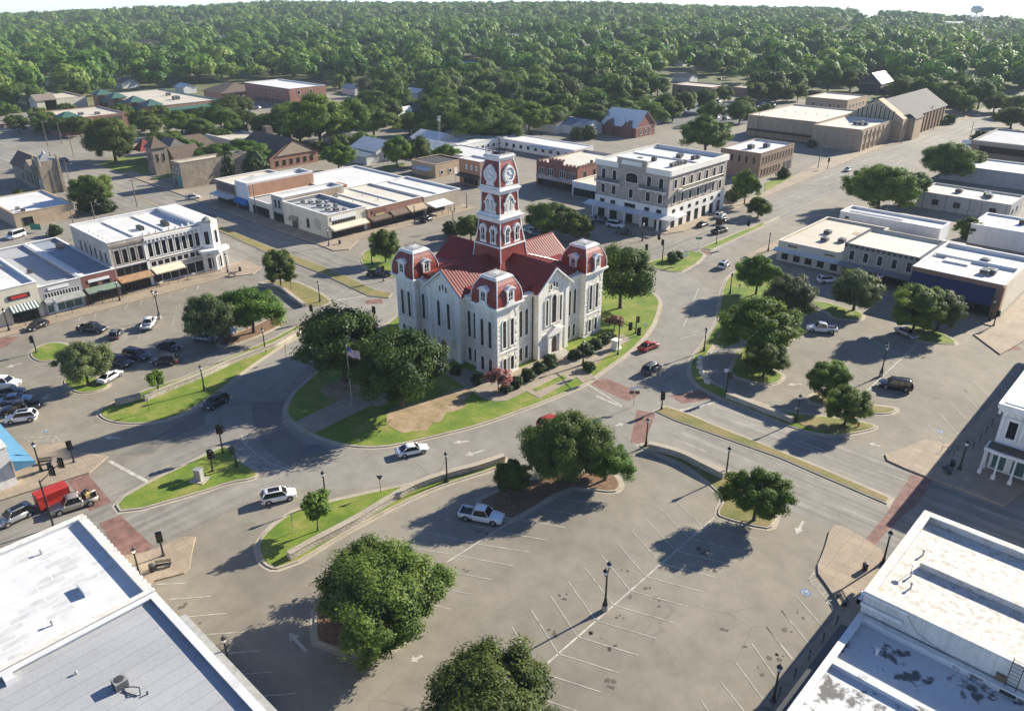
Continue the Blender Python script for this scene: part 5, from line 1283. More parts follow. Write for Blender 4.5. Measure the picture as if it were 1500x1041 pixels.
aw = awning(o, '+x', 17.0, 22.2, 3.9, 2.9, 1.6, 'green_metal', .2)
for k in range(8): x, y = at(o, '+x', 17.2+k*.63, .0); b = mb('white_trim'); b.face([(x+.05, y, 3.93), (x+.05, y+.3, 3.93), (x+1.62, y+.3, 2.93), (x+1.62, y, 2.93)]); b.build('stripe', aw)
shopfront(o, '+x', 17.2, 22, 2.8, n=3); shopfront(o, '+x', 3, 12, 2.8, n=4); awning(o, '+x', 8, 14.5, 3.6, 2.9, 1.8, 'brown_awning', .2); hvac(o, -190, 41, 7, 1.0, .8); hvac(o, -184, 38.5, 7, .8, .8, 'hvac_dark')
o = building('office_building', 'low tan brick office with white roof behind the left row', -275, -249.8, 61, 77, 4.0, 'tan_brick', 'white_roof', .4, 'tan_brick')
shopfront(o, '+x', 2, 4.6, 2.6, n=2); hvac(o, -256, 64, 3.6, 1.0, .8); hvac(o, -253, 64.5, 3.6, 1.0, .8, 'hvac_dark')
# stone church at the left edge
o = thing('church', 'grey stone church with square bell tower and pointed windows at the left edge', 'church', (-286, 81, 0)); o['x0'], o['x1'], o['y0'], o['y1'], o['h'] = -292, -286, 81, 87, 12
b = mb('rubble_stone'); b.box(-291.4, -286, 81, 86.6, 0, 10.6); 
for sx in (-291.4, -286):
    for sy in (81, 86.6): b.box(sx-.45, sx+.45, sy-.45, sy+.45, 0, 9.0); b.tube((sx, sy, 9), (sx, sy, 12.2), .5, .25, 6)
b.build('tower', o); b = mb('grey_metal'); frustum(b, -288.7, 83.8, 2.7, 2.7, 10.6, .5, .5, 12.4); b.lathe((-288.7, 83.8, 12.4), [(.6, 0), (.5, .5), (.2, .9), (.05, 1.5)], 8); b.build('tower_roof', o)
rowwin(o, '-y', (1.6, 3.8), 6.2, w=.8, h=2.6, arch='round', fr='rubble_stone', s=.2, d=.1); rowwin(o, '-y', (2.7,), .8, w=2.2, h=3.4, arch='round', fr='white_trim', s=.3, d=.2, gl='hvac_grey')
add_gable(o, -320, -291.4, 82, 88.4, 5.4, 9.4, 'x', 'rubble_stone', 'brown_shingle', .5, nm=('nave_wall', 'roof'))
b = mb('rubble_stone'); b.extr([(-304, 81.2, 0), (-295.5, 81.2, 0), (-295.5, 81.2, 6), (-298, 81.2, 8), (-299.7, 81.2, 9.4), (-301.4, 81.2, 8), (-304, 81.2, 6)], (0, 3, 0)); b.build('front_gable', o)
for x in (-301.6, -298): window(o, '-y', x, 81.2, 1.6, dict(w=1.4, h=4.2, arch='round', fr='rubble_stone', s=.25, d=.12, gl='green_glass'))
for x in (-293.4,): window(o, '-y', x, 82, 1.4, dict(w=1.2, h=2.6, arch='round', fr='rubble_stone', s=.2, d=.1, gl='green_glass'))
for x in (-306.5, -310): window(o, '-y', x, 82, 1.2, dict(w=1.1, h=2.4, fr='rubble_stone', s=.2, d=.1))

# --- far left
o = building('office_building', 'two storey red brick office with banded balconies beyond the church', -432, -398.5, 125.5, 156, 7.2, 'red_brick', 'tan_roof', .6, 'red_brick')
for z in (1.2, 4.6):
    facebox(o, '-y', 2, 14, -.0, .06, z, z+1.7, 'hvac_dark', 'balcony_opening'); facebox(o, '-y', 17, 30, -.0, .06, z, z+1.7, 'hvac_dark', 'balcony_opening'); facebox(o, '+x', 2, 9, 0, .06, z, z+1.7, 'hvac_dark', 'balcony_opening'); facebox(o, '+x', 18, 28, 0, .06, z, z+1.7, 'hvac_dark', 'balcony_opening')
band(o, '-y', 0, 33, 3.2, 3.9, .5, 'red_brick', 'parapet'); hvac(o, -412, 140, 6.6, 2, 1.2); hvac(o, -408, 146, 6.6, 2, 1.2)
b = mb('green_metal'); frustum(b, -406, 132, 5, 5, 7.2, 1, 1, 9.4); b.build('hip_roof', o)
o = building('shopping_strip', 'long beige shopping strip with gabled entrance at far left', -560, -492, 150, 172, 5.6, 'cream_wall', 'tan_roof', .6, 'tan_brick')
shopfront(o, '-y', 6, 30, 3, n=8); awning(o, '-y', 4, 32, 4.2, 3.5, 2.2, 'tan_fabric', .3, 6)
add_gable(o, -504, -492, 146, 156, 5.4, 8.2, 'y', 'cream_wall', 'tan_shingle', .5, nm=('entrance_wall', 'entrance_roof'))
o = building('strip_mall', 'brick strip mall with green hip roofed corner towers at upper left', -490, -418, 178, 214, 6.0, 'red_brick', 'tan_roof', .5, 'green_metal')
for u in (2, 22, 46, 66):
    x, y = at(o, '-y', u+4, 0); b = mb('red_brick', 'green_metal'); b.box(x-4, x+4, y-2.5, y+5, 0, 6.4); b.mat('green_metal'); frustum(b, x, y+1.2, 5, 4.6, 6.4, .6, .4, 9.0); b.build('corner_tower', o)
for u in (11, 33, 55): awning(o, '-y', u, u+10, 4.8, 3.6, 3.0, 'green_metal', .3, 5); shopfront(o, '-y', u, u+10, 3, n=4)
awning(o, '+x', 2, 30, 4.8, 3.6, 3.0, 'green_metal', .3, 8); shopfront(o, '+x', 2, 30, 3, n=9)
hvac(o, -440, 200, 5.5, 3.2, 2.0); hvac(o, -460, 205, 5.5, 2.2, 1.6)
o = gable_house('hall', 'hip roofed tan hall left of the long red brick building', -480, -458, 236, 262, 4, 8.6, 'x', 'tan_brick', 'brown_shingle', 'building', 1, hip=8)
rowwin(o, '+x', spread(3, 22, 5), 1.2, w=1.6, h=1.6)
o = building('brick_building', 'long two storey red brick hall with white roof at upper left', -454, -405.5, 249.6, 274, 9.4, 'red_brick', 'white_roof', .6)
rowwin(o, '-y', (8, 16, 24, 32, 42), 5.8, w=1.6, h=2.2, fr='white_trim', s=.1, d=.06); rowwin(o, '+x', (6, 14), 5.8, w=1.6, h=2.2); facebox(o, '-y', 6, 40, 0, .06, .3, 2.6, 'hvac_dark', 'arcade')
for k in range(8): facebox(o, '-y', 6+k*4.6, 6.9+k*4.6, 0, .2, 0, 2.9, 'red_brick', 'pier')
# small stone church with pyramid roofs
o = thing('church', 'small brown stone church with pyramid roofed corner tower', 'church', (-287, 118, 0)); o['x0'], o['x1'], o['y0'], o['y1'], o['h'] = -293, -287.6, 118.5, 124, 9
b = mb('rubble_stone'); b.box(-293, -287.6, 118.5, 124, 0, 9.4); b.build('tower', o); b = mb('brown_shingle'); frustum(b, -290.3, 121.2, 3.2, 3.2, 9.4, .1, .1, 13); b.build('tower_roof', o)
rowwin(o, '+x', (1.5, 3.8), 4.6, w=.7, h=2.6, fr='rubble_stone', s=.12, d=.08); rowwin(o, '-y', (2.7,), 5, w=.9, h=2.4, fr='rubble_stone', s=.12, d=.08)
add_gable(o, -306, -292, 124, 138, 4.4, 10.4, 'x', 'rubble_stone', 'grey_shingle', .6, 4, nm=('nave_wall', 'roof')); add_gable(o, -297, -289, 127, 137, 4.2, 8.2, 'y', 'rubble_stone', 'brown_shingle', .6, nm=('porch_wall', 'porch_roof'))
add_gable(o, -320, -306, 134, 152, 4, 8, 'y', 'rubble_stone', 'brown_shingle', .6, 3, nm=('hall_wall', 'hall_roof'))
b = mb('red_shingle'); frustum(b, -312, 126, 3.4, 3.4, 5, .2, .2, 9); b.build('porch_turret_roof', o)
o = building('store_building', 'narrow grey stone store with teal door on the far corner', -266.2, -259.7, 115.1, 140, 8.6, 'rubble_stone', 'tan_roof', .6, 'rubble_stone')
facebox(o, '-y', 1, 3, 0, .08, .1, 4.2, 'teal_paint', 'door'); rowwin(o, '-y', (4.8,), .6, w=1.8, h=2.4, gl='green_glass', fr='teal_paint'); rowwin(o, '-y', (2, 4.6), 5, w=1.0, h=1.6)
o = building('office_building', 'low cream walled office with flat beige roof behind the ivy clad trees', -326, -299, 158, 173, 5.2, 'cream_wall', 'tan_roof', .5)
rowwin(o, '+x', (4, 9), 1.4, w=1.2, h=1.5)
# brown hip roofed brick hall
o = gable_house('meeting_hall', 'red brick hall with big brown hip roof and pale gable end', -290, -264.3, 151, 172, 4.2, 10.2, 'x', 'red_brick', 'brown_shingle', 'building', .7, hip=0)
b = mb('tan_fabric'); b.extr([(-263.9, 153.6, 4.6), (-263.9, 169.4, 4.6), (-263.9, 161.5, 9.4)], (-.3, 0, 0)); b.build('gable_panel', o)
add_gable(o, -277, -266, 146.5, 160, 3.6, 7.2, 'y', 'red_brick', 'brown_shingle', .6, 3, nm=('wing_wall', 'wing_roof'))
rowwin(o, '+x', spread(1.5, 19.5, 6), 1.2, w=.9, h=1.6, fr='dark_metal'); b = mb('brown_shingle'); frustum(b, -284, 163, 1.5, 1.5, 9, 1.4, 1.4, 12.4); b.build('cupola', o)

# --- awning shops and the long roofed block behind the left corner
o = building('store_building', 'white fronted shop with two curved blue awnings', -223.5, -216.2, 115, 138, 8.6, 'white_wall', 'white_roof', .9)
for u in (.6, 4.0): awning(o, '-y', u, u+3.0, 3.7, 2.5, 1.6, 'blue_fabric', .3)
shopfront(o, '-y', .5, 7, 2.6, n=3)
b = mb('orange_brick'); b.box(-216.19, -216.05, 115.5, 138, 3, 8.2); b.build('brick_side', o)
o = building('store_building', 'dark fronted shop with plain metal canopy next to the blue awnings', -236, -223.6, 115, 134, 7.0, 'brown_brick', 'cream_roof', .5)
awning(o, '-y', .5, 12, 3.6, 3.1, 2.8, 'bright_metal', .15, 5); shopfront(o, '-y', .6, 11.8, 2.8, n=5); hvac(o, -229, 124, 6.5, 1.2, 1, 'hvac_dark')
facebox(o, '-y', 1, 11, 0, .05, 4.2, 6.3, 'hvac_dark', 'mosaic_panel')
o = building('store_building', 'low plain cream shop between white front and grey stone house', -216.1, -203.4, 115, 136, 4.4, 'cream_wall', 'grey_roof', .4)
shopfront(o, '-y', 2, 11, 2.8, n=5, frame='dark_metal')
o = building('store_building', 'slim grey two storey store with paired dark windows', -203.3, -197.2, 115, 136, 7.6, 'grey_wall', 'white_roof', .8)
rowwin(o, '-y', (2, 4), 4.2, w=.9, h=2.2, fr='blue_shingle', s=.1, d=.08); shopfront(o, '-y', .5, 5.6, 2.7, n=2); facebox(o, '+x', 1, 20, .0, .06, 5, 7.2, 'rubble_stone', 'stone_parapet')
o = building('corner_store', 'cream corner store with round mural and cream awning', -197.1, -175.1, 114.8, 127.5, 6.6, 'cream_wall', 'grey_roof', .8)
sign(o, '+x', 1, 9, 4.9, 5.9, 'sign_white', None); rowwin(o, '+x', spread(1.2, 9, 9), 4.0, w=.6, h=.6, fr='dark_metal', s=.05, d=.04, mull=0, rails=0)
awning(o, '+x', .3, 12, 3.6, 2.8, 2.1, 'cream_fabric', .3); shopfront(o, '+x', .8, 11.4, 2.7, n=5)
b = mb('hvac_grey'); 
for k in range(20):
    a0 = 2*math.pi*k/20; a1 = a0+2*math.pi/20; x = -180.2
    for r0, r1 in ((1.5, 1.2), (.9, .75), (.45, .3)): b.face([(x+r0*math.cos(a0), 114.76, 3.3+r0*math.sin(a0)), (x+r0*math.cos(a1), 114.76, 3.3+r0*math.sin(a1)), (x+r1*math.cos(a1), 114.76, 3.3+r1*math.sin(a1)), (x+r1*math.cos(a0), 114.76, 3.3+r1*math.sin(a0))])
b.build('wall_mural', o)
rowwin(o, '-y', (9.8,), 1.6, w=.9, h=2.2, fr='dark_metal'); awning(o, '-y', 14.5, 18, 3.5, 2.8, 1.4, 'tan_fabric', .3); facebox(o, '-y', 15, 18, 0, .05, .2, 2.6, 'hvac_dark', 'side_door')
for i in range(10): hvac(o, -194+i*1.75, 119.5+(i*37 % 7)*.75, 5.8, .9+.2*(i % 3), .9, ('hvac_grey', 'bright_metal')[i % 2])
o = building('store_row', 'row of brick shops with dark awnings under a long cream roof', -200, -174.7, 127.6, 148, 5.8, 'red_brick', 'cream_roof', .5)
sign(o, '+x', 1.5, 6.5, 4.4, 5.3, 'sign_brown', None); sign(o, '+x', 2.6, 5.6, 3.5, 4.1, 'sign_gold', None); awning(o, '+x', .4, 7.2, 3.4, 2.8, 1.8, 'brown_awning', .35, 0); awning(o, '+x', 7.6, 13.4, 3.9, 2.9, 2.0, 'brown_awning', .35); awning(o, '+x', 13.8, 20.2, 4.1, 2.9, 2.2, 'tan_fabric', .35)
shopfront(o, '+x', .6, 20, 2.7, n=8)
for y in (133.5, 140): membrane(o, -199.5, -176, y-.25, y+.25, 5.3, 'white_roof', .35)
vent(o, -186, 131, 5.3); vent(o, -182, 137, 5.3); vent(o, -190, 137.5, 5.3); hvac(o, -194, 130.5, 5.3, 1.2, .9)
o = building('store_building', 'beige end shop with a large white canopy', -200, -174.6, 148.1, 163, 5.4, 'beige_wall', 'white_roof', .5)
awning(o, '+x', .6, 8, 3.7, 3.0, 4.6, 'white_trim', .1, 4); shopfront(o, '+x', 1, 8, 2.6, n=4); membrane(o, -199.5, -176, 154.8, 155.3, 4.9, 'white_roof', .35)
o = building('store_building', 'long low pale roofed store behind the cream corner store', -228, -200.2, 137, 163, 5.0, 'grey_wall', 'white_roof', .4)
b = mb('red_brick'); b.box(-207, -202.5, 139, 141, 4.6, 6.2); b.build('brick_chimney', o)
# --- behind the courthouse
o = building('office_building', 'low tan flat roofed shop with lean to porch left of the small brick store', -222, -209.1, 183.4, 197, 4.8, 'tan_brick', 'dark_shingle', .3, 'tan_brick')
rowwin(o, '+x', (3, 7), 1, w=1.1, h=1.3); facebox(o, '+x', 9, 10.4, 0, .06, .1, 2.4, 'white_trim', 'door'); awning(o, '-y', 1, 9, 3.4, 2.9, 3.4, 'bright_metal', .1, 3)
o = building('brick_store', 'small two storey orange brick store with dark porch awning', -197.5, -187.4, 184.1, 191, 8.6, 'orange_brick', 'white_roof', .5)
rowwin(o, '-y', (1.6, 4.0, 6.4), 5.2, w=1.1, h=1.9, fr='dark_red_brick', gl='white_trim'); awning(o, '-y', .2, 9.5, 4.0, 3.3, 2.6, 'dark_metal', .15, 4); shopfront(o, '-y', 1, 8, 2.8, n=3, frame='wood')
o = building('warehouse', 'white metal roofed shed behind the small orange brick store', -233, -206, 203, 218, 4.2, 'siding', 'bright_metal', .2)
o = gable_house('shed', 'pale blue metal roofed shed with shallow gable', -246, -232, 205, 216, 4.0, 6.2, 'x', 'siding', 'bright_metal', 'building', .4)
o = building('office_building', 'long L shaped white office wing with pale roof', -232, -192, 240, 252, 4.0, 'white_wall', 'white_roof', .2)
rowwin(o, '-y', spread(2, 38, 9), 1.2, w=1.5, h=1.4); awning(o, '-y', 10, 22, 3.4, 3.0, 2, 'bright_metal', .15)
o = building('office_building', 'near wing of the white office with small square windows', -244, -232.2, 218, 250, 4.0, 'white_wall', 'white_roof', .2)
rowwin(o, '+x', spread(1, 20, 6), 1.2, w=1.2, h=1.2)
for i, (px, py, nm, lab, w, d, ev, rz, ax, wl_, rf) in enumerate((
    (815, 196, 'house', 'tan roofed long shed above the white office', 26, 12, 4, 6, 'x', 'siding', 'tan_shingle'),
    (860, 200, 'house', 'blue roofed low house beside the gabled chapel', 28, 12, 4, 6.4, 'x', 'siding', 'blue_shingle'),
    (640, 222, 'house', 'white metal roofed house behind the lattice mast', 16, 12, 4, 6.6, 'x', 'siding', 'bright_metal'),
    (700, 212, 'house', 'low pale roofed building above the small brick store', 20, 12, 3.6, 5, 'x', 'siding', 'tan_roof'),
    (745, 200, 'house', 'grey roofed house among trees behind the white office', 18, 12, 4, 6.6, 'y', 'siding', 'tan_shingle'))):
    x, y = P(px, py); gable_house(nm, lab, x-w, x, y, y+d, ev, rz, ax, wl_, rf, 'house')
o = gable_house('chapel', 'brick chapel with steep white metal roof and two small gables', -222, -203, 297, 312, 4.4, 11, 'x', 'dark_red_brick', 'white_trim', 'church', .6)
for x in (-217, -207): add_gable(o, x-2.2, x+2.2, 295.5, 301, 4.2, 7, 'y', 'dark_red_brick', 'grey_shingle', .4, nm=('porch_wall', 'porch_roof'))
rowwin(o, '+x', (4, 7.5, 11), 1, w=1, h=2.2, arch='round')
o = building('office_building', 'blue grey metal roofed wing left of the gabled chapel', -246, -222.4, 297, 309, 4.2, 'siding', 'bluegrey_roof', .3)
o = building('brick_store', 'dark red brick store with crenellated parapet and white window groups', -176, -158.2, 199.8, 226, 8.2, 'dark_red_brick', 'cream_roof', .6, 'dark_red_brick')
b = mb('dark_red_brick'); b.box(-170.5, -164.5, 199.75, 200.3, 8.2, 9.6); b.build('stepped_parapet', o)
MER = [(-175.6+k*1.55, -174.8+k*1.55, 199.75, 200.25, 8.3, 8.85) if not -171 < -175.6+k*1.55 < -164 else (-175.6+k*1.55, -174.8+k*1.55, 199.7, 200.3, 9.6, 10.1) for k in range(12)]+[(-158.7, -158.15, 201+k*1.6, 201.8+k*1.6, 8.3, 8.8) for k in range(15)]
for q in MER: b = mb('dark_red_brick'); b.box(*q); b.build('merlon', o)
for u in (2.3, 6.2, 11.4, 15.2): rowwin(o, '-y', (u-.85, u, u+.85), 4.2, w=.7, h=2.2, fr='white_trim', s=.08, d=.07, mull=0)
band(o, '-y', 0, 17.8, 2.8, 3.9, .3, 'old_stone', 'sign_band'); shopfront(o, '-y', .5, 17, 2.6, n=6); rowwin(o, '+x', (4, 9, 14), 3, w=.8, h=3.4, fr='hvac_dark')
hvac(o, -162, 212, 7.6, .8, .9, 'hvac_dark')
o = building('store_building', 'white one storey shop with maroon awning between brick store and hotel', -158, -138.4, 197, 212, 4.6, 'white_wall', 'cream_roof', .4)
awning(o, '-y', .5, 4.5, 3.4, 2.4, 2.2, 'maroon_fabric', .4); shopfront(o, '-y', 5, 19, 2.7, n=6)
# hotel
o = building('hotel', 'grey brick four storey hotel with stone base, iron balconies and white roof', -138.2, -113.4, 183.5, 214.5, 16.4, 'grey_brick', 'white_roof', 1.0, 'cream_wall')
b = mb('limestone_trim'); b.box(-138.3, -113.25, 183.35, 214.6, 0, 6.2); b.build('stone_base', o)
band(o, '-y', -.4, 7.5, 14.9, 16.5, .45, 'limestone_trim'); band(o, '-y', 17, 25.2, 14.9, 16.5, .45, 'limestone_trim'); band(o, '+x', -.0, 31.2, 14.9, 16.5, .45, 'limestone_trim')
b = mb('grey_brick', 'limestone_trim'); b.box(-131, -121, 183.3, 184.2, 15, 17.9); b.mat('limestone_trim'); b.box(-131.2, -120.8, 183.1, 184.4, 17.9, 18.2); b.box(-129.4, -122.6, 183.2, 183.32, 16.2, 17.4); b.build('name_parapet', o)
HW = dict(w=1.35, h=2.5, arch='seg', fr='limestone_trim', s=.15, d=.1, mull=1, rails=1, frame2='dark_metal')
rowwin(o, '-y', (2.6, 6.6, 18.4, 22.2), 7.1, **HW); rowwin(o, '-y', (12.4,), 7.1, **HW); rowwin(o, '-y', (2.6, 6.6, 18.4, 22.2), 11.2, **dict(HW, h=2.8)); rowwin(o, '-y', (12.4,), 11.4, **dict(HW, w=4.0, h=2.7, mull=3))
us = spread(1, 30, 7); rowwin(o, '+x', us, 6.9, **HW); rowwin(o, '+x', us, 11.2, **HW)
rowwin(o, '-y', (2.6, 6.6, 18.4, 22.2), 4.5, off=.15, w=1.5, h=.8, fr='dark_metal', s=.06, d=.05, rails=0); rowwin(o, '-y', (12.4,), 4.5, off=.15, w=3.6, h=.9, fr='dark_metal', s=.06, d=.05, rails=0, mull=3); rowwin(o, '+x', us, 4.5, off=.15, w=1.3, h=.8, fr='dark_metal', s=.06, d=.05, rails=0)
rowwin(o, '-y', (2.6, 7, 12.4, 18, 22.4), .2, off=.15, w=2.2, h=3.0, fr='dark_metal', s=.08, d=.06, mull=1); rowwin(o, '+x', us, .2, off=.15, w=1.7, h=3.0, fr='dark_metal', s=.08, d=.06)
def balcony(face, u0, u1, z):
    b = mb('limestone_trim'); 
    p = at(o, face, u0, .0); q = at(o, face, u1, 1.5); b.box(p[0], q[0], p[1], q[1], z-.3, z)
    for k in range(4):
        u = u0+.4+(u1-u0-.8)*k/3; p = at(o, face, u-.12, 0); q = at(o, face, u+.12, 1.1); b.box(p[0], q[0], p[1], q[1], z-.8, z-.3)
    s = b.build('balcony', o); b = mb('black_paint')
    n = int((u1-u0)/.2)
    for k in range(n+1):
        x, y = at(o, face, u0+.05+(u1-u0-.1)*k/n, 1.42); b.tube((x, y, z), (x, y, z+1.0), .045, k=4)
    for zz in (.1, 1.0):
        A = at(o, face, u0+.05, 1.42); B = at(o, face, u1-.05, 1.42); b.tube((*A, z+zz), (*B, z+zz), .03, k=4)
        for u in (u0+.05, u1-.05): A = at(o, face, u, .05); B = at(o, face, u, 1.42); b.tube((*A, z+zz), (*B, z+zz), .03, k=4)
    b.build('railing', s)
balcony('-y', .6, 9, 10.7); balcony('-y', 16, 24.6, 10.7); balcony('+x', 4.5, 27, 10.7)
awning(o, '-y', -2.6, 27, 4.3, 3.7, 3.0, 'bright_metal', .3, 0, 'canopy'); awning(o, '+x', .0, 6.5, 4.3, 3.7, 2.6, 'bright_metal', .3, 0, 'canopy')
for k in range(5): x, y = at(o, '-y', 1+k*5.6, 2.8); b = mb('limestone_trim'); b.box(x-.25, x+.25, y-.25, y+.25, .1, 3.5); b.build('canopy_pier', o)
for i, (x, y) in enumerate(((-118.6, 192.5), (-118.6, 194), (-118.6, 195.5), (-118.5, 197), (-118.4, 198.5), (-130, 191.5), (-128.6, 191.6), (-130, 193), (-123.5, 204), (-124.6, 205.4), (-124.8, 207), (-119.6, 205.5), (-119.4, 207.5), (-127, 196))): hvac(o, x, y, 15.4, 1.2, 1.1, ('hvac_dark', 'hvac_grey')[i % 3 == 0])
membrane(o, -137.8, -113.8, 201.5, 201.9, 15.4, 'white_roof', .4)
o = building('office_building', 'two storey brown brick office with rows of narrow windows beyond the hotel', -140, -124.4, 259, 285, 8.8, 'brown_brick', 'white_roof', .6, 'brown_brick')
us = spread(1, 25.5, 11); rowwin(o, '+x', us, 4.9, w=.9, h=2.6, fr='tan_brick', s=.1, d=.08, mull=0); rowwin(o, '+x', us[:7], .8, w=.9, h=2.4, fr='tan_brick', s=.1, d=.08, mull=0); rowwin(o, '-y', spread(1, 15, 5), 4.9, w=.9, h=2.4, fr='tan_brick', s=.1, d=.08, mull=0)
for u in (19, 22.5): facebox(o, '+x', u, u+2.4, 0, .1, .1, 3.2, 'hvac_dark', 'entrance')
for x, y in ((-133, 268), (-130, 274)): hvac(o, x, y, 8.2, 2.0, 1.6)
# brick church complex
o = building('church', 'tan brick church with grey pitched nave roof and arched panels on its low front block', -137.5, -117.4, 331, 364, 8.8, 'tan_brick', 'cream_roof', .5, 'tan_brick', cat='church')
for u in (4.5, 10.5, 16): facebox(o, '-y', u-1.7, u+1.7, 0, .2, .2, 6.0, 'beige_wall', 'arch_panel'); facebox(o, '-y', u-1.2, u+1.2, .2, .25, .3, 5.6, 'tan_brick', 'arch_infill')
rowwin(o, '+x', spread(2, 28, 6), 4.8, w=.7, h=1.8, mull=0, fr='tan_brick'); rowwin(o, '+x', spread(2, 28, 6), 1, w=.7, h=1.8, mull=0, fr='tan_brick')
for k in range(7): facebox(o, '+x', 1+k*4.6, 1.5+k*4.6, 0, .3, 0, 8.2, 'tan_brick', 'buttress')
add_gable(o, -136, -114.8, 372, 428, 9, 16, 'y', 'tan_brick', 'grey_shingle', .8, nm=('nave_wall', 'nave_roof'))
b = mb('tan_brick'); b.extr([(-137, 366, 0), (-113.5, 366, 0), (-113.5, 366, 9.4), (-125.4, 366, 16.8), (-137, 366, 9.4)], (0, 6, 0)); b.build('front_gable', o)
for k in range(9): x = -133+k*1.9; hgt_ = 3.0+ (1-abs(k-4)/4.5)*3.4; b = mb('cream_wall', 'window_glass'); b.box(x-.55, x+.55, 365.7, 366, 8.6, 9+hgt_); b.mat('window_glass'); b.box(x-.3, x+.3, 365.66, 365.7, 8.8, 8.7+hgt_); b.build('slit_window', o)
b = mb('grey_shingle', 'tan_brick'); b.mat('tan_brick'); b.box(-114.8, -111, 374, 384, 0, 9); b.mat('grey_shingle'); b.face([(-114.8, 373.5, 12), (-110.6, 373.5, 9), (-110.6, 384.5, 9), (-114.8, 384.5, 12)]); b.build('side_porch', o)
for k in range(9): b = mb('tan_brick'); b.box(-114.7, -114.0, 388+k*4.6, 389+k*4.6, 0, 8.4); b.build('buttress', o)
for x, y in ((-126, 346), (-124, 346), (-122, 347), (-125, 350)): hvac(o, x, y, 8.3, 1.6, 1.3)
o = building('church_hall', 'plain tan brick church hall with flat pale roof and dark canopy', -171, -138.5, 338, 384, 8.8, 'tan_brick', 'cream_roof', .5, 'tan_brick')
awning(o, '-y', 0, 31, 3.2, 3.0, 3.0, 'dark_metal', .3, 8)
for k in range(5): vent(o, -164+k*5, 360, 8.3)
o = building('church_hall', 'far tan brick church wing with small square windows', -180, -158, 418, 444, 8.4, 'tan_brick', 'cream_roof', .5, 'tan_brick')
rowwin(o, '+x', spread(2, 24, 5), 4.4, w=1.0, h=1.6); rowwin(o, '-y', spread(2, 20, 4), 4.4, w=1.0, h=1.6)
o = building('bank_building', 'low dark brick bank with arched porch on the far side of the parking lot', -275, -247.6, 438.9, 458, 6.0, 'brown_brick', 'tan_roof', .5, 'brown_brick')
facebox(o, '+x', 1, 8, 0, 3, 0, 5.4, 'brown_brick', 'porch'); facebox(o, '-y', 1, 5, 0, .1, .3, 3.6, 'hvac_dark', 'arch_opening'); rowwin(o, '-y', (10, 16, 22), 1, w=2, h=2.4, fr='brown_brick')
o = building('bank_building', 'low brown wing to the right of the dark brick bank', -246, -214, 462, 474, 4.6, 'brown_brick', 'tan_roof', .4, 'tan_brick')
# --- right row of the square
o = building('store_building', 'long low tan shop with pale metal canopy at the left end of the right row', -79, -62.9, 180.2, 209, 5.0, 'cream_wall', 'tan_roof', .4, 'cream_wall')
awning(o, '-y', -.6, 16.6, 3.3, 2.9, 1.8, 'bright_metal', .2, 0, 'canopy'); rowwin(o, '-y', (1.8, 5, 8, 11, 14), .7, w=1.5, h=1.9, fr='dark_metal', s=.06, d=.05)
sign(o, '-y', 11.2, 13.6, 3.9, 4.4, 'sign_brown', None, d=.06); sign(o, '-y', 2, 4.4, 3.8, 4.2, 'sign_brown', None, d=.06); rowwin(o, '+x', (), 1)
for x, y in ((-73, 195), (-71, 188.5), (-67.5, 190.5)): hvac(o, x, y, 4.6, 1.6, 1.0)
for k in range(7): b = mb('rust_metal'); b.box(-68.4+k*.6, -68.1+k*.6, 199-k*.2, 201.5-k*.2, 4.6, 4.68); b.build('roof_duct', o)
o = building('store_building', 'back extension of the tan shop with weathered roof', -62.8, -41, 196, 209, 4.4, 'beige_wall', 'tan_roof', .4, 'beige_wall'); hvac(o, -57, 203, 4, 2, 1.1); hvac(o, -47, 200, 4, 1.4, .8, 'hvac_dark')
o = building('store_building', 'two storey beige shop with five tall arched windows', -62.8, -46.2, 179.5, 195.9, 7.8, 'beige_wall', 'cream_roof', .5, 'dark_metal')
rowwin(o, '-y', spread(.4, 16.2, 5), 4.3, w=1.05, h=2.2, arch='seg', fr='white_trim', s=.12, d=.08, frame2='dark_metal'); awning(o, '-y', -.3, 16.9, 3.6, 3.1, 1.9, 'grey_metal', .2, 0, 'canopy'); shopfront(o, '-y', .5, 16, 2.8, n=7)
for k in range(14): x, y = at(o, '-y', .6+k*1.2, 0); b = mb('dark_metal'); b.box(x-.3, x+.3, y-.2, y, 7.2, 7.7); b.build('bracket', o)
x, y = at(o, '-y', 7, 2.0); b = mb('cloth_white', 'cloth_red', 'cloth_blue')
for r0, r1, m in ((.9, .62, 'cloth_red'), (.62, .36, 'cloth_white'), (.36, .0, 'cloth_blue')):
    b.mat(m)
    for k in range(10):
        a0 = math.pi+math.pi*k/10; a1 = a0+math.pi/10; b.face([(x+r0*math.cos(a0), y-.03, 2.95+r0*math.sin(a0)), (x+r0*math.cos(a1), y-.03, 2.95+r0*math.sin(a1)), (x+r1*math.cos(a1), y-.03, 2.95+r1*math.sin(a1)), (x+r1*math.cos(a0), y-.03, 2.95+r1*math.sin(a0))])
b.build('bunting', o)
o = building('store_building', 'brick store with white roof and deep navy awning at the right end of the row', -46.1, -28.7, 174.7, 198, 7.3, 'brown_brick', 'white_roof', .7, 'white_trim')
b = mb('navy_fabric'); awning(o, '-y', 1.2, 17.2, 6.3, 3.4, 2.4, 'navy_fabric', .3); shopfront(o, '-y', 1.2, 16.8, 2.9, n=5)
b = mb('cream_wall'); b.box(-28.69, -28.55, 176, 198, .1, 7.0); b.build('side_wall', o)
facebox(o, '-y', .0, 17.4, 0, .15, 6.6, 7.3, 'orange_brick', 'brick_parapet'); facebox(o, '+x', .3, 2.2, 0, .2, .1, 6.8, 'orange_brick', 'corner_pier')
for x, y in ((-34, 182), (-33, 183), (-36, 190)): hvac(o, x, y, 6.6, 1.8, 1.1)
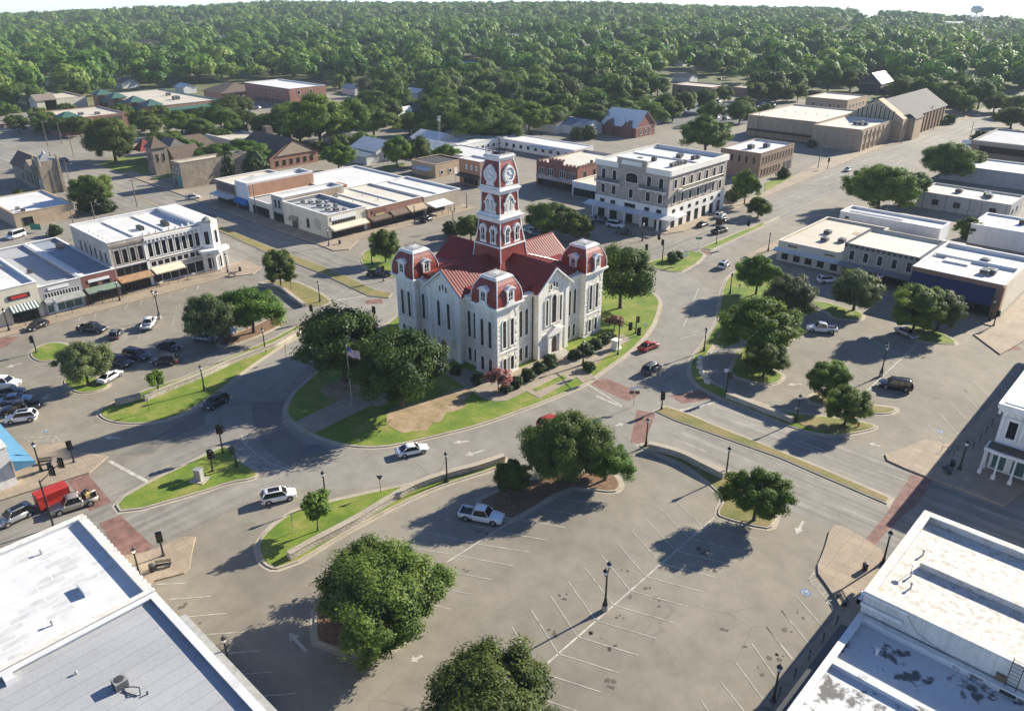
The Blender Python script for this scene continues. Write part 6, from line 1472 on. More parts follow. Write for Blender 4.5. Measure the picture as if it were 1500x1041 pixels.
membrane(o, -45.5, -29.2, 188, 189.4, 6.6, 'white_roof', .7); membrane(o, -43, -38, 184.6, 187, 6.6, 'white_roof', .4)
o = building('store_building', 'long white rendered store with dark gaps in its parapet', -77.5, -52, 213.5, 221.5, 6.0, 'white_wall', 'white_roof', .5); facebox(o, '-y', 23, 24, 0, .05, 4.3, 5, 'hvac_dark', 'vent_grille'); membrane(o, -76, -62, 216, 217.5, 5.5, 'bright_metal', .6)
o = building('shed', 'small white flat roofed shed at the end of the white rendered store', -51, -46, 208, 215, 3, 'white_wall', 'white_roof', .2)
o = building('office_building', 'grey panelled office with dark vertical joints and square windows', -71, -45.9, 257.2, 272, 4.8, 'grey_wall', 'cream_roof', .4, 'grey_wall')
for k in range(8): facebox(o, '-y', 1+k*3.2, 1.12+k*3.2, 0, .04, 0, 4.6, 'dark_metal', 'joint_strip')
rowwin(o, '-y', (4.4, 14, 20), 1.6, w=1.6, h=1.4, fr='dark_metal', s=.12, d=.06); rowwin(o, '+x', (3, 8), 1.6, w=1.4, h=1.4, fr='dark_metal', s=.12, d=.06)
for x, y in ((-62, 265), (-53.5, 264), (-54.5, 266)): hvac(o, x, y, 4.4, 1.8, 1.2)
o = building('store_building', 'long white roofed store with blank grey side on the far right', -78, -44, 303, 322, 5.2, 'grey_wall', 'white_roof', .4); hvac(o, -70, 317, 4.8, 1.8, 1.5); hvac(o, -51, 306, 4.8, 1.8, 1.4)
o = building('bank_building', 'modern brown bank with dark glass band at the far right', -82, -52, 352, 388, 6.4, 'brown_brick', 'grey_roof', .5, 'beige_wall')
facebox(o, '-y', 3, 27, 0, .1, 2.2, 4.6, 'window_glass', 'glass_band'); band(o, '-y', 0, 30, 5, 6.4, .6, 'beige_wall', 'fascia'); band(o, '+x', 0, 36, 5, 6.4, .6, 'beige_wall', 'fascia'); hvac(o, -66, 372, 5.9, 2.4, 1.4); hvac(o, -62, 370, 5.9, 2, 1.2)
o = building('store_building', 'white walled store at the right edge above the navy awning', -48.6, -20, 228, 243, 5.0, 'white_wall', 'white_roof', .4); rowwin(o, '-y', (12,), 1.6, w=1.1, h=1.6, fr='dark_metal'); hvac(o, -39, 238, 4.6, 1.4, 1.2, 'hvac_dark'); hvac(o, -30, 233, 4.6, 1.2, .8)
# white victorian corner house
o = building('commercial_building', 'ornate white painted corner house with columned porch at the right edge', -14.6, 14, 113.5, 176, 10.6, 'white_wall', 'white_roof', .3)
b = mb('white_trim'); b.box(-15.3, 14.6, 112.7, 113.5, 9.9, 10.6); b.box(-15.3, -14.6, 113.5, 176, 9.9, 10.6); b.box(-15.0, 14.3, 113.1, 113.5, 9.3, 9.9); b.build('cornice', o)
for k in range(36): b = mb('white_trim'); b.box(-15.1+k*.8, -14.8+k*.8, 112.9, 113.5, 9.0, 9.88); b.build('cornice_bracket', o)
rowwin(o, '-y', (22.2, 24.6, 27.0, 4, 8, 12, 16), 5.6, w=1.1, h=2.6, fr='white_trim', s=.2, d=.16, hood=.3); rowwin(o, '-y', (22.4, 25, 27.4, 4, 8, 12, 16), .5, w=1.6, h=2.9, gl='green_glass', fr='white_trim', s=.16, d=.14)
for u in (.3, 20.9, 23.4, 25.8, 28.3): facebox(o, '-y', u-.16, u+.16, 0, .3, 5.0, 9.3, 'white_trim', 'pilaster')
b = mb('white_trim', 'brown_shingle'); PR = [(-15.2, 111.0), (-13.2, 110.7), (-8, 110.9), (-8, 113.45), (-15.2, 113.45)]; b.prism(PR, 4.0, 4.45, True, True); b.mat('brown_shingle'); b.prism(inset(PR, .3), 4.45, 4.6); b.build('porch_roof', o)
for x, y in ((-15.0, 111.4), (-13.2, 111.0), (-11.2, 111.1), (-9.0, 111.2), (-15.0, 113.2)):
    b = mb('white_trim'); b.box(x-.24, x+.24, y-.24, y+.24, .13, .8); b.tube((x, y, .8), (x, y, 4.0), .15, .12, 8); b.build('column', o)
rowwin(o, '-x', spread(2, 60, 16), 5.6, w=1.0, h=2.4); rowwin(o, '-x', spread(2, 60, 14), .5, w=1.8, h=2.6, gl='green_glass')
# bottom right pair
o = building('commercial_building', 'white two storey corner block with stained roof at the lower right', -15.6, 24, 68.2, 86.2, 7.0, 'stain_wall', 'rust_roof', .75, 'stain_wall', t=.7)
membrane(o, -13, 23, 76.6, 77.2, 6.25, 'rust_roof', .7); pass
b = mb('white_trim'); b.box(-16.1, -11.6, 67.9, 68.2, 5.4, 5.75); b.box(-16.1, -15.7, 67.9, 86.4, 5.4, 5.75); b.box(-15.9, -11.4, 68.0, 68.2, 6.7, 7.0); b.build('cornice', o)
for x, y in ((-13.2, 74.6), (-12.6, 72.8), (-13.4, 79)): vent(o, x, y, 6.25, .5, .09)
b = mb('galvanized'); b.tube((-13.4, 75.2, 6.25), (-13.4, 75.2, 7.3), .03, k=5); b.lathe((-13.5, 75.1, 7.3), [(.05, 0), (.28, .1), (.36, .2)], 10); b.build('satellite_dish', o)
b = mb('dark_metal'); b.tube((-11.6, 68.1, 6.8), (-10.2, 68.05, 5.2), .02, k=4); b.tube((-10.2, 68.05, 5.2), (-7.4, 68.05, 4.4), .02, k=4); b.build('cable', o)
b = mb('wood'); b.box(-3.3, -2.5, 67.9, 68.2, 4.0, 5.2); b.build('hatch', o)
b = mb('dark_metal')
for e in (0, .9): b.tube((-2.4+e, 67.6, 4.0), (-2.4+e, 67.6, 8.0), .04, k=5)
for k in range(9): b.tube((-2.4, 67.6, 4.4+k*.42), (-1.5, 67.6, 4.4+k*.42), .03, k=4)
b.box(-2.6, -1.3, 66.9, 67.7, 4.2, 4.26); b.build('fire_ladder', o)
o = building('commercial_building', 'lower white block with black patched peeling roof at the bottom right', -15.5, 24, 40, 67.8, 4.4, 'white_wall', 'peeling_roof', .55, 'white_trim', t=.5)
membrane(o, -15, 23.5, 59.8, 60.4, 3.85, 'peeling_roof', .45)
b = mb('bright_metal', 'hvac_dark'); b.tube((-12.4, 64.2, 3.85), (-12.4, 64.2, 4.5), .16, k=10); b.lathe((-12.4, 64.2, 4.5), [(.24, 0), (.24, .14), (.1, .2)], 10); b.build('roof_vent', o)
awning(o, '-x', 1, 27, 3.0, 2.8, 1.3, 'hvac_dark', .15, 0, 'canopy')
# bottom left pair
o = building('commercial_building', 'white patched flat roof block at the lower left', -86.3, -67.8, -10, 19.5, 7.0, 'stain_wall', 'patchy_roof', .45, 'stain_wall', t=.6)
for x, y in ((-80, 6), (-75, 3), (-71, 11), (-83, 14)): vent(o, x, y, 6.55, .4, .1)
b = mb('bright_metal'); b.box(-74.6, -72.6, 14.6, 15.2, 6.55, 7.15); b.build('roof_hatch', o)
for k in range(20): b = mb('white_trim'); b.box(-86+k*.92, -85.6+k*.92, 19.5, 19.75, 6.2, 7.0); b.build('dentil', o)
o = building('commercial_building', 'grey seamed roof block with condenser at the bottom left', -67.7, -40, -20, 19.5, 7.0, 'grey_wall', 'grey_roof', .32, 'bright_metal', t=.55)
b = mb('hvac_grey', 'hvac_dark'); X, Y = P(176, 1000, 7.0); b.box(X-.55, X+.55, Y-.55, Y+.55, 6.7, 7.5); b.mat('hvac_dark')
for k in range(9):
    z = 6.75+k*.08; b.box(X-.57, X+.57, Y-.5, Y+.5, z, z+.03); b.box(X-.5, X+.5, Y-.57, Y+.57, z, z+.03)
b.lathe((X, Y, 7.5), [(.42, 0), (.42, .03), (.1, .05)], 14); b.build('condenser', o)
b = mb('dark_metal'); b.tube((X+.6, Y+.2, 6.8), (X+1.2, Y+.6, 7.0), .05, k=6); b.tube((X+1.2, Y+.6, 7.0), (X+1.9, Y+.9, 7.2), .05, k=6); b.tube((X+1.9, Y+.9, 7.2), (X+2.3, Y+.7, 6.6), .05, k=6); b.tube((X+.7, Y-.2, 6.75), (X+2.2, Y+.5, 6.75), .05, k=6); b.tube((X+2.6, Y+1.2, 6.5), (X+2.6, Y+1.2, 7.0), .08, k=6); b.build('conduit', o)
for px, py in ((15, 995), (112, 985), (138, 905)): x, y = P(px, py, 6.8); vent(o, x, y, 6.5, .35, .08)
x, y = P(14, 995, 6.8); b = mb('bright_metal'); b.box(x-.5, x+.5, y-.4, y+.4, 6.5, 7.2); b.build('skylight', o)
awning(o, '+y', 1, 27, 3.4, 3.1, 2.2, 'hvac_grey', .2, 0, 'canopy')
# left edge whitewashed block with blue awning
o = building('commercial_building', 'whitewashed stone corner block with a blue metal awning at the left edge', -128, -110.6, -10, 18.6, 6.2, 'stain_wall', 'white_roof', .5, 'stain_wall', t=.5)
awning(o, '+y', -.5, 17, 4.1, 3.0, 2.6, 'blue_metal', .5, 0, 'canopy')
rowwin(o, '+x', spread(4, 26, 5), 1, w=1.4, h=2.4, fr='white_trim')
# white frame houses and dark roofed chapel in the trees
o = gable_house('house', 'white frame house with pale blue roof behind the sunlit trees', -262, -246, 186, 200, 4.2, 7.4, 'x', 'siding', 'bright_metal'); rowwin(o, '+x', (4, 7, 10), 1.2, **NW); add_gable(o, -256, -245, 180.5, 186.5, 3.0, 3.8, 'x', 'siding', 'blue_shingle', .4, nm=('porch_wall', 'porch_roof'))
o = gable_house('house', 'long white low house left of the pale blue roofed house', -292, -264, 193, 204, 3.6, 6, 'x', 'siding', 'tan_roof'); rowwin(o, '-y', spread(2, 26, 6), 1.1, **NW)
o = gable_house('chapel', 'white chapel hall with long dark roof and a row of windows', -322, -296, 258, 272, 4.6, 8.4, 'x', 'siding', 'dark_shingle', 'church'); rowwin(o, '-y', spread(1, 20, 8), 1.4, w=.9, h=2.0); add_gable(o, -318, -310, 250, 260, 4.2, 7.6, 'y', 'siding', 'bright_metal', .4, nm=('porch_wall', 'porch_roof'))
HOUSES = [(1000, 97, 16, 'dark hip roofed house in a clearing of the far wood', 'white_wall', 'dark_shingle', 6), (1050, 84, 22, 'blue roofed pale house beside the far clearing', 'siding', 'blue_shingle', 6), (1010, 122, 14, 'grey roofed cottage at the near edge of the far clearing', 'siding', 'grey_shingle', 5),
 (520, 140, 14, 'blue grey roofed cottage under trees right of the brick hall', 'siding', 'blue_shingle', 5), (612, 146, 12, 'white cottage half hidden by trees above the chapel hall', 'siding', 'bright_metal', 5), (78, 128, 14, 'white gabled house at the edge of the left wood', 'siding', 'grey_shingle', 5), (180, 130, 16, 'grey roofed house behind the strip mall', 'siding', 'grey_shingle', 5), (270, 138, 12, 'small pale house at the right end of the strip mall', 'siding', 'bright_metal', 5),
 (114, 88, 12, 'white house glimpsed in the left wood', 'white_wall', 'white_trim', 6), (500, 47, 24, 'large white house far off in the wood', 'white_wall', 'tan_roof', 9), (1160, 62, 16, 'pale roofed house on the distant slope', 'white_wall', 'bright_metal', 6), (690, 102, 12, 'turquoise roofed house deep in the wood', 'siding', 'teal_paint', 5), (1235, 53, 18, 'white house on the distant right slope', 'white_wall', 'white_trim', 6), (1445, 138, 18, 'white roofed shed beside the far avenue', 'white_wall', 'white_trim', 4), (105, 42, 16, 'pale house on the distant left ridge', 'white_wall', 'tan_roof', 6),
 (330, 62, 18, 'tan roofed house far off above the long brick hall', 'cream_wall', 'tan_roof', 6), (640, 70, 18, 'grey roofed house far off above the lattice mast', 'siding', 'grey_shingle', 6), (760, 60, 18, 'white house far off above the clock tower', 'white_wall', 'bright_metal', 6), (215, 70, 18, 'brown roofed house deep in the left wood', 'tan_brick', 'brown_shingle', 6), (420, 90, 18, 'pale roofed house in the wood above the brick hall end', 'siding', 'tan_roof', 6), (860, 80, 18, 'brown roofed house deep in the centre wood', 'red_brick', 'brown_shingle', 6), (930, 48, 20, 'cream house on the distant centre slope', 'cream_wall', 'tan_roof', 6), (560, 85, 16, 'pale gabled house in the wood left of the tower', 'siding', 'bright_metal', 6), (40, 100, 16, 'grey roofed house at the left end of the wood', 'siding', 'grey_shingle', 6), (1120, 95, 16, 'dark roofed house in the wood above the church hall', 'white_wall', 'dark_shingle', 6), (1190, 100, 18, 'blue grey roofed house in the wood above the church wing', 'siding', 'blue_shingle', 6), (1360, 100, 18, 'brown roofed house in the wood beyond the black barn', 'tan_brick', 'brown_shingle', 6), (1420, 118, 16, 'tan roofed house in the wood near the far avenue', 'cream_wall', 'tan_shingle', 5)]
for px, py, w, lab, wl_, rf, ev in HOUSES:
    x, y = P(px, py)
    D = math.hypot(x, y)
    if D > 520:
        for _ in range(30): z = float(terrain(x, y)); x, y = P(px, py, z)
    else: z = 0
    o = gable_house('house', lab, x-w, x, y, y+w*.7, ev*.7, ev*1.15, 'x', wl_, rf); o.location.z = z
x, y = P(1288, 138); o = gable_house('barn', 'black sided barn like house with bright white metal roof', x-13, x, y, y+20, 6, 12, 'y', 'dark_metal', 'white_trim', 'house')
add_gable(o, x, x+6, y+2, y+12, 3, 5.4, 'y', 'dark_metal', 'white_trim', .4, nm=('lean_to_wall', 'lean_to_roof'))
def farpt(px, py):
    z = 0
    for _ in range(40): x, y = P(px, py, z); z = float(terrain(x, y))
    return x, y, z
x, y, z = farpt(1387, 43); o = building('warehouse', 'large white warehouse roof on the distant right slope', x-60, x, y, y+50, 12, 'white_wall', 'white_roof', .4); o.location.z = z
x, y, z = farpt(1480, 85); o = building('warehouse', 'long pale warehouse roofs at the distant right edge', x-80, x+60, y, y+60, 6, 'grey_wall', 'tan_roof', .4); o.location.z = z
# ------------------------------------------------------------ vehicles
CARDIM = {  # L, W, belt z, roof z, windshield base x, roof front x, roof rear x, rear glass base x, hood z, tail z, wheel x, wheel r
 'sedan': (4.85, 1.84, .93, 1.46, 1.05, .35, -.95, -1.75, .86, .93, 1.42, .34),
 'hatch': (4.3, 1.80, .95, 1.52, 1.0, .3, -1.45, -2.0, .88, .95, 1.3, .33),
 'suv': (4.65, 1.88, 1.05, 1.70, 1.15, .5, -1.75, -2.2, 1.0, 1.05, 1.36, .37),
 'bigsuv': (5.3, 2.02, 1.15, 1.90, 1.3, .7, -2.2, -2.6, 1.1, 1.15, 1.55, .41),
 'van': (5.3, 2.0, 1.15, 2.1, 1.7, 1.1, -2.45, -2.62, 1.05, 1.15, 1.6, .37),
 'pickup': (5.8, 2.0, 1.12, 1.90, 1.25, .65, -.75, -.95, 1.1, 1.12, 1.82, .41),
}
CARMESH = {}
def ringy(x, hw, z0, z1, k=.94):
    h = z1-z0
    return [(x, -hw*.9, z0), (x, -hw, z0+h*.3), (x, -hw*.99, z0+h*.68), (x, -hw*k, z1-.03), (x, -hw*.8, z1), (x, 0, z1+.015), (x, hw*.8, z1), (x, hw*k, z1-.03), (x, hw*.99, z0+h*.68), (x, hw, z0+h*.3), (x, hw*.9, z0)]
def car_meshes(kind, col):
    if (kind, col) in CARMESH: return CARMESH[kind, col]
    L, W, bz, rz, xa, xb, xc, xd, hz, tz, wx, wr = CARDIM[kind]; h = L/2; w = W/2
    b = mb('paint_'+col, 'black_paint')
    st = [(-h, w*.82, .42, tz-.22), (-h+.08, w*.93, .34, tz-.04), (-h+.45, w*.99, .27, tz), (xd+.1, w, .24, bz), (0, w, .23, bz), (xa, w, .24, bz-.01), (xa+.5, w*.985, .25, hz), (h-.5, w*.95, .28, hz-.10), (h-.12, w*.86, .32, hz-.2), (h, w*.7, .4, hz-.32)]
    if kind == 'pickup': st = [s for s in st if s[0] >= -.9]; st = [(-.98, w, .3, bz)]+st
    b.loft([ringy(*s) for s in st])
    if kind == 'pickup':
        b.box(-h+.05, -.98, -w*.97, -w*.97+.1, .5, bz+.02); b.box(-h+.05, -.98, w*.97-.1, w*.97, .5, bz+.02); b.box(-h, -h+.1, -w*.97, w*.97, .55, bz+.02); b.box(-1.08, -.98, -w*.97, w*.97, .5, bz+.02)
        b.mat('black_paint'); b.box(-h-.12, -h, -w*.9, w*.9, .42, .6); b.box(-h+.1, -1.0, -w*.8, w*.8, .35, .55)
    # roof and pillars
    b.mat('paint_'+col); iw = w*.74; bw = w*.9; e = .02
    b.loft([[(x, -y, z) for x, y, z in ((xx, ww, zz-.06), (xx, ww*.93, zz))]+[(xx, ww*.93, zz), (xx, ww, zz-.06)] for xx, ww, zz in ((xb+.03, iw*.97, rz-.03), (xb-.25, iw+.02, rz+.02), ((xb+xc)/2, iw+.03, rz+.035), (xc+.2, iw+.02, rz+.015), (xc-.03, iw*.97, rz-.04))])
    for s in (-1, 1):
        b.tube((xa, s*bw, bz-.02), (xb, s*iw, rz-.02), .035, k=5); b.tube((xd, s*bw*.95, bz-.02), (xc, s*iw, rz-.04), .075 if kind != 'sedan' else .05, k=5)
        b.mat('black_paint')
        for xm in ([(xb+xc)/2] if kind in ('sedan', 'hatch', 'pickup') else [(xb*2+xc)/3, (xb+2*xc)/3]): b.tube((xm, s*bw, bz-.02), (xm-.05, s*iw*1.01, rz-.03), .05, k=5)
        b.mat('paint_'+col); b.box(xa-.25, xa-.05, s*w*.95, s*(w+.16), bz, bz+.14)
    b.mat('black_paint')
    for s in (-1, 1):
        for x in (-wx, wx):
            n = 14; b.face([(x+(wr+.07)*math.cos(2*math.pi*k/n*s), s*(w+.004), wr+(wr+.07)*math.sin(2*math.pi*k/n*s)) for k in range(n)][::-1])
    b.box(h-.04, h+.012, -w*.45, w*.45, .48, hz-.38); b.box(-h-.01, -h+.1, -w*.6, w*.6, .38, .5); b.box(-wx+wr, wx-wr, -w*.98, w*.98, .2, .3)
    body = b.mesh('body', smooth=False)
    for p, mi in zip(body.polygons, b.mi): p.use_smooth = mi == 0 and len(p.vertices) == 4
    g = mb('car_glass'); G_ = []
    for x, hb, zb, ht, zt in ((xa, bw, bz-.03, bw*.98, bz-.01), (xb, bw, bz-.03, iw, rz-.03), (xc, bw, bz-.03, iw, rz-.03), (xd, bw*.95, bz-.03, bw*.9, bz-.01)): G_.append([(x, -hb, zb), (x, -ht, zt), (x, ht, zt), (x, hb, zb)])
    g.loft(G_)
    t = mb('rubber', 'rim_metal'); t.tube((0, -.11, 0), (0, .11, 0), wr, k=16)
    r = mb('rim_metal', 'hvac_dark'); r.lathe((0, 0, 0), [(wr*.64, -.005), (wr*.62, .008), (wr*.2, .02)], 10)
    for v in (r.v,): 
        r.v = [(x, -z-.113, y) for x, y, z in v]
    hl = mb('headlight_glass'); hl.box(h-.32, h-.02, w*.52, w*.86, hz-.36, hz-.2); hr = mb('headlight_glass'); hr.box(h-.32, h-.02, -w*.86, -w*.52, hz-.36, hz-.2)
    tl = mb('tail_red'); tl.box(-h-.012, -h+.2, w*.66, w*.95, tz-.34, tz-.12); t2 = mb('tail_red'); t2.box(-h-.012, -h+.2, -w*.95, -w*.66, tz-.34, tz-.12)
    extra = None
    if kind == 'pickup': q = mb('hvac_dark'); q.box(-h+.1, -1.08, -w*.87, w*.87, .62, .68); extra = q.mesh('bed_floor')
    if col in ('white', 'silver') and kind == 'suv': q = mb('car_glass'); q.box(xc+.55, xb-.25, -iw*.7, iw*.7, rz+.02, rz+.05); extra = q.mesh('sunroof')
    CARMESH[kind, col] = (body, g.mesh('window_glass'), t.mesh('wheel'), r.mesh('rim'), hl.mesh('headlight'), hr.mesh('headlight'), tl.mesh('tail_light'), t2.mesh('tail_light'), extra, wx, wr, w)
    return CARMESH[kind, col]
CARROOT = {}
def car(kind, col, tail, head, label, cat=None, group=None, z=.02):
    a = Vector(P(*tail)); c = Vector(P(*head)); m = (a+c)/2; rz = math.atan2(c.y-a.y, c.x-a.x)
    nm = {'sedan': 'parked_car', 'hatch': 'parked_car', 'suv': 'suv', 'bigsuv': 'suv', 'van': 'van', 'pickup': 'pickup_truck'}[kind]
    cat = cat or {'sedan': 'car', 'hatch': 'car', 'suv': 'car', 'bigsuv': 'car', 'van': 'van', 'pickup': 'pickup truck'}[kind]
    if (kind, col) in CARROOT:
        o = copy_tree(CARROOT[kind, col]); o.location = (m.x, m.y, z); o.rotation_euler = (0, 0, rz)
    else:
        bd, gl, t, r, h1, h2, t1, t2, ex, wx, wr, w = car_meshes(kind, col)
        o = thing(nm, '', cat, (m.x, m.y, z), rz); put('body', bd, o); put('window_glass', gl, o)
        for x in (-wx, wx):
            for s in (-1, 1): q = put('wheel', t, o, (x, s*(w-.1), wr), 0 if s < 0 else math.pi); put('rim', r, q)
        put('headlight', h1, o); put('headlight', h2, o); put('tail_light', t1, o); put('tail_light', t2, o)
        if ex: put(ex.name.split('.')[0], ex, o)
        CARROOT[kind, col] = o
    o['label'] = label; o['category'] = cat
    if group: o['group'] = group
    elif 'group' in o.keys(): del o['group']
    return o
for a in [
 ('suv', 'white', (383, 737), (434, 726), 'white crossover with black glass roof driving past the front stone wall'),
 ('sedan', 'white', (583, 668), (625, 659), 'white sedan driving along the front curve of the ring road'),
 ('pickup', 'white', (674, 755), (737, 766), 'white pickup parked in the shade at the nose of the tree island'),
 ('suv', 'red', (788, 630), (826, 616), 'red car half hidden behind the dark double crowned oak'),
 ('suv', 'black', (335, 583), (298, 604), 'black car coming round the left bend of the ring road'),
 ('suv', 'grey', (943, 551), (966, 537), 'dark grey car driving on the avenue below the red sedan'),
 ('sedan', 'red', (938, 516), (962, 506), 'red sedan driving on the avenue beside the courthouse lawn'),
 ('suv', 'white', (1053, 397), (1067, 386), 'white car driving away up the avenue beside the pointed tree'),
 ('bigsuv', 'black', (1335, 572), (1287, 565), 'long black car parked by the double street lamp in the right lot'),
 ('pickup', 'white', (1223, 487), (1182, 484), 'white pickup parked behind the big spreading oak'),
 ('sedan', 'silver', (1312, 484), (1342, 499), 'silver grey sedan in the shade of the dark oak in the right lot'),
 ('suv', 'white', (1199, 414), (1224, 413), 'white car parked before the long low tan shop'),
 ('sedan', 'white', (1235, 254), (1249, 247), 'white sedan far up the avenue before the church'),
 ('suv', 'maroon', (1380, 223), (1390, 218), 'dark maroon car far up the avenue near the white and blue sign'),
 ('pickup', 'black', (1041, 345), (1067, 337), 'black pickup waiting on the avenue beside the hotel'),
 ('suv', 'black', (1050, 330), (1066, 324), 'dark car between the black pickup and the hotel kerb'),
 ('sedan', 'black', (1020, 335), (1038, 328), 'black sedan parked at the kerb beside the hotel corner'),
 ('suv', 'white', (1046, 322), (1063, 315), 'white car parked at the kerb beside the hotel'),
 ('bigsuv', 'white', (889, 331), (914, 335), 'white car parked nose in under the hotel canopy'),
 ('sedan', 'black', (903, 342), (928, 345), 'black sedan parked in front of the white car at the hotel'),
 ('sedan', 'silver', (861, 322), (877, 325), 'silver car parked under the maroon awning'),
 ('suv', 'black', (876, 326), (890, 329), 'black car parked left of the white one under the hotel canopy'),
 ('pickup', 'white', (772, 341), (790, 345), 'white pickup seen just right of the clock tower foot'),
 ('suv', 'black', (779, 347), (801, 349), 'black car beside the white pickup right of the clock tower foot'),
 ('suv', 'black', (619, 327), (631, 322), 'dark car parked at the tan canopy shops behind the left pavilion'),
 ('pickup', 'black', (539, 404), (573, 404), 'black pickup on the side street behind the left pavilion'),
 ('suv', 'white', (275, 293), (291, 291), 'white car by the metal canopy of the dark fronted shop'),
 ('sedan', 'grey', (98, 237), (87, 236), 'grey car far up the left street'),
 ('hatch', 'black', (67, 476), (44, 485), 'black hatchback near the storefronts at the left edge'),
 ('pickup', 'black', (113, 484), (160, 487), 'black pickup crossing the left lot near the white pickup'),
 ('hatch', 'grey', (165, 500), (176, 486), 'dark grey hatchback between the two pickups of the left lot'),
 ('pickup', 'white', (213, 487), (225, 469), 'white pickup standing by the double lamp in the left lot'),
 ('bigsuv', 'black', (157, 532), (193, 538), 'black car just right of the round olive tree'),
 ('bigsuv', 'navy', (184, 521), (219, 529), 'navy car parked second right of the round olive tree'),
 ('sedan', 'black', (229, 508), (267, 514), 'black sedan at the back of the four dark cars in the left lot'),
 ('suv', 'black', (263, 532), (223, 533), 'black car at the front right of the four dark cars in the left lot'),
 ('sedan', 'silver', (284, 497), (318, 500), 'silver sedan parked beneath the joined oaks'),
 ('pickup', 'white', (311, 486), (343, 490), 'white pickup parked beneath the joined oaks'),
 ('sedan', 'white', (153, 561), (171, 550), 'white sedan mostly hidden by the round olive tree'),
 ('bigsuv', 'white', (-6, 566), (20, 566), 'white car cut by the left edge, topmost of the corner group'),
 ('suv', 'grey', (0, 582), (30, 577), 'dark grey car second in the group at the left edge'),
 ('sedan', 'blue', (5, 591), (42, 587), 'pale blue sedan in the group at the left edge'),
 ('pickup', 'black', (57, 599), (5, 607), 'black pickup in the group at the left edge'),
 ('suv', 'white', (53, 613), (12, 619), 'white car lowest in the group at the left edge'),
 ('suv', 'silver', (47, 750), (1, 772), 'silver car with dark roof window behind the old pickup at lower left'),
 ('pickup', 'gold', (136, 735), (82, 752), 'old champagne coloured pickup with loaded bed at lower left'),
 ('van', 'white', (37, 344), (10, 353), 'white van parked by the low tan brick office'),
]: car(*a)
far = [(K3, (1350, 590), 'silver'), (K3, (1385, 600), 'white'), (K3, (1420, 580), 'white'), (K3, (1440, 612), 'black'), (K3, (1395, 640), 'silver'), (K3, (1470, 585), 'black'), (K3, (1330, 660), 'grey'), (K3, (1265, 655), 'white'), (K3, (1210, 660), 'silver'), (K3, (1160, 655), 'silver'), (K3, (1120, 645), 'grey'), (K3, (1070, 615), 'grey'), (K3, (1170, 565), 'white'), (K3, (800, 525), 'white'), (K3, (1180, 440), 'grey'), (K3, (1000, 630), 'silver'), (K3, (1230, 690), 'black'),
       (R1, (10, 150), 'white'), (R1, (35, 152), 'silver'), (R1, (85, 160), 'black'), (R1, (140, 170), 'white'), (R1, (225, 178), 'black'), (R1, (190, 172), 'grey'), (K4, (60, 740), 'white'), (K4, (110, 742), 'silver'), (K2, (20, 600), 'silver'), (K2, (545, 537), 'white'), (K1, (60, 660), 'blue'), (K1, (180, 645), 'white'), (K1, (1420, 600), 'silver'), (K1, (30, 700), 'maroon')]
FL = {'white': 'small distant white parked car in the lots beyond the square', 'silver': 'small distant silver parked car in the lots beyond the square', 'black': 'small distant black parked car in the lots beyond the square', 'grey': 'small distant dark grey parked car in the lots beyond the square', 'blue': 'small distant pale blue car at the left strip', 'maroon': 'small distant maroon car at the left edge'}
for cv, p, c in far:
    (x, y), = cv([p]); car('suv' if c in ('white', 'black', 'grey', 'maroon', 'silver') else 'sedan', c, (x-5, y+1), (x+5, y-1), FL[c], group='cars parked in the distant lots')
# red livestock trailer and load in the old pickup
x, y = P(79, 745); a = Vector(P(58, 752)); c = Vector(P(101, 734)); rz = math.atan2(c.y-a.y, c.x-a.x)
t = thing('livestock_trailer', 'red slatted livestock trailer standing behind the old champagne pickup', 'trailer', (*P(80, 738), .02), rz)
b = mb('trailer_red'); b.box(-1.9, 1.9, -1.0, -.94, .5, 1.35); b.box(-1.9, 1.9, .94, 1.0, .5, 1.35); b.box(-1.9, 1.9, -1, 1, .45, .55); b.box(-1.93, -1.87, -1, 1, .5, 2.3); b.box(1.87, 1.93, -1, 1, .5, 2.0); b.build('trailer_box', t, local=True)
b = mb('trailer_red')
for z in (1.5, 1.72, 1.94, 2.16):
    for s in (-1, 1): b.box(-1.9, 1.9, s*.98-.02, s*.98+.02, z, z+.1)
for k in range(6):
    for s in (-1, 1): b.box(-1.9+k*.76-.03, -1.9+k*.76+.03, s*.98-.03, s*.98+.03, .5, 2.35)
b.build('slats', t, local=True)
b = mb('trailer_red'); b.loft([[(x_, -1.02, 2.3), (x_, -.9, 2.42), (x_, 0, 2.48), (x_, .9, 2.42), (x_, 1.02, 2.3)] for x_ in (-1.95, 1.95)]); b.build('trailer_roof', t, local=True)
for s in (-1, 1):
    for xx in (-.42, .42): b = mb('rubber'); b.tube((xx, s*1.02, .34), (xx, s*1.22, .34), .34, k=14); w = b.build('wheel', t, local=True); b = mb('rim_metal'); b.lathe((0, 0, 0), [(.2, 0), (.19, .02), (.06, .03)], 10); b.v = [(xx+p, s*1.22+s*r, .34+q) for p, q, r in b.v]; b.build('rim', w, local=True)
    b = mb('trailer_red'); b.box(-.85, .85, s*1.0, s*1.25, .72, .78); b.build('fender', t, local=True)
b = mb('black_paint'); b.tube((1.9, -.6, .5), (3.0, 0, .5), .05, k=5); b.tube((1.9, .6, .5), (3.0, 0, .5), .05, k=5); b.build('drawbar', t, local=True)
x, y = P(125, 733)
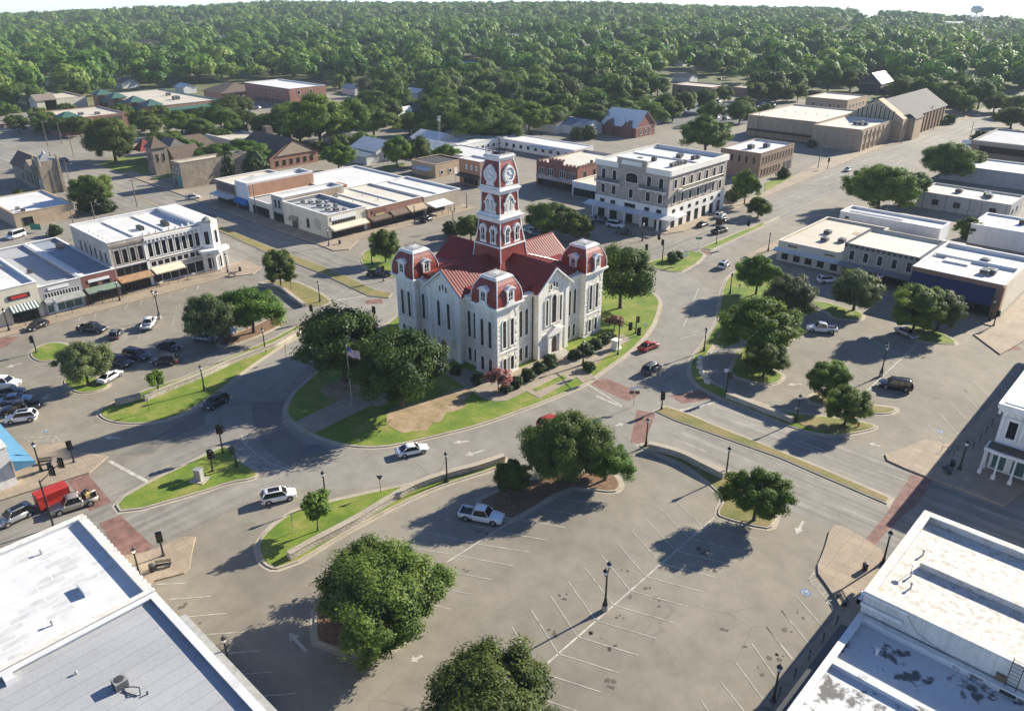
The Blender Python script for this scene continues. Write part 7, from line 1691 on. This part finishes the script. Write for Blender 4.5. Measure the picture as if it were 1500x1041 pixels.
for i, (dx, dy, m, lab) in enumerate(((0, 0, 'black_paint', 'black tool crate in the bed of the old champagne pickup'), (.55, .25, 'yellow_paint', 'yellow can in the bed of the old champagne pickup'), (-.35, .45, 'hvac_dark', 'dark machine part in the bed of the old champagne pickup'))):
    b = mb(m); b.box(x+dx-.3, x+dx+.3, y+dy-.25, y+dy+.25, .74, 1.25); b.box(x+dx-.34, x+dx+.34, y+dy-.28, y+dy+.28, 1.25, 1.32); b.tube((x+dx-.2, y+dy, 1.32), (x+dx+.2, y+dy, 1.45), .05, k=6); tag(b.build('crate' if i != 1 else 'can'), lab, 'cargo')
# ------------------------------------------------------------ lamps, signals, signs, walls
def lamp_head(px_, py_, z):
    b = mb('black_paint', 'lamp_glass'); b.lathe((px_, py_, z), [(.09, 0), (.17, .06), (.19, .12)], 8); b.mat('lamp_glass'); b.lathe((px_, py_, z+.12), [(.17, 0), (.25, .32), (.25, .44)], 8); b.mat('black_paint'); b.lathe((px_, py_, z+.54), [(.31, 0), (.26, .12), (.13, .26), (.04, .34), (.03, .55)], 8); return b
def lamp_meshes(twin):
    b = mb('black_paint'); H = 3.9 if not twin else 4.5
    if twin: pass
    b.lathe((0, 0, 0), [(.32, 0), (.32, .12), (.22, .3), (.19, .7), (.125, .9), (.11, 2), (.09, H-.1), (.14, H-.05), (.14, H)], 10)
    if twin:
        for s in (-1, 1): b.tube((0, 0, H-.5), (s*.45, 0, H-.25), .06, k=5); b.tube((s*.45, 0, H-.25), (s*.62, 0, H+.1), .06, k=5)
    pole = b.mesh('pole')
    heads = [lamp_head(0, 0, H).mesh('lantern')] if not twin else [lamp_head(s*.62, 0, H+.1).mesh('lantern') for s in (-1, 1)]
    return pole, heads
LM = {t: lamp_meshes(t) for t in (False, True)}
LR = {}
def street_lamp(px, py, label, twin=False, group=None, z=.13, rz=.6, s=1.0):
    x, y = P(px, py)
    if twin in LR: o = copy_tree(LR[twin]); o.location = (x, y, z); o.rotation_euler = (0, 0, rz); o['label'] = label; return o
    o = thing('street_lamp', label, 'street lamp', (x, y, z), rz, 'black lantern posts round the square' if not twin else 'double lantern posts in the lots')
    put('pole', LM[twin][0], o)
    for h in LM[twin][1]: put('lantern', h, o)
    LR[twin] = o; return o
for px, py, lab in [
 (300, 573, 'lantern post on the left verge near the black car'), (389, 515, 'lantern post at the middle of the curved left stone wall'), (478, 735, 'lantern post at the head of the front verge beside the young tree'),
 (655, 706, 'lantern post behind the front stone wall near the white sedan'), (946, 654, 'lantern post at the tip of the dark stone wall by the brick crossing'), (1063, 698, 'lantern post at the right end of the dark stone wall'),
 (1166, 618, 'lantern post at the end of the wall below the two round trees'), (1031, 515, 'lantern post beside the avenue above the white stone blocks'), (1069, 431, 'lantern post beside the avenue under the pointed tree'),
 (1405, 689, 'lantern post in the shade before the white corner house'), (1293, 826, 'lantern post behind the lower right white block corner'), (1132, 1028, 'lantern post on the shaded pavement at the bottom right'),
 (61, 691, 'lantern post on the pavement by the blue awning'), (207, 851, 'lantern post at the corner of the white patched roof'), (482, 361, 'lantern post at the cream corner store'), (545, 388, 'lantern post on the small island behind the courthouse'),
 (334, 400, 'lantern post on the pavement by the columned corner porch'), (176, 441, 'lantern post at the joint of the stone block and red storefront'), (14, 485, 'lantern post at the left edge by the striped awning'), (1125, 368, 'lantern post at the left end of the long tan shop'),
 (941, 353, 'lantern post under the hotel corner'), (684, 305, 'lantern post left of the clock tower by the beige end shop'), (608, 326, 'lantern post before the brown awning shops'), (1449, 471, 'lantern post on the corner of the navy awning store'),
 (854, 535, 'short lantern post beside the hedge at the courthouse steps'), (469, 443, 'lantern post with sign box on the left verge tip'), (338, 985, 'lantern top showing over the parapet of the grey seamed roof'), (1257, 392, 'lantern post before the two storey beige shop')]: street_lamp(px, py, lab)
b = None
for px, py, lab, rz in [(886, 893, 'double lantern post on a concrete footing in the near lot', 1.9), (1290, 551, 'double lantern post beside the long black car', 1.9), (234, 467, 'double lantern post beside the white pickup in the left lot', .3), (664, 336, 'double lantern post behind the courthouse roof', .3)]:
    o = street_lamp(px, py, lab, True, z=.75, rz=rz)
    if 'footing' not in [c.name.split('.')[0] for c in o.children]: f = mb('pale_concrete'); f.lathe((0, 0, -.75), [(.34, 0), (.34, .72), (.3, .77)], 14); put('footing', f.mesh('footing'), o)
# --- traffic signals
def sig_mesh():
    b = mb('black_paint'); b.box(-.2, .2, -.14, .14, 0, 1.1); b.box(-.32, .32, .1, .13, -.12, 1.22)
    for k in range(3): b.tube((0, -.14, .2+k*.35), (0, -.32, .22+k*.35), .13, k=8, cap=False)
    s = mb('hydrant_red', 'yellow_paint', 'sign_green')
    for k, m in enumerate(('sign_green', 'yellow_paint', 'hydrant_red')): s.mat(m); s.lathe((0, 0, 0), [(.11, 0), (.1, .01)], 8); n = len(s.v)//1; s.v[-16:] = [(x, -.15-z, .2+k*.35+y) for x, y, z in s.v[-16:]]
    return b.mesh('signal_head'), s.mesh('signal_lens')
SG = sig_mesh()
def head(o, x, y, z, rz): h = put('signal_head', SG[0], o, (x, y, z), rz); h.scale = (1.15, 1.15, 1.15); put('signal_lens', SG[1], h)
def signal(px, py, label, H=3.6, heads=1, arm=None, rz=0, z=.13, r=.12):
    x, y = P(px, py); o = thing('traffic_signal', label, 'traffic signal', (x, y, z))
    b = mb('black_paint'); b.lathe((0, 0, 0), [(.24, 0), (.22, .25), (r, .4), (r*.8, H)], 8); b.build('pole', o, local=True)
    if arm:
        L, ang, n = arm; b = mb('black_paint'); b.tube((0, 0, H-.3), (L*math.cos(ang), L*math.sin(ang), H), r*.7, r*.45, 6); b.build('mast_arm', o, local=True)
        for k in range(n): q = L*(1-k*.42)-.2; head(o, q*math.cos(ang), q*math.sin(ang), H-.75, rz)
    for k in range(heads): a = rz+k*2.1; head(o, .3*math.sin(a), -.3*math.cos(a), H-1.3, a)
    return o
signal(312, 691, 'left signal post of the three on the triangular island', 3.4, 2, rz=2.2); signal(347, 684, 'right signal post on the triangular island with triangular yield sign', 3.4, 1, rz=-.6); signal(327, 664, 'tall signal post at the back of the triangular island', 4.6, 2, rz=2.6)
signal(905, 520, 'long armed signal mast at the courthouse right lawn with two hanging lights', 7.0, 0, (6.2, -.35, 2), rz=1.0, r=.12); signal(931, 489, 'signal post on the right courthouse lawn', 3.6, 1, rz=2.2)
signal(970, 383, 'signal mast with short arm on the shrub island before the hotel', 5.4, 1, (3, 2.6, 1), rz=-.5); signal(1049, 358, 'signal mast with long arm over the avenue by the black pickup', 5.6, 0, (8, .75, 1), rz=-.3, r=.1); signal(946, 379, 'signal post left of the shrub island mast', 3.6, 1, rz=.5)
signal(79, 772, 'tall leaning looking signal mast in front of the trailer at lower left', 7.0, 0, (4.2, 2.2, 2), rz=.6, r=.12); signal(109, 678, 'signal post on the tan pavement above the trailer', 3.6, 1, rz=1.2); signal(240, 815, 'signal post by the bench at the lower left corner', 3.6, 1, rz=1.2)
signal(969, 600, 'signal post at the point of the long median', 3.2, 1, rz=.8); signal(549, 482, 'tall dark signal post at the left corner of the courthouse', 4.6, 2, rz=1.5); signal(459, 470, 'signal post at the top end of the curved left wall', 3.4, 1, rz=.3); signal(1455, 478, 'signal post at the corner of the navy awning store', 3.4, 1, rz=1.2); signal(54, 517, 'signal post on the almond shaped island in the left lot', 3.4, 1, rz=.3); signal(1212, 248, 'signal post on the avenue corner by the brown brick office', 4.0, 1, rz=.5); signal(1063, 579, 'signal post with white plate at the start of the right wall', 4.4, 1, rz=2.0); signal(562, 412, 'paired signal post behind the left courthouse pavilion', 3.6, 1, rz=1.0)
def sgn(px, py, label, panels, H=2.6, rz=.75, z=.13, pole='galvanized'):
    """panels: (width, height, z centre, material, text, text material, x offset)"""
    x, y = P(px, py); o = thing('road_sign', label, 'sign', (x, y, z), rz); b = mb(pole); b.tube((0, 0, 0), (0, 0, H), .04, k=6); b.build('post', o, local=True)
    for w, h, zc, m, tx, tm, xo in panels:
        b = mb(m); b.box(xo-w/2, xo+w/2, -.07, -.045, zc-h/2, zc+h/2); p = b.build('sign_panel', o, local=True)
        if tx:
            t = text(None, tx, h*.55, (0, 0, 0), '-y', tm, depth=.006); t.parent = p; t.location = (xo, -.08, zc)
    return o
sgn(928, 596, 'cluster of white route plates with black arrow panels on one post', [(.75, .6, 3.3, 'sign_white', None, None, -.45), (.75, .6, 3.6, 'sign_white', None, None, .5), (.7, .55, 2.6, 'sign_black', '\u2190', 'sign_white', -.45), (.7, .55, 2.6, 'sign_black', '\u2192', 'sign_white', .45)], 3.6)
sgn(1003, 388, 'route sign post with shield and two plates on the shrub island', [(.8, .7, 3.2, 'sign_white', None, None, 0), (.7, .6, 2.3, 'sign_white', None, None, -.38), (.7, .6, 2.3, 'sign_white', None, None, .38)], 3.6)
sgn(1022, 366, 'green street name sign near the hotel crossing', [(1.7, .5, 3.0, 'sign_green', None, None, 0)], 3.2); sgn(565, 388, 'green sign on the small island behind the courthouse', [(1.5, .6, 2.4, 'sign_green', None, None, 0)], 2.7)
sgn(430, 781, 'plain sign plate seen edge on from behind on the front verge', [(.6, 1.0, 2.3, 'galvanized', None, None, 0)], 2.9, rz=2.6); sgn(420, 527, 'thin sign post on the left verge beside the curved wall', [(.5, .4, 2.6, 'hvac_dark', None, None, 0)], 2.9, rz=2.2, pole='dark_metal'); sgn(219, 604, 'thin sign post before the young tree on the left verge', [(.5, .4, 2.2, 'hvac_dark', None, None, 0)], 2.5, rz=2.2, pole='dark_metal')
o = sgn(558, 722, 'yield sign seen from behind on the front verge', [], 2.4, pole='dark_metal'); b = mb('hvac_dark'); b.extr([(-.45, -.06, 2.75), (.45, -.06, 2.75), (0, -.06, 1.95)], (0, .03, 0)); b.build('sign_panel', o, local=True)
sgn(1062, 560, 'white plate sign on the pole at the right wall start', [(.8, .65, 2.2, 'sign_white', None, None, 0)], 2.6, rz=.6); sgn(84, 258, 'blue sign panel beside the stone church', [(3.2, 1.5, 2.2, 'sign_blue', None, None, 0)], 2.6, rz=.7); sgn(54, 340, 'green and white sign board beside the low tan office', [(3.0, 1.7, 1.4, 'sign_green', None, None, 0)], 1.6, rz=.7)
sgn(1410, 232, 'white and blue pole sign of the far bank', [(3.4, 1.5, 6.2, 'sign_white', None, None, 0), (3.4, 1.8, 4.3, 'sign_blue', None, None, 0)], 7, rz=.7); sgn(1082, 430, 'small sign post under the pointed tree by the avenue', [(.5, .5, 1.9, 'sign_white', None, None, 0)], 2.2); sgn(945, 490, 'small white plate on the right courthouse lawn', [(.45, .6, 2.0, 'sign_white', None, None, 0)], 2.3)
# feather banner by the grey storefront
x, y = P(83, 463); o = thing('feather_flag', 'white feather banner on the pavement by the grey storefront', 'banner', (x, y, .13), .8); b = mb('galvanized'); b.tube((0, 0, 0), (0, 0, 3.6), .025, k=5); b.build('pole', o, local=True); b = mb('cloth_white'); b.extr([(0, 0, .8), (.7, 0, 1.0), (.75, 0, 3.0), (.4, 0, 3.5), (0, 0, 3.6)], (0, .02, 0)); b.build('cloth', o, local=True)
# flagpole with national flag
x, y = P(516, 593); o = thing('flagpole', 'white flagpole flying a striped red, white and blue flag on the courthouse lawn', 'flagpole', (x, y, .15)); b = mb('galvanized'); b.lathe((0, 0, 0), [(.22, 0), (.2, .2), (.09, .3), (.05, 10.4), (.09, 10.45), (.09, 10.6), (.02, 10.66)], 10); b.build('pole', o, local=True)
fl = mb('cloth_red', 'cloth_white', 'cloth_blue'); W_, H_ = 2.4, 1.5; nx = 12
def fp(u, v): return (u*W_*.80, u*W_*.42+.16*math.sin(u*9), 10.2-v*H_-.55*u*u+.06*math.sin(u*8+v*2))
for s in range(13):
    for k in range(nx):
        fl.mat('cloth_blue' if (s < 7 and k < nx*.4) else ('cloth_red' if s % 2 == 0 else 'cloth_white')); fl.face([fp(k/nx, (s+1)/13), fp((k+1)/nx, (s+1)/13), fp((k+1)/nx, s/13), fp(k/nx, s/13)])
fl.mat('cloth_white')
for r in range(5):
    for c in range(6):
        u = .03+c*.062; v = .05+r*.1; q = fp(u, v); fl.face([(q[0]-.03, q[1]-.02, q[2]), (q[0], q[1]-.02, q[2]-.035), (q[0]+.03, q[1]-.02, q[2]), (q[0], q[1]-.02, q[2]+.035)])
fl.build('flag', o, local=True)
# --- garden walls
def wall(name, label, pts, h, t=.75, px=True, cap=True):
    p = [Vector(P(*q)) for q in pts] if px else [Vector(q) for q in pts]
    dense = []
    for i in range(len(p)-1):
        for k in range(5):
            u = k/5; a = p[max(0, i-1)]; b0 = p[i]; c = p[i+1]; d = p[min(len(p)-1, i+2)]
            dense.append(.5*((2*b0)+(-a+c)*u+(2*a-5*b0+4*c-d)*u*u+(-a+3*b0-3*c+d)*u**3))
    dense.append(p[-1]); o = thing(name, label, 'wall', (dense[0].x, dense[0].y, 0))
    def ringw(i, w, z0, z1):
        d = (dense[min(i+1, len(dense)-1)]-dense[max(0, i-1)]).normalized(); n = Vector((-d.y, d.x))*w/2; q = dense[i]; return [(q.x-n.x, q.y-n.y, z0), (q.x+n.x, q.y+n.y, z0), (q.x+n.x, q.y+n.y, z1), (q.x-n.x, q.y-n.y, z1)]
    b = mb('garden_stone'); b.loft([ringw(i, t, .05, h) for i in range(len(dense))]); b.build('stonework', o)
    if cap: b = mb('kerb'); b.loft([ringw(i, t+.12, h+.002, h+.1) for i in range(len(dense))]); b.build('coping', o)
    return o
wall('stone_wall', 'long pale stone garden wall along the front verge', [(424, 820), (465, 797), (520, 768), (558, 745), (605, 718), (655, 700), (700, 688), (738, 675)], 1.0)
wall('stone_wall', 'curved pale stone wall between left lot and ring road', [(212, 588), (260, 568), (300, 552), (343, 532), (390, 514), (407, 507), (435, 491), (460, 478)], .95)
o = wall('stone_wall', 'short stone sign wall at the left tip of the left verge', [(170, 594), (190, 589), (207, 584)], .95)
wall('stone_wall', 'dark shaded stone wall between near lot and the right street', [(950, 658), (975, 664), (1000, 672), (1030, 687), (1060, 702)], 1.1)
wall('stone_wall', 'stone wall along the right street behind the long median', [(1064, 583), (1085, 591), (1110, 601), (1135, 610), (1160, 620)], 1.0)
wall('stone_wall', 'low stone wall on the left verge near the dark tree', [(380, 419), (410, 424), (430, 438), (446, 450)], .8)
for i, (px, py) in enumerate(((1026, 527), (1025, 534), (1025, 541), (1028, 549), (1032, 556), (1036, 562))):
    x, y = P(px, py); b = mb('limestone'); b.prism([(x-.5, y-.35), (x+.45, y-.4), (x+.5, y+.3), (x-.4, y+.4)], .1, .75); b.prism([(x-.4, y-.28), (x+.36, y-.3), (x+.4, y+.22), (x-.3, y+.3)], .75, .85); tag(b.build('stone_block'), 'rough white stone block in the row beside the avenue sidewalk', 'stone block', 'white stone blocks by the avenue')
# pedestal by the courthouse
x, y = P(902, 512); b = mb('limestone_trim'); b.box(x-.8, x+.8, y-.8, y+.8, .15, .5); b.box(x-.6, x+.6, y-.6, y+.6, .5, 1.9); b.box(x-.75, x+.75, y-.75, y+.75, 1.9, 2.1); tag(b.build('stone_pedestal'), 'square stone pedestal on the right courthouse lawn', 'pedestal')
# utility cabinet on the triangular island
x, y = P(293, 704); o = thing('utility_cabinet', 'grey metal utility cabinet on a concrete pad on the triangular island', 'cabinet', (x, y, .17), .5); b = mb('pale_concrete'); b.box(-1.1, 1.1, -.9, .9, 0, .1); b.build('pad', o, local=True); b = mb('galvanized'); b.box(-.5, .5, -.4, .4, .1, 1.7); b.box(-.56, .56, -.46, .46, 1.7, 1.78); b.build('housing', o, local=True); b = mb('hvac_grey'); b.box(-.44, .44, -.43, -.4, .2, 1.6); b.box(.3, .34, -.47, -.43, .8, 1.0); b.build('door', o, local=True)
# benches, bins, bollards
def bench(px, py, rz, label):
    x, y = P(px, py); o = thing('bench', label, 'bench', (x, y, .13), rz)
    b = mb('dark_metal'); [b.box(-.9, .9, -.25+k*.13, -.15+k*.13, .43, .46) for k in range(4)]; b.build('seat', o, local=True)
    b = mb('dark_metal'); [b.box(-.9, .9, .27+k*.02, .3+k*.02, .55+k*.13, .63+k*.13) for k in range(3)]; b.build('backrest', o, local=True)
    for s in (-.75, .75): b = mb('dark_metal'); b.box(s-.03, s+.03, -.25, .3, 0, .43); b.build('leg', o, local=True)
def bin_(px, py, label):
    x, y = P(px, py); o = thing('litter_bin', label, 'bin', (x, y, .13)); b = mb('black_paint'); b.lathe((0, 0, 0), [(.26, 0), (.31, .1), (.33, .85), (.35, .9)], 14); b.build('body', o, local=True); b = mb('hvac_dark'); b.lathe((0, 0, .9), [(.36, 0), (.3, .14), (.14, .2)], 14); b.build('lid', o, local=True)
bin_(74, 688, 'black litter bin beside the lantern post by the blue awning'); bench(67, 680, 1.0, 'dark bench against the black bin by the blue awning'); bin_(224, 838, 'black litter bin on the pavement by the white patched roof corner'); bench(240, 832, 1.0, 'dark bench beside the bin at the lower left corner')
bin_(1394, 684, 'black litter bin before the white corner house'); bench(1386, 692, -.9, 'dark bench by the bin before the white corner house'); bin_(1266, 836, 'black bin by the lower right white block'); bench(1232, 882, -.8, 'dark bench on the kerb by the lower right white block'); bin_(352, 398, 'black bin on the pavement by the columned corner porch'); bin_(498, 358, 'black bin before the cream corner store'); bench(340, 405, .6, 'dark bench by the columned corner porch')
for i, (px, py, nm) in enumerate(((1383, 662, 'left'), (1392, 668, 'middle'), (1398, 660, 'right'))):
    x, y = P(px, py); o = thing('bike_rack', 'black tube bike rack, %s of the three before the white corner house' % nm, 'bike rack', (x, y, .13), .6); b = mb('black_paint')
    for s in (-.4, .4): b.tube((s, 0, 0), (s, 0, .8), .03, k=6)
    b.tube((-.4, 0, .8), (.4, 0, .8), .03, k=6); b.build('hoop', o, local=True)
for i, (x_, y_) in enumerate(S7([(430, 610), (360, 700), (290, 785), (218, 880), (140, 975)])+S3([(1345, 125), (1310, 180), (1277, 225), (1240, 270), (1200, 315)])+R2([(505, 380), (395, 408), (265, 430), (180, 465), (725, 300), (615, 330)])):
    x, y = P(x_, y_); b = mb('black_paint'); b.lathe((x, y, .1), [(.05, 0), (.05, 1.1), (.09, 1.12), (.09, 1.35), (.03, 1.4)], 6); tag(b.build('bollard'), 'thin black post along the storefront pavement kerb', 'post', 'thin black kerb posts before the shops')
x, y = P(1257, 626); b = mb('hydrant_red'); b.lathe((x, y, .15), [(.16, 0), (.12, .08), (.12, .5), (.16, .55), (.1, .72), (.03, .8)], 8); b.tube((x-.2, y, .6), (x+.2, y, .6), .06, k=6); tag(b.build('fire_hydrant'), 'red fire hydrant under the lower round tree', 'hydrant')
# shrubs
for i, (px, py, r, lab) in enumerate(((773, 556, 1.5, 'first clipped shrub from the crepe myrtle along the courthouse wall'), (757, 566, 1.4, 'low shrub at the foot of the pink crepe myrtle'), (790, 546, 1.5, 'round shrub midway along the right courthouse wall'), (806, 537, 1.6, 'tall clipped shrub left of the right courthouse door'), (742, 574, 1.2, 'small shrub left of the pink crepe myrtle'), (843, 526, 1.5, 'shrub just right of the right courthouse door'), (857, 519, 1.7, 'second shrub right of the right courthouse door'), (870, 511, 1.5, 'third shrub right of the right courthouse door'), (884, 503, 1.4, 'shrub at the right corner of the courthouse'), (893, 498, 1.2, 'end shrub under the reddish crepe myrtle'), (862, 543, 1.3, 'shrub at the head of the curved lawn by the steps'), (668, 548, 1.2, 'dark shrub against the shaded left courthouse wall'), (700, 562, 1.3, 'dark shrub at the shaded front corner of the courthouse'), (985, 384, 1.8, 'left bush in the mulch island before the hotel'), (994, 380, 1.5, 'right bush in the mulch island before the hotel'))): shrub(i, px, py, r, lab)
for i, (cv, p, r, lab) in enumerate(((K5, (390, 780), 2.2, 'round bush at the back of the tan office'), (K5, (140, 520), 2.2, 'bush at the foot of the stone church'), (K5, (730, 620), 3.4, 'bushes right of the tan office tree'), (K5, (600, 610), 2.8, 'bush at the foot of the tan office tree'), (R1, (110, 395), 2.6, 'bush bed before the brown brick office'), (R1, (270, 220), 2.2, 'bush at the corner of the low church block'), (R1, (1190, 750), 3.0, 'green bush behind the navy awning store'), (R1, (1240, 200), 4.0, 'dark tree like bush before the modern bank'), (R1, (1310, 215), 3.2, 'dark bush beside the glass band of the bank'), (K8, (1170, 500), 3.2, 'dark bush at the far corner of the hotel'), (K8, (1100, 540), 2.6, 'low bush at the hotel side wall'), (K4, (1080, 680), 3.4, 'bush on the dirt lot beyond the church'), (K4, (1040, 685), 3, 'second bush on the dirt lot beyond the church'), (K7, (480, 780), 2.8, 'low bush above the courthouse roof ridge'), (K8, (110, 110), 4.2, 'hedge before the blue roofed wing'), (K8, (30, 110), 4.0, 'hedge end left before the blue roofed wing'), (K1, (330, 560), 5, 'tree like bush before the tan shopping strip'))):
    (x, y), = cv([p]); shrub(i, x, y, r, lab)
# ivy clad mass over the awning shops
for i, (px, py, r) in enumerate(((300, 262, 4.6), (335, 262, 5.0), (375, 258, 4.8))): shrub(i, px, py, r, ('left', 'middle', 'right')[i]+' clump of ivy clad growth behind the blue awning shops', hz=1.5)
# utility poles
def upole(px, py, H, label, arm=1.6, lampar=False):
    x, y = P(px, py); o = thing('utility_pole', label, 'utility pole', (x, y, 0), .75); b = mb('wood_pole'); b.tube((0, 0, 0), (0, 0, H), .16, .1, 7); b.build('pole', o, local=True)
    if arm: b = mb('wood_pole'); b.box(-arm/2, arm/2, -.06, .06, H-.9, H-.75); b.build('crossarm', o, local=True)
    if lampar: b = mb('galvanized'); b.tube((0, 0, H-1.5), (1.8, 0, H-.9), .04, k=5); b.box(1.6, 2.3, -.12, .12, H-.95, H-.82); b.build('lamp_arm', o, local=True)
for a in ((70, 214, 11, 'utility pole left of the two storey brick office', 2, True), (91, 211, 9, 'thin pole by the two storey brick office', 0), (108, 229, 9, 'pole at the kerb of the far left street', 0, True), (105, 280, 10, 'pole with crossarm beside the stone church tower', 2, True), (201, 303, 9, 'dark pole at the crossing behind the stone block', 2.4), (378, 326, 11, 'leaning pole before the low cream shop', 0), (1359, 190, 11, 'tall pole at the end of the church', 2), (1367, 190, 9, 'second pole near the end of the church', 0), (1320, 210, 8, 'brown pole in front of the church wall', 0), (1417, 218, 11, 'pole right of the far pole sign', 0), (1108, 200, 10, 'lamp pole before the plain church hall', 0, True), (915, 200, 9, 'pole at the back of the hotel', 0), (610, 262, 8, 'paired pole near the lime green tree', 2), (1475, 175, 8, 'pole far along the avenue', 0), (1198, 247, 9, 'curved arm lamp pole at the brown office corner', 0, True), (735, 275, 0, '', 0), (988, 150, 9, 'pole at the far lot left end', 1.5), (938, 128, 10, 'pole in the far wood edge', 2), (141, 330, 7, 'lamp pole in the small lot by the tan office', 0, True), (113, 350, 8, 'pole behind the red storefront roof', 0)):
    if a[3]: upole(*a)
x, y = P(645.5, 230); o = thing('lattice_mast', 'tall grey lattice radio mast behind the lime green tree', 'mast', (x, y, 0)); b = mb('galvanized'); H = hm = 15.5
for s in ((-.5, -.4), (.5, -.4), (0, .5)): b.tube((s[0], s[1], 0), (s[0]*.8, s[1]*.8, H), .05, k=4)
q = [(-.5, -.4), (.5, -.4), (0, .5)]
for k in range(16):
    for i in range(3): a0, a1 = q[i], q[(i+1) % 3]; b.tube((a0[0]*.9, a0[1]*.9, k*.95), (a1[0]*.9, a1[1]*.9, k*.95+.95), .03, k=4, cap=False)
b.box(-.7, .7, -.6, .7, H, H+.1); b.build('lattice', o, local=True); b = mb('sign_white'); b.box(-.6, .9, -.3, -.2, H-1.6, H-.4); b.build('antenna', o, local=True)
# water tower
x, y, z = farpt(1425, 44); o = thing('water_tower', 'pale water tower on legs standing above the distant wood', 'water tower', (x, y, z)); o.scale = (1.5, 1.5, 1.2); b = mb('white_trim')
b.lathe((0, 0, 24), [(1, 0), (6, 2), (7.6, 5), (7.6, 8), (5.5, 10.6), (.6, 12)], 16); b.build('tank', o, local=True)
for k in range(6): a = k*math.pi/3; b = mb('white_trim'); b.tube((8.6*math.cos(a), 8.6*math.sin(a), 0), (6.8*math.cos(a), 6.8*math.sin(a), 28), .45, k=6); b.build('leg', o, local=True)
b = mb('white_trim'); b.tube((0, 0, 0), (0, 0, 25), .8, k=8)
for zz in (10, 19):
    for k in range(6): a = k*math.pi/3; c = a+math.pi/3; rr = 8.6-1.8*zz/28; b.tube((rr*math.cos(a), rr*math.sin(a), zz), (rr*math.cos(c), rr*math.sin(c), zz), .18, k=4)
b.build('riser', o, local=True)
# haze
HZ = mb('ground'); hb_ = MB(); hb_.box(-3400, 900, -600, 3400, -260, 120)
hm_, n_, l_, p_ = new_mat('haze'); n_.remove(p_); pv = n_.new('ShaderNodeVolumePrincipled'); pv.inputs['Color'].default_value = (.78, .90, 1, 1); pv.inputs['Density'].default_value = .00010; pv.inputs['Anisotropy'].default_value = .0; l_.new(pv.outputs[0], n_['Material Output'].inputs['Volume']); M['haze'] = hm_
hb_.mats = ['haze']; hb_.mi = [0]*len(hb_.f); HAZE = tag(hb_.build('haze'), kind='stuff')
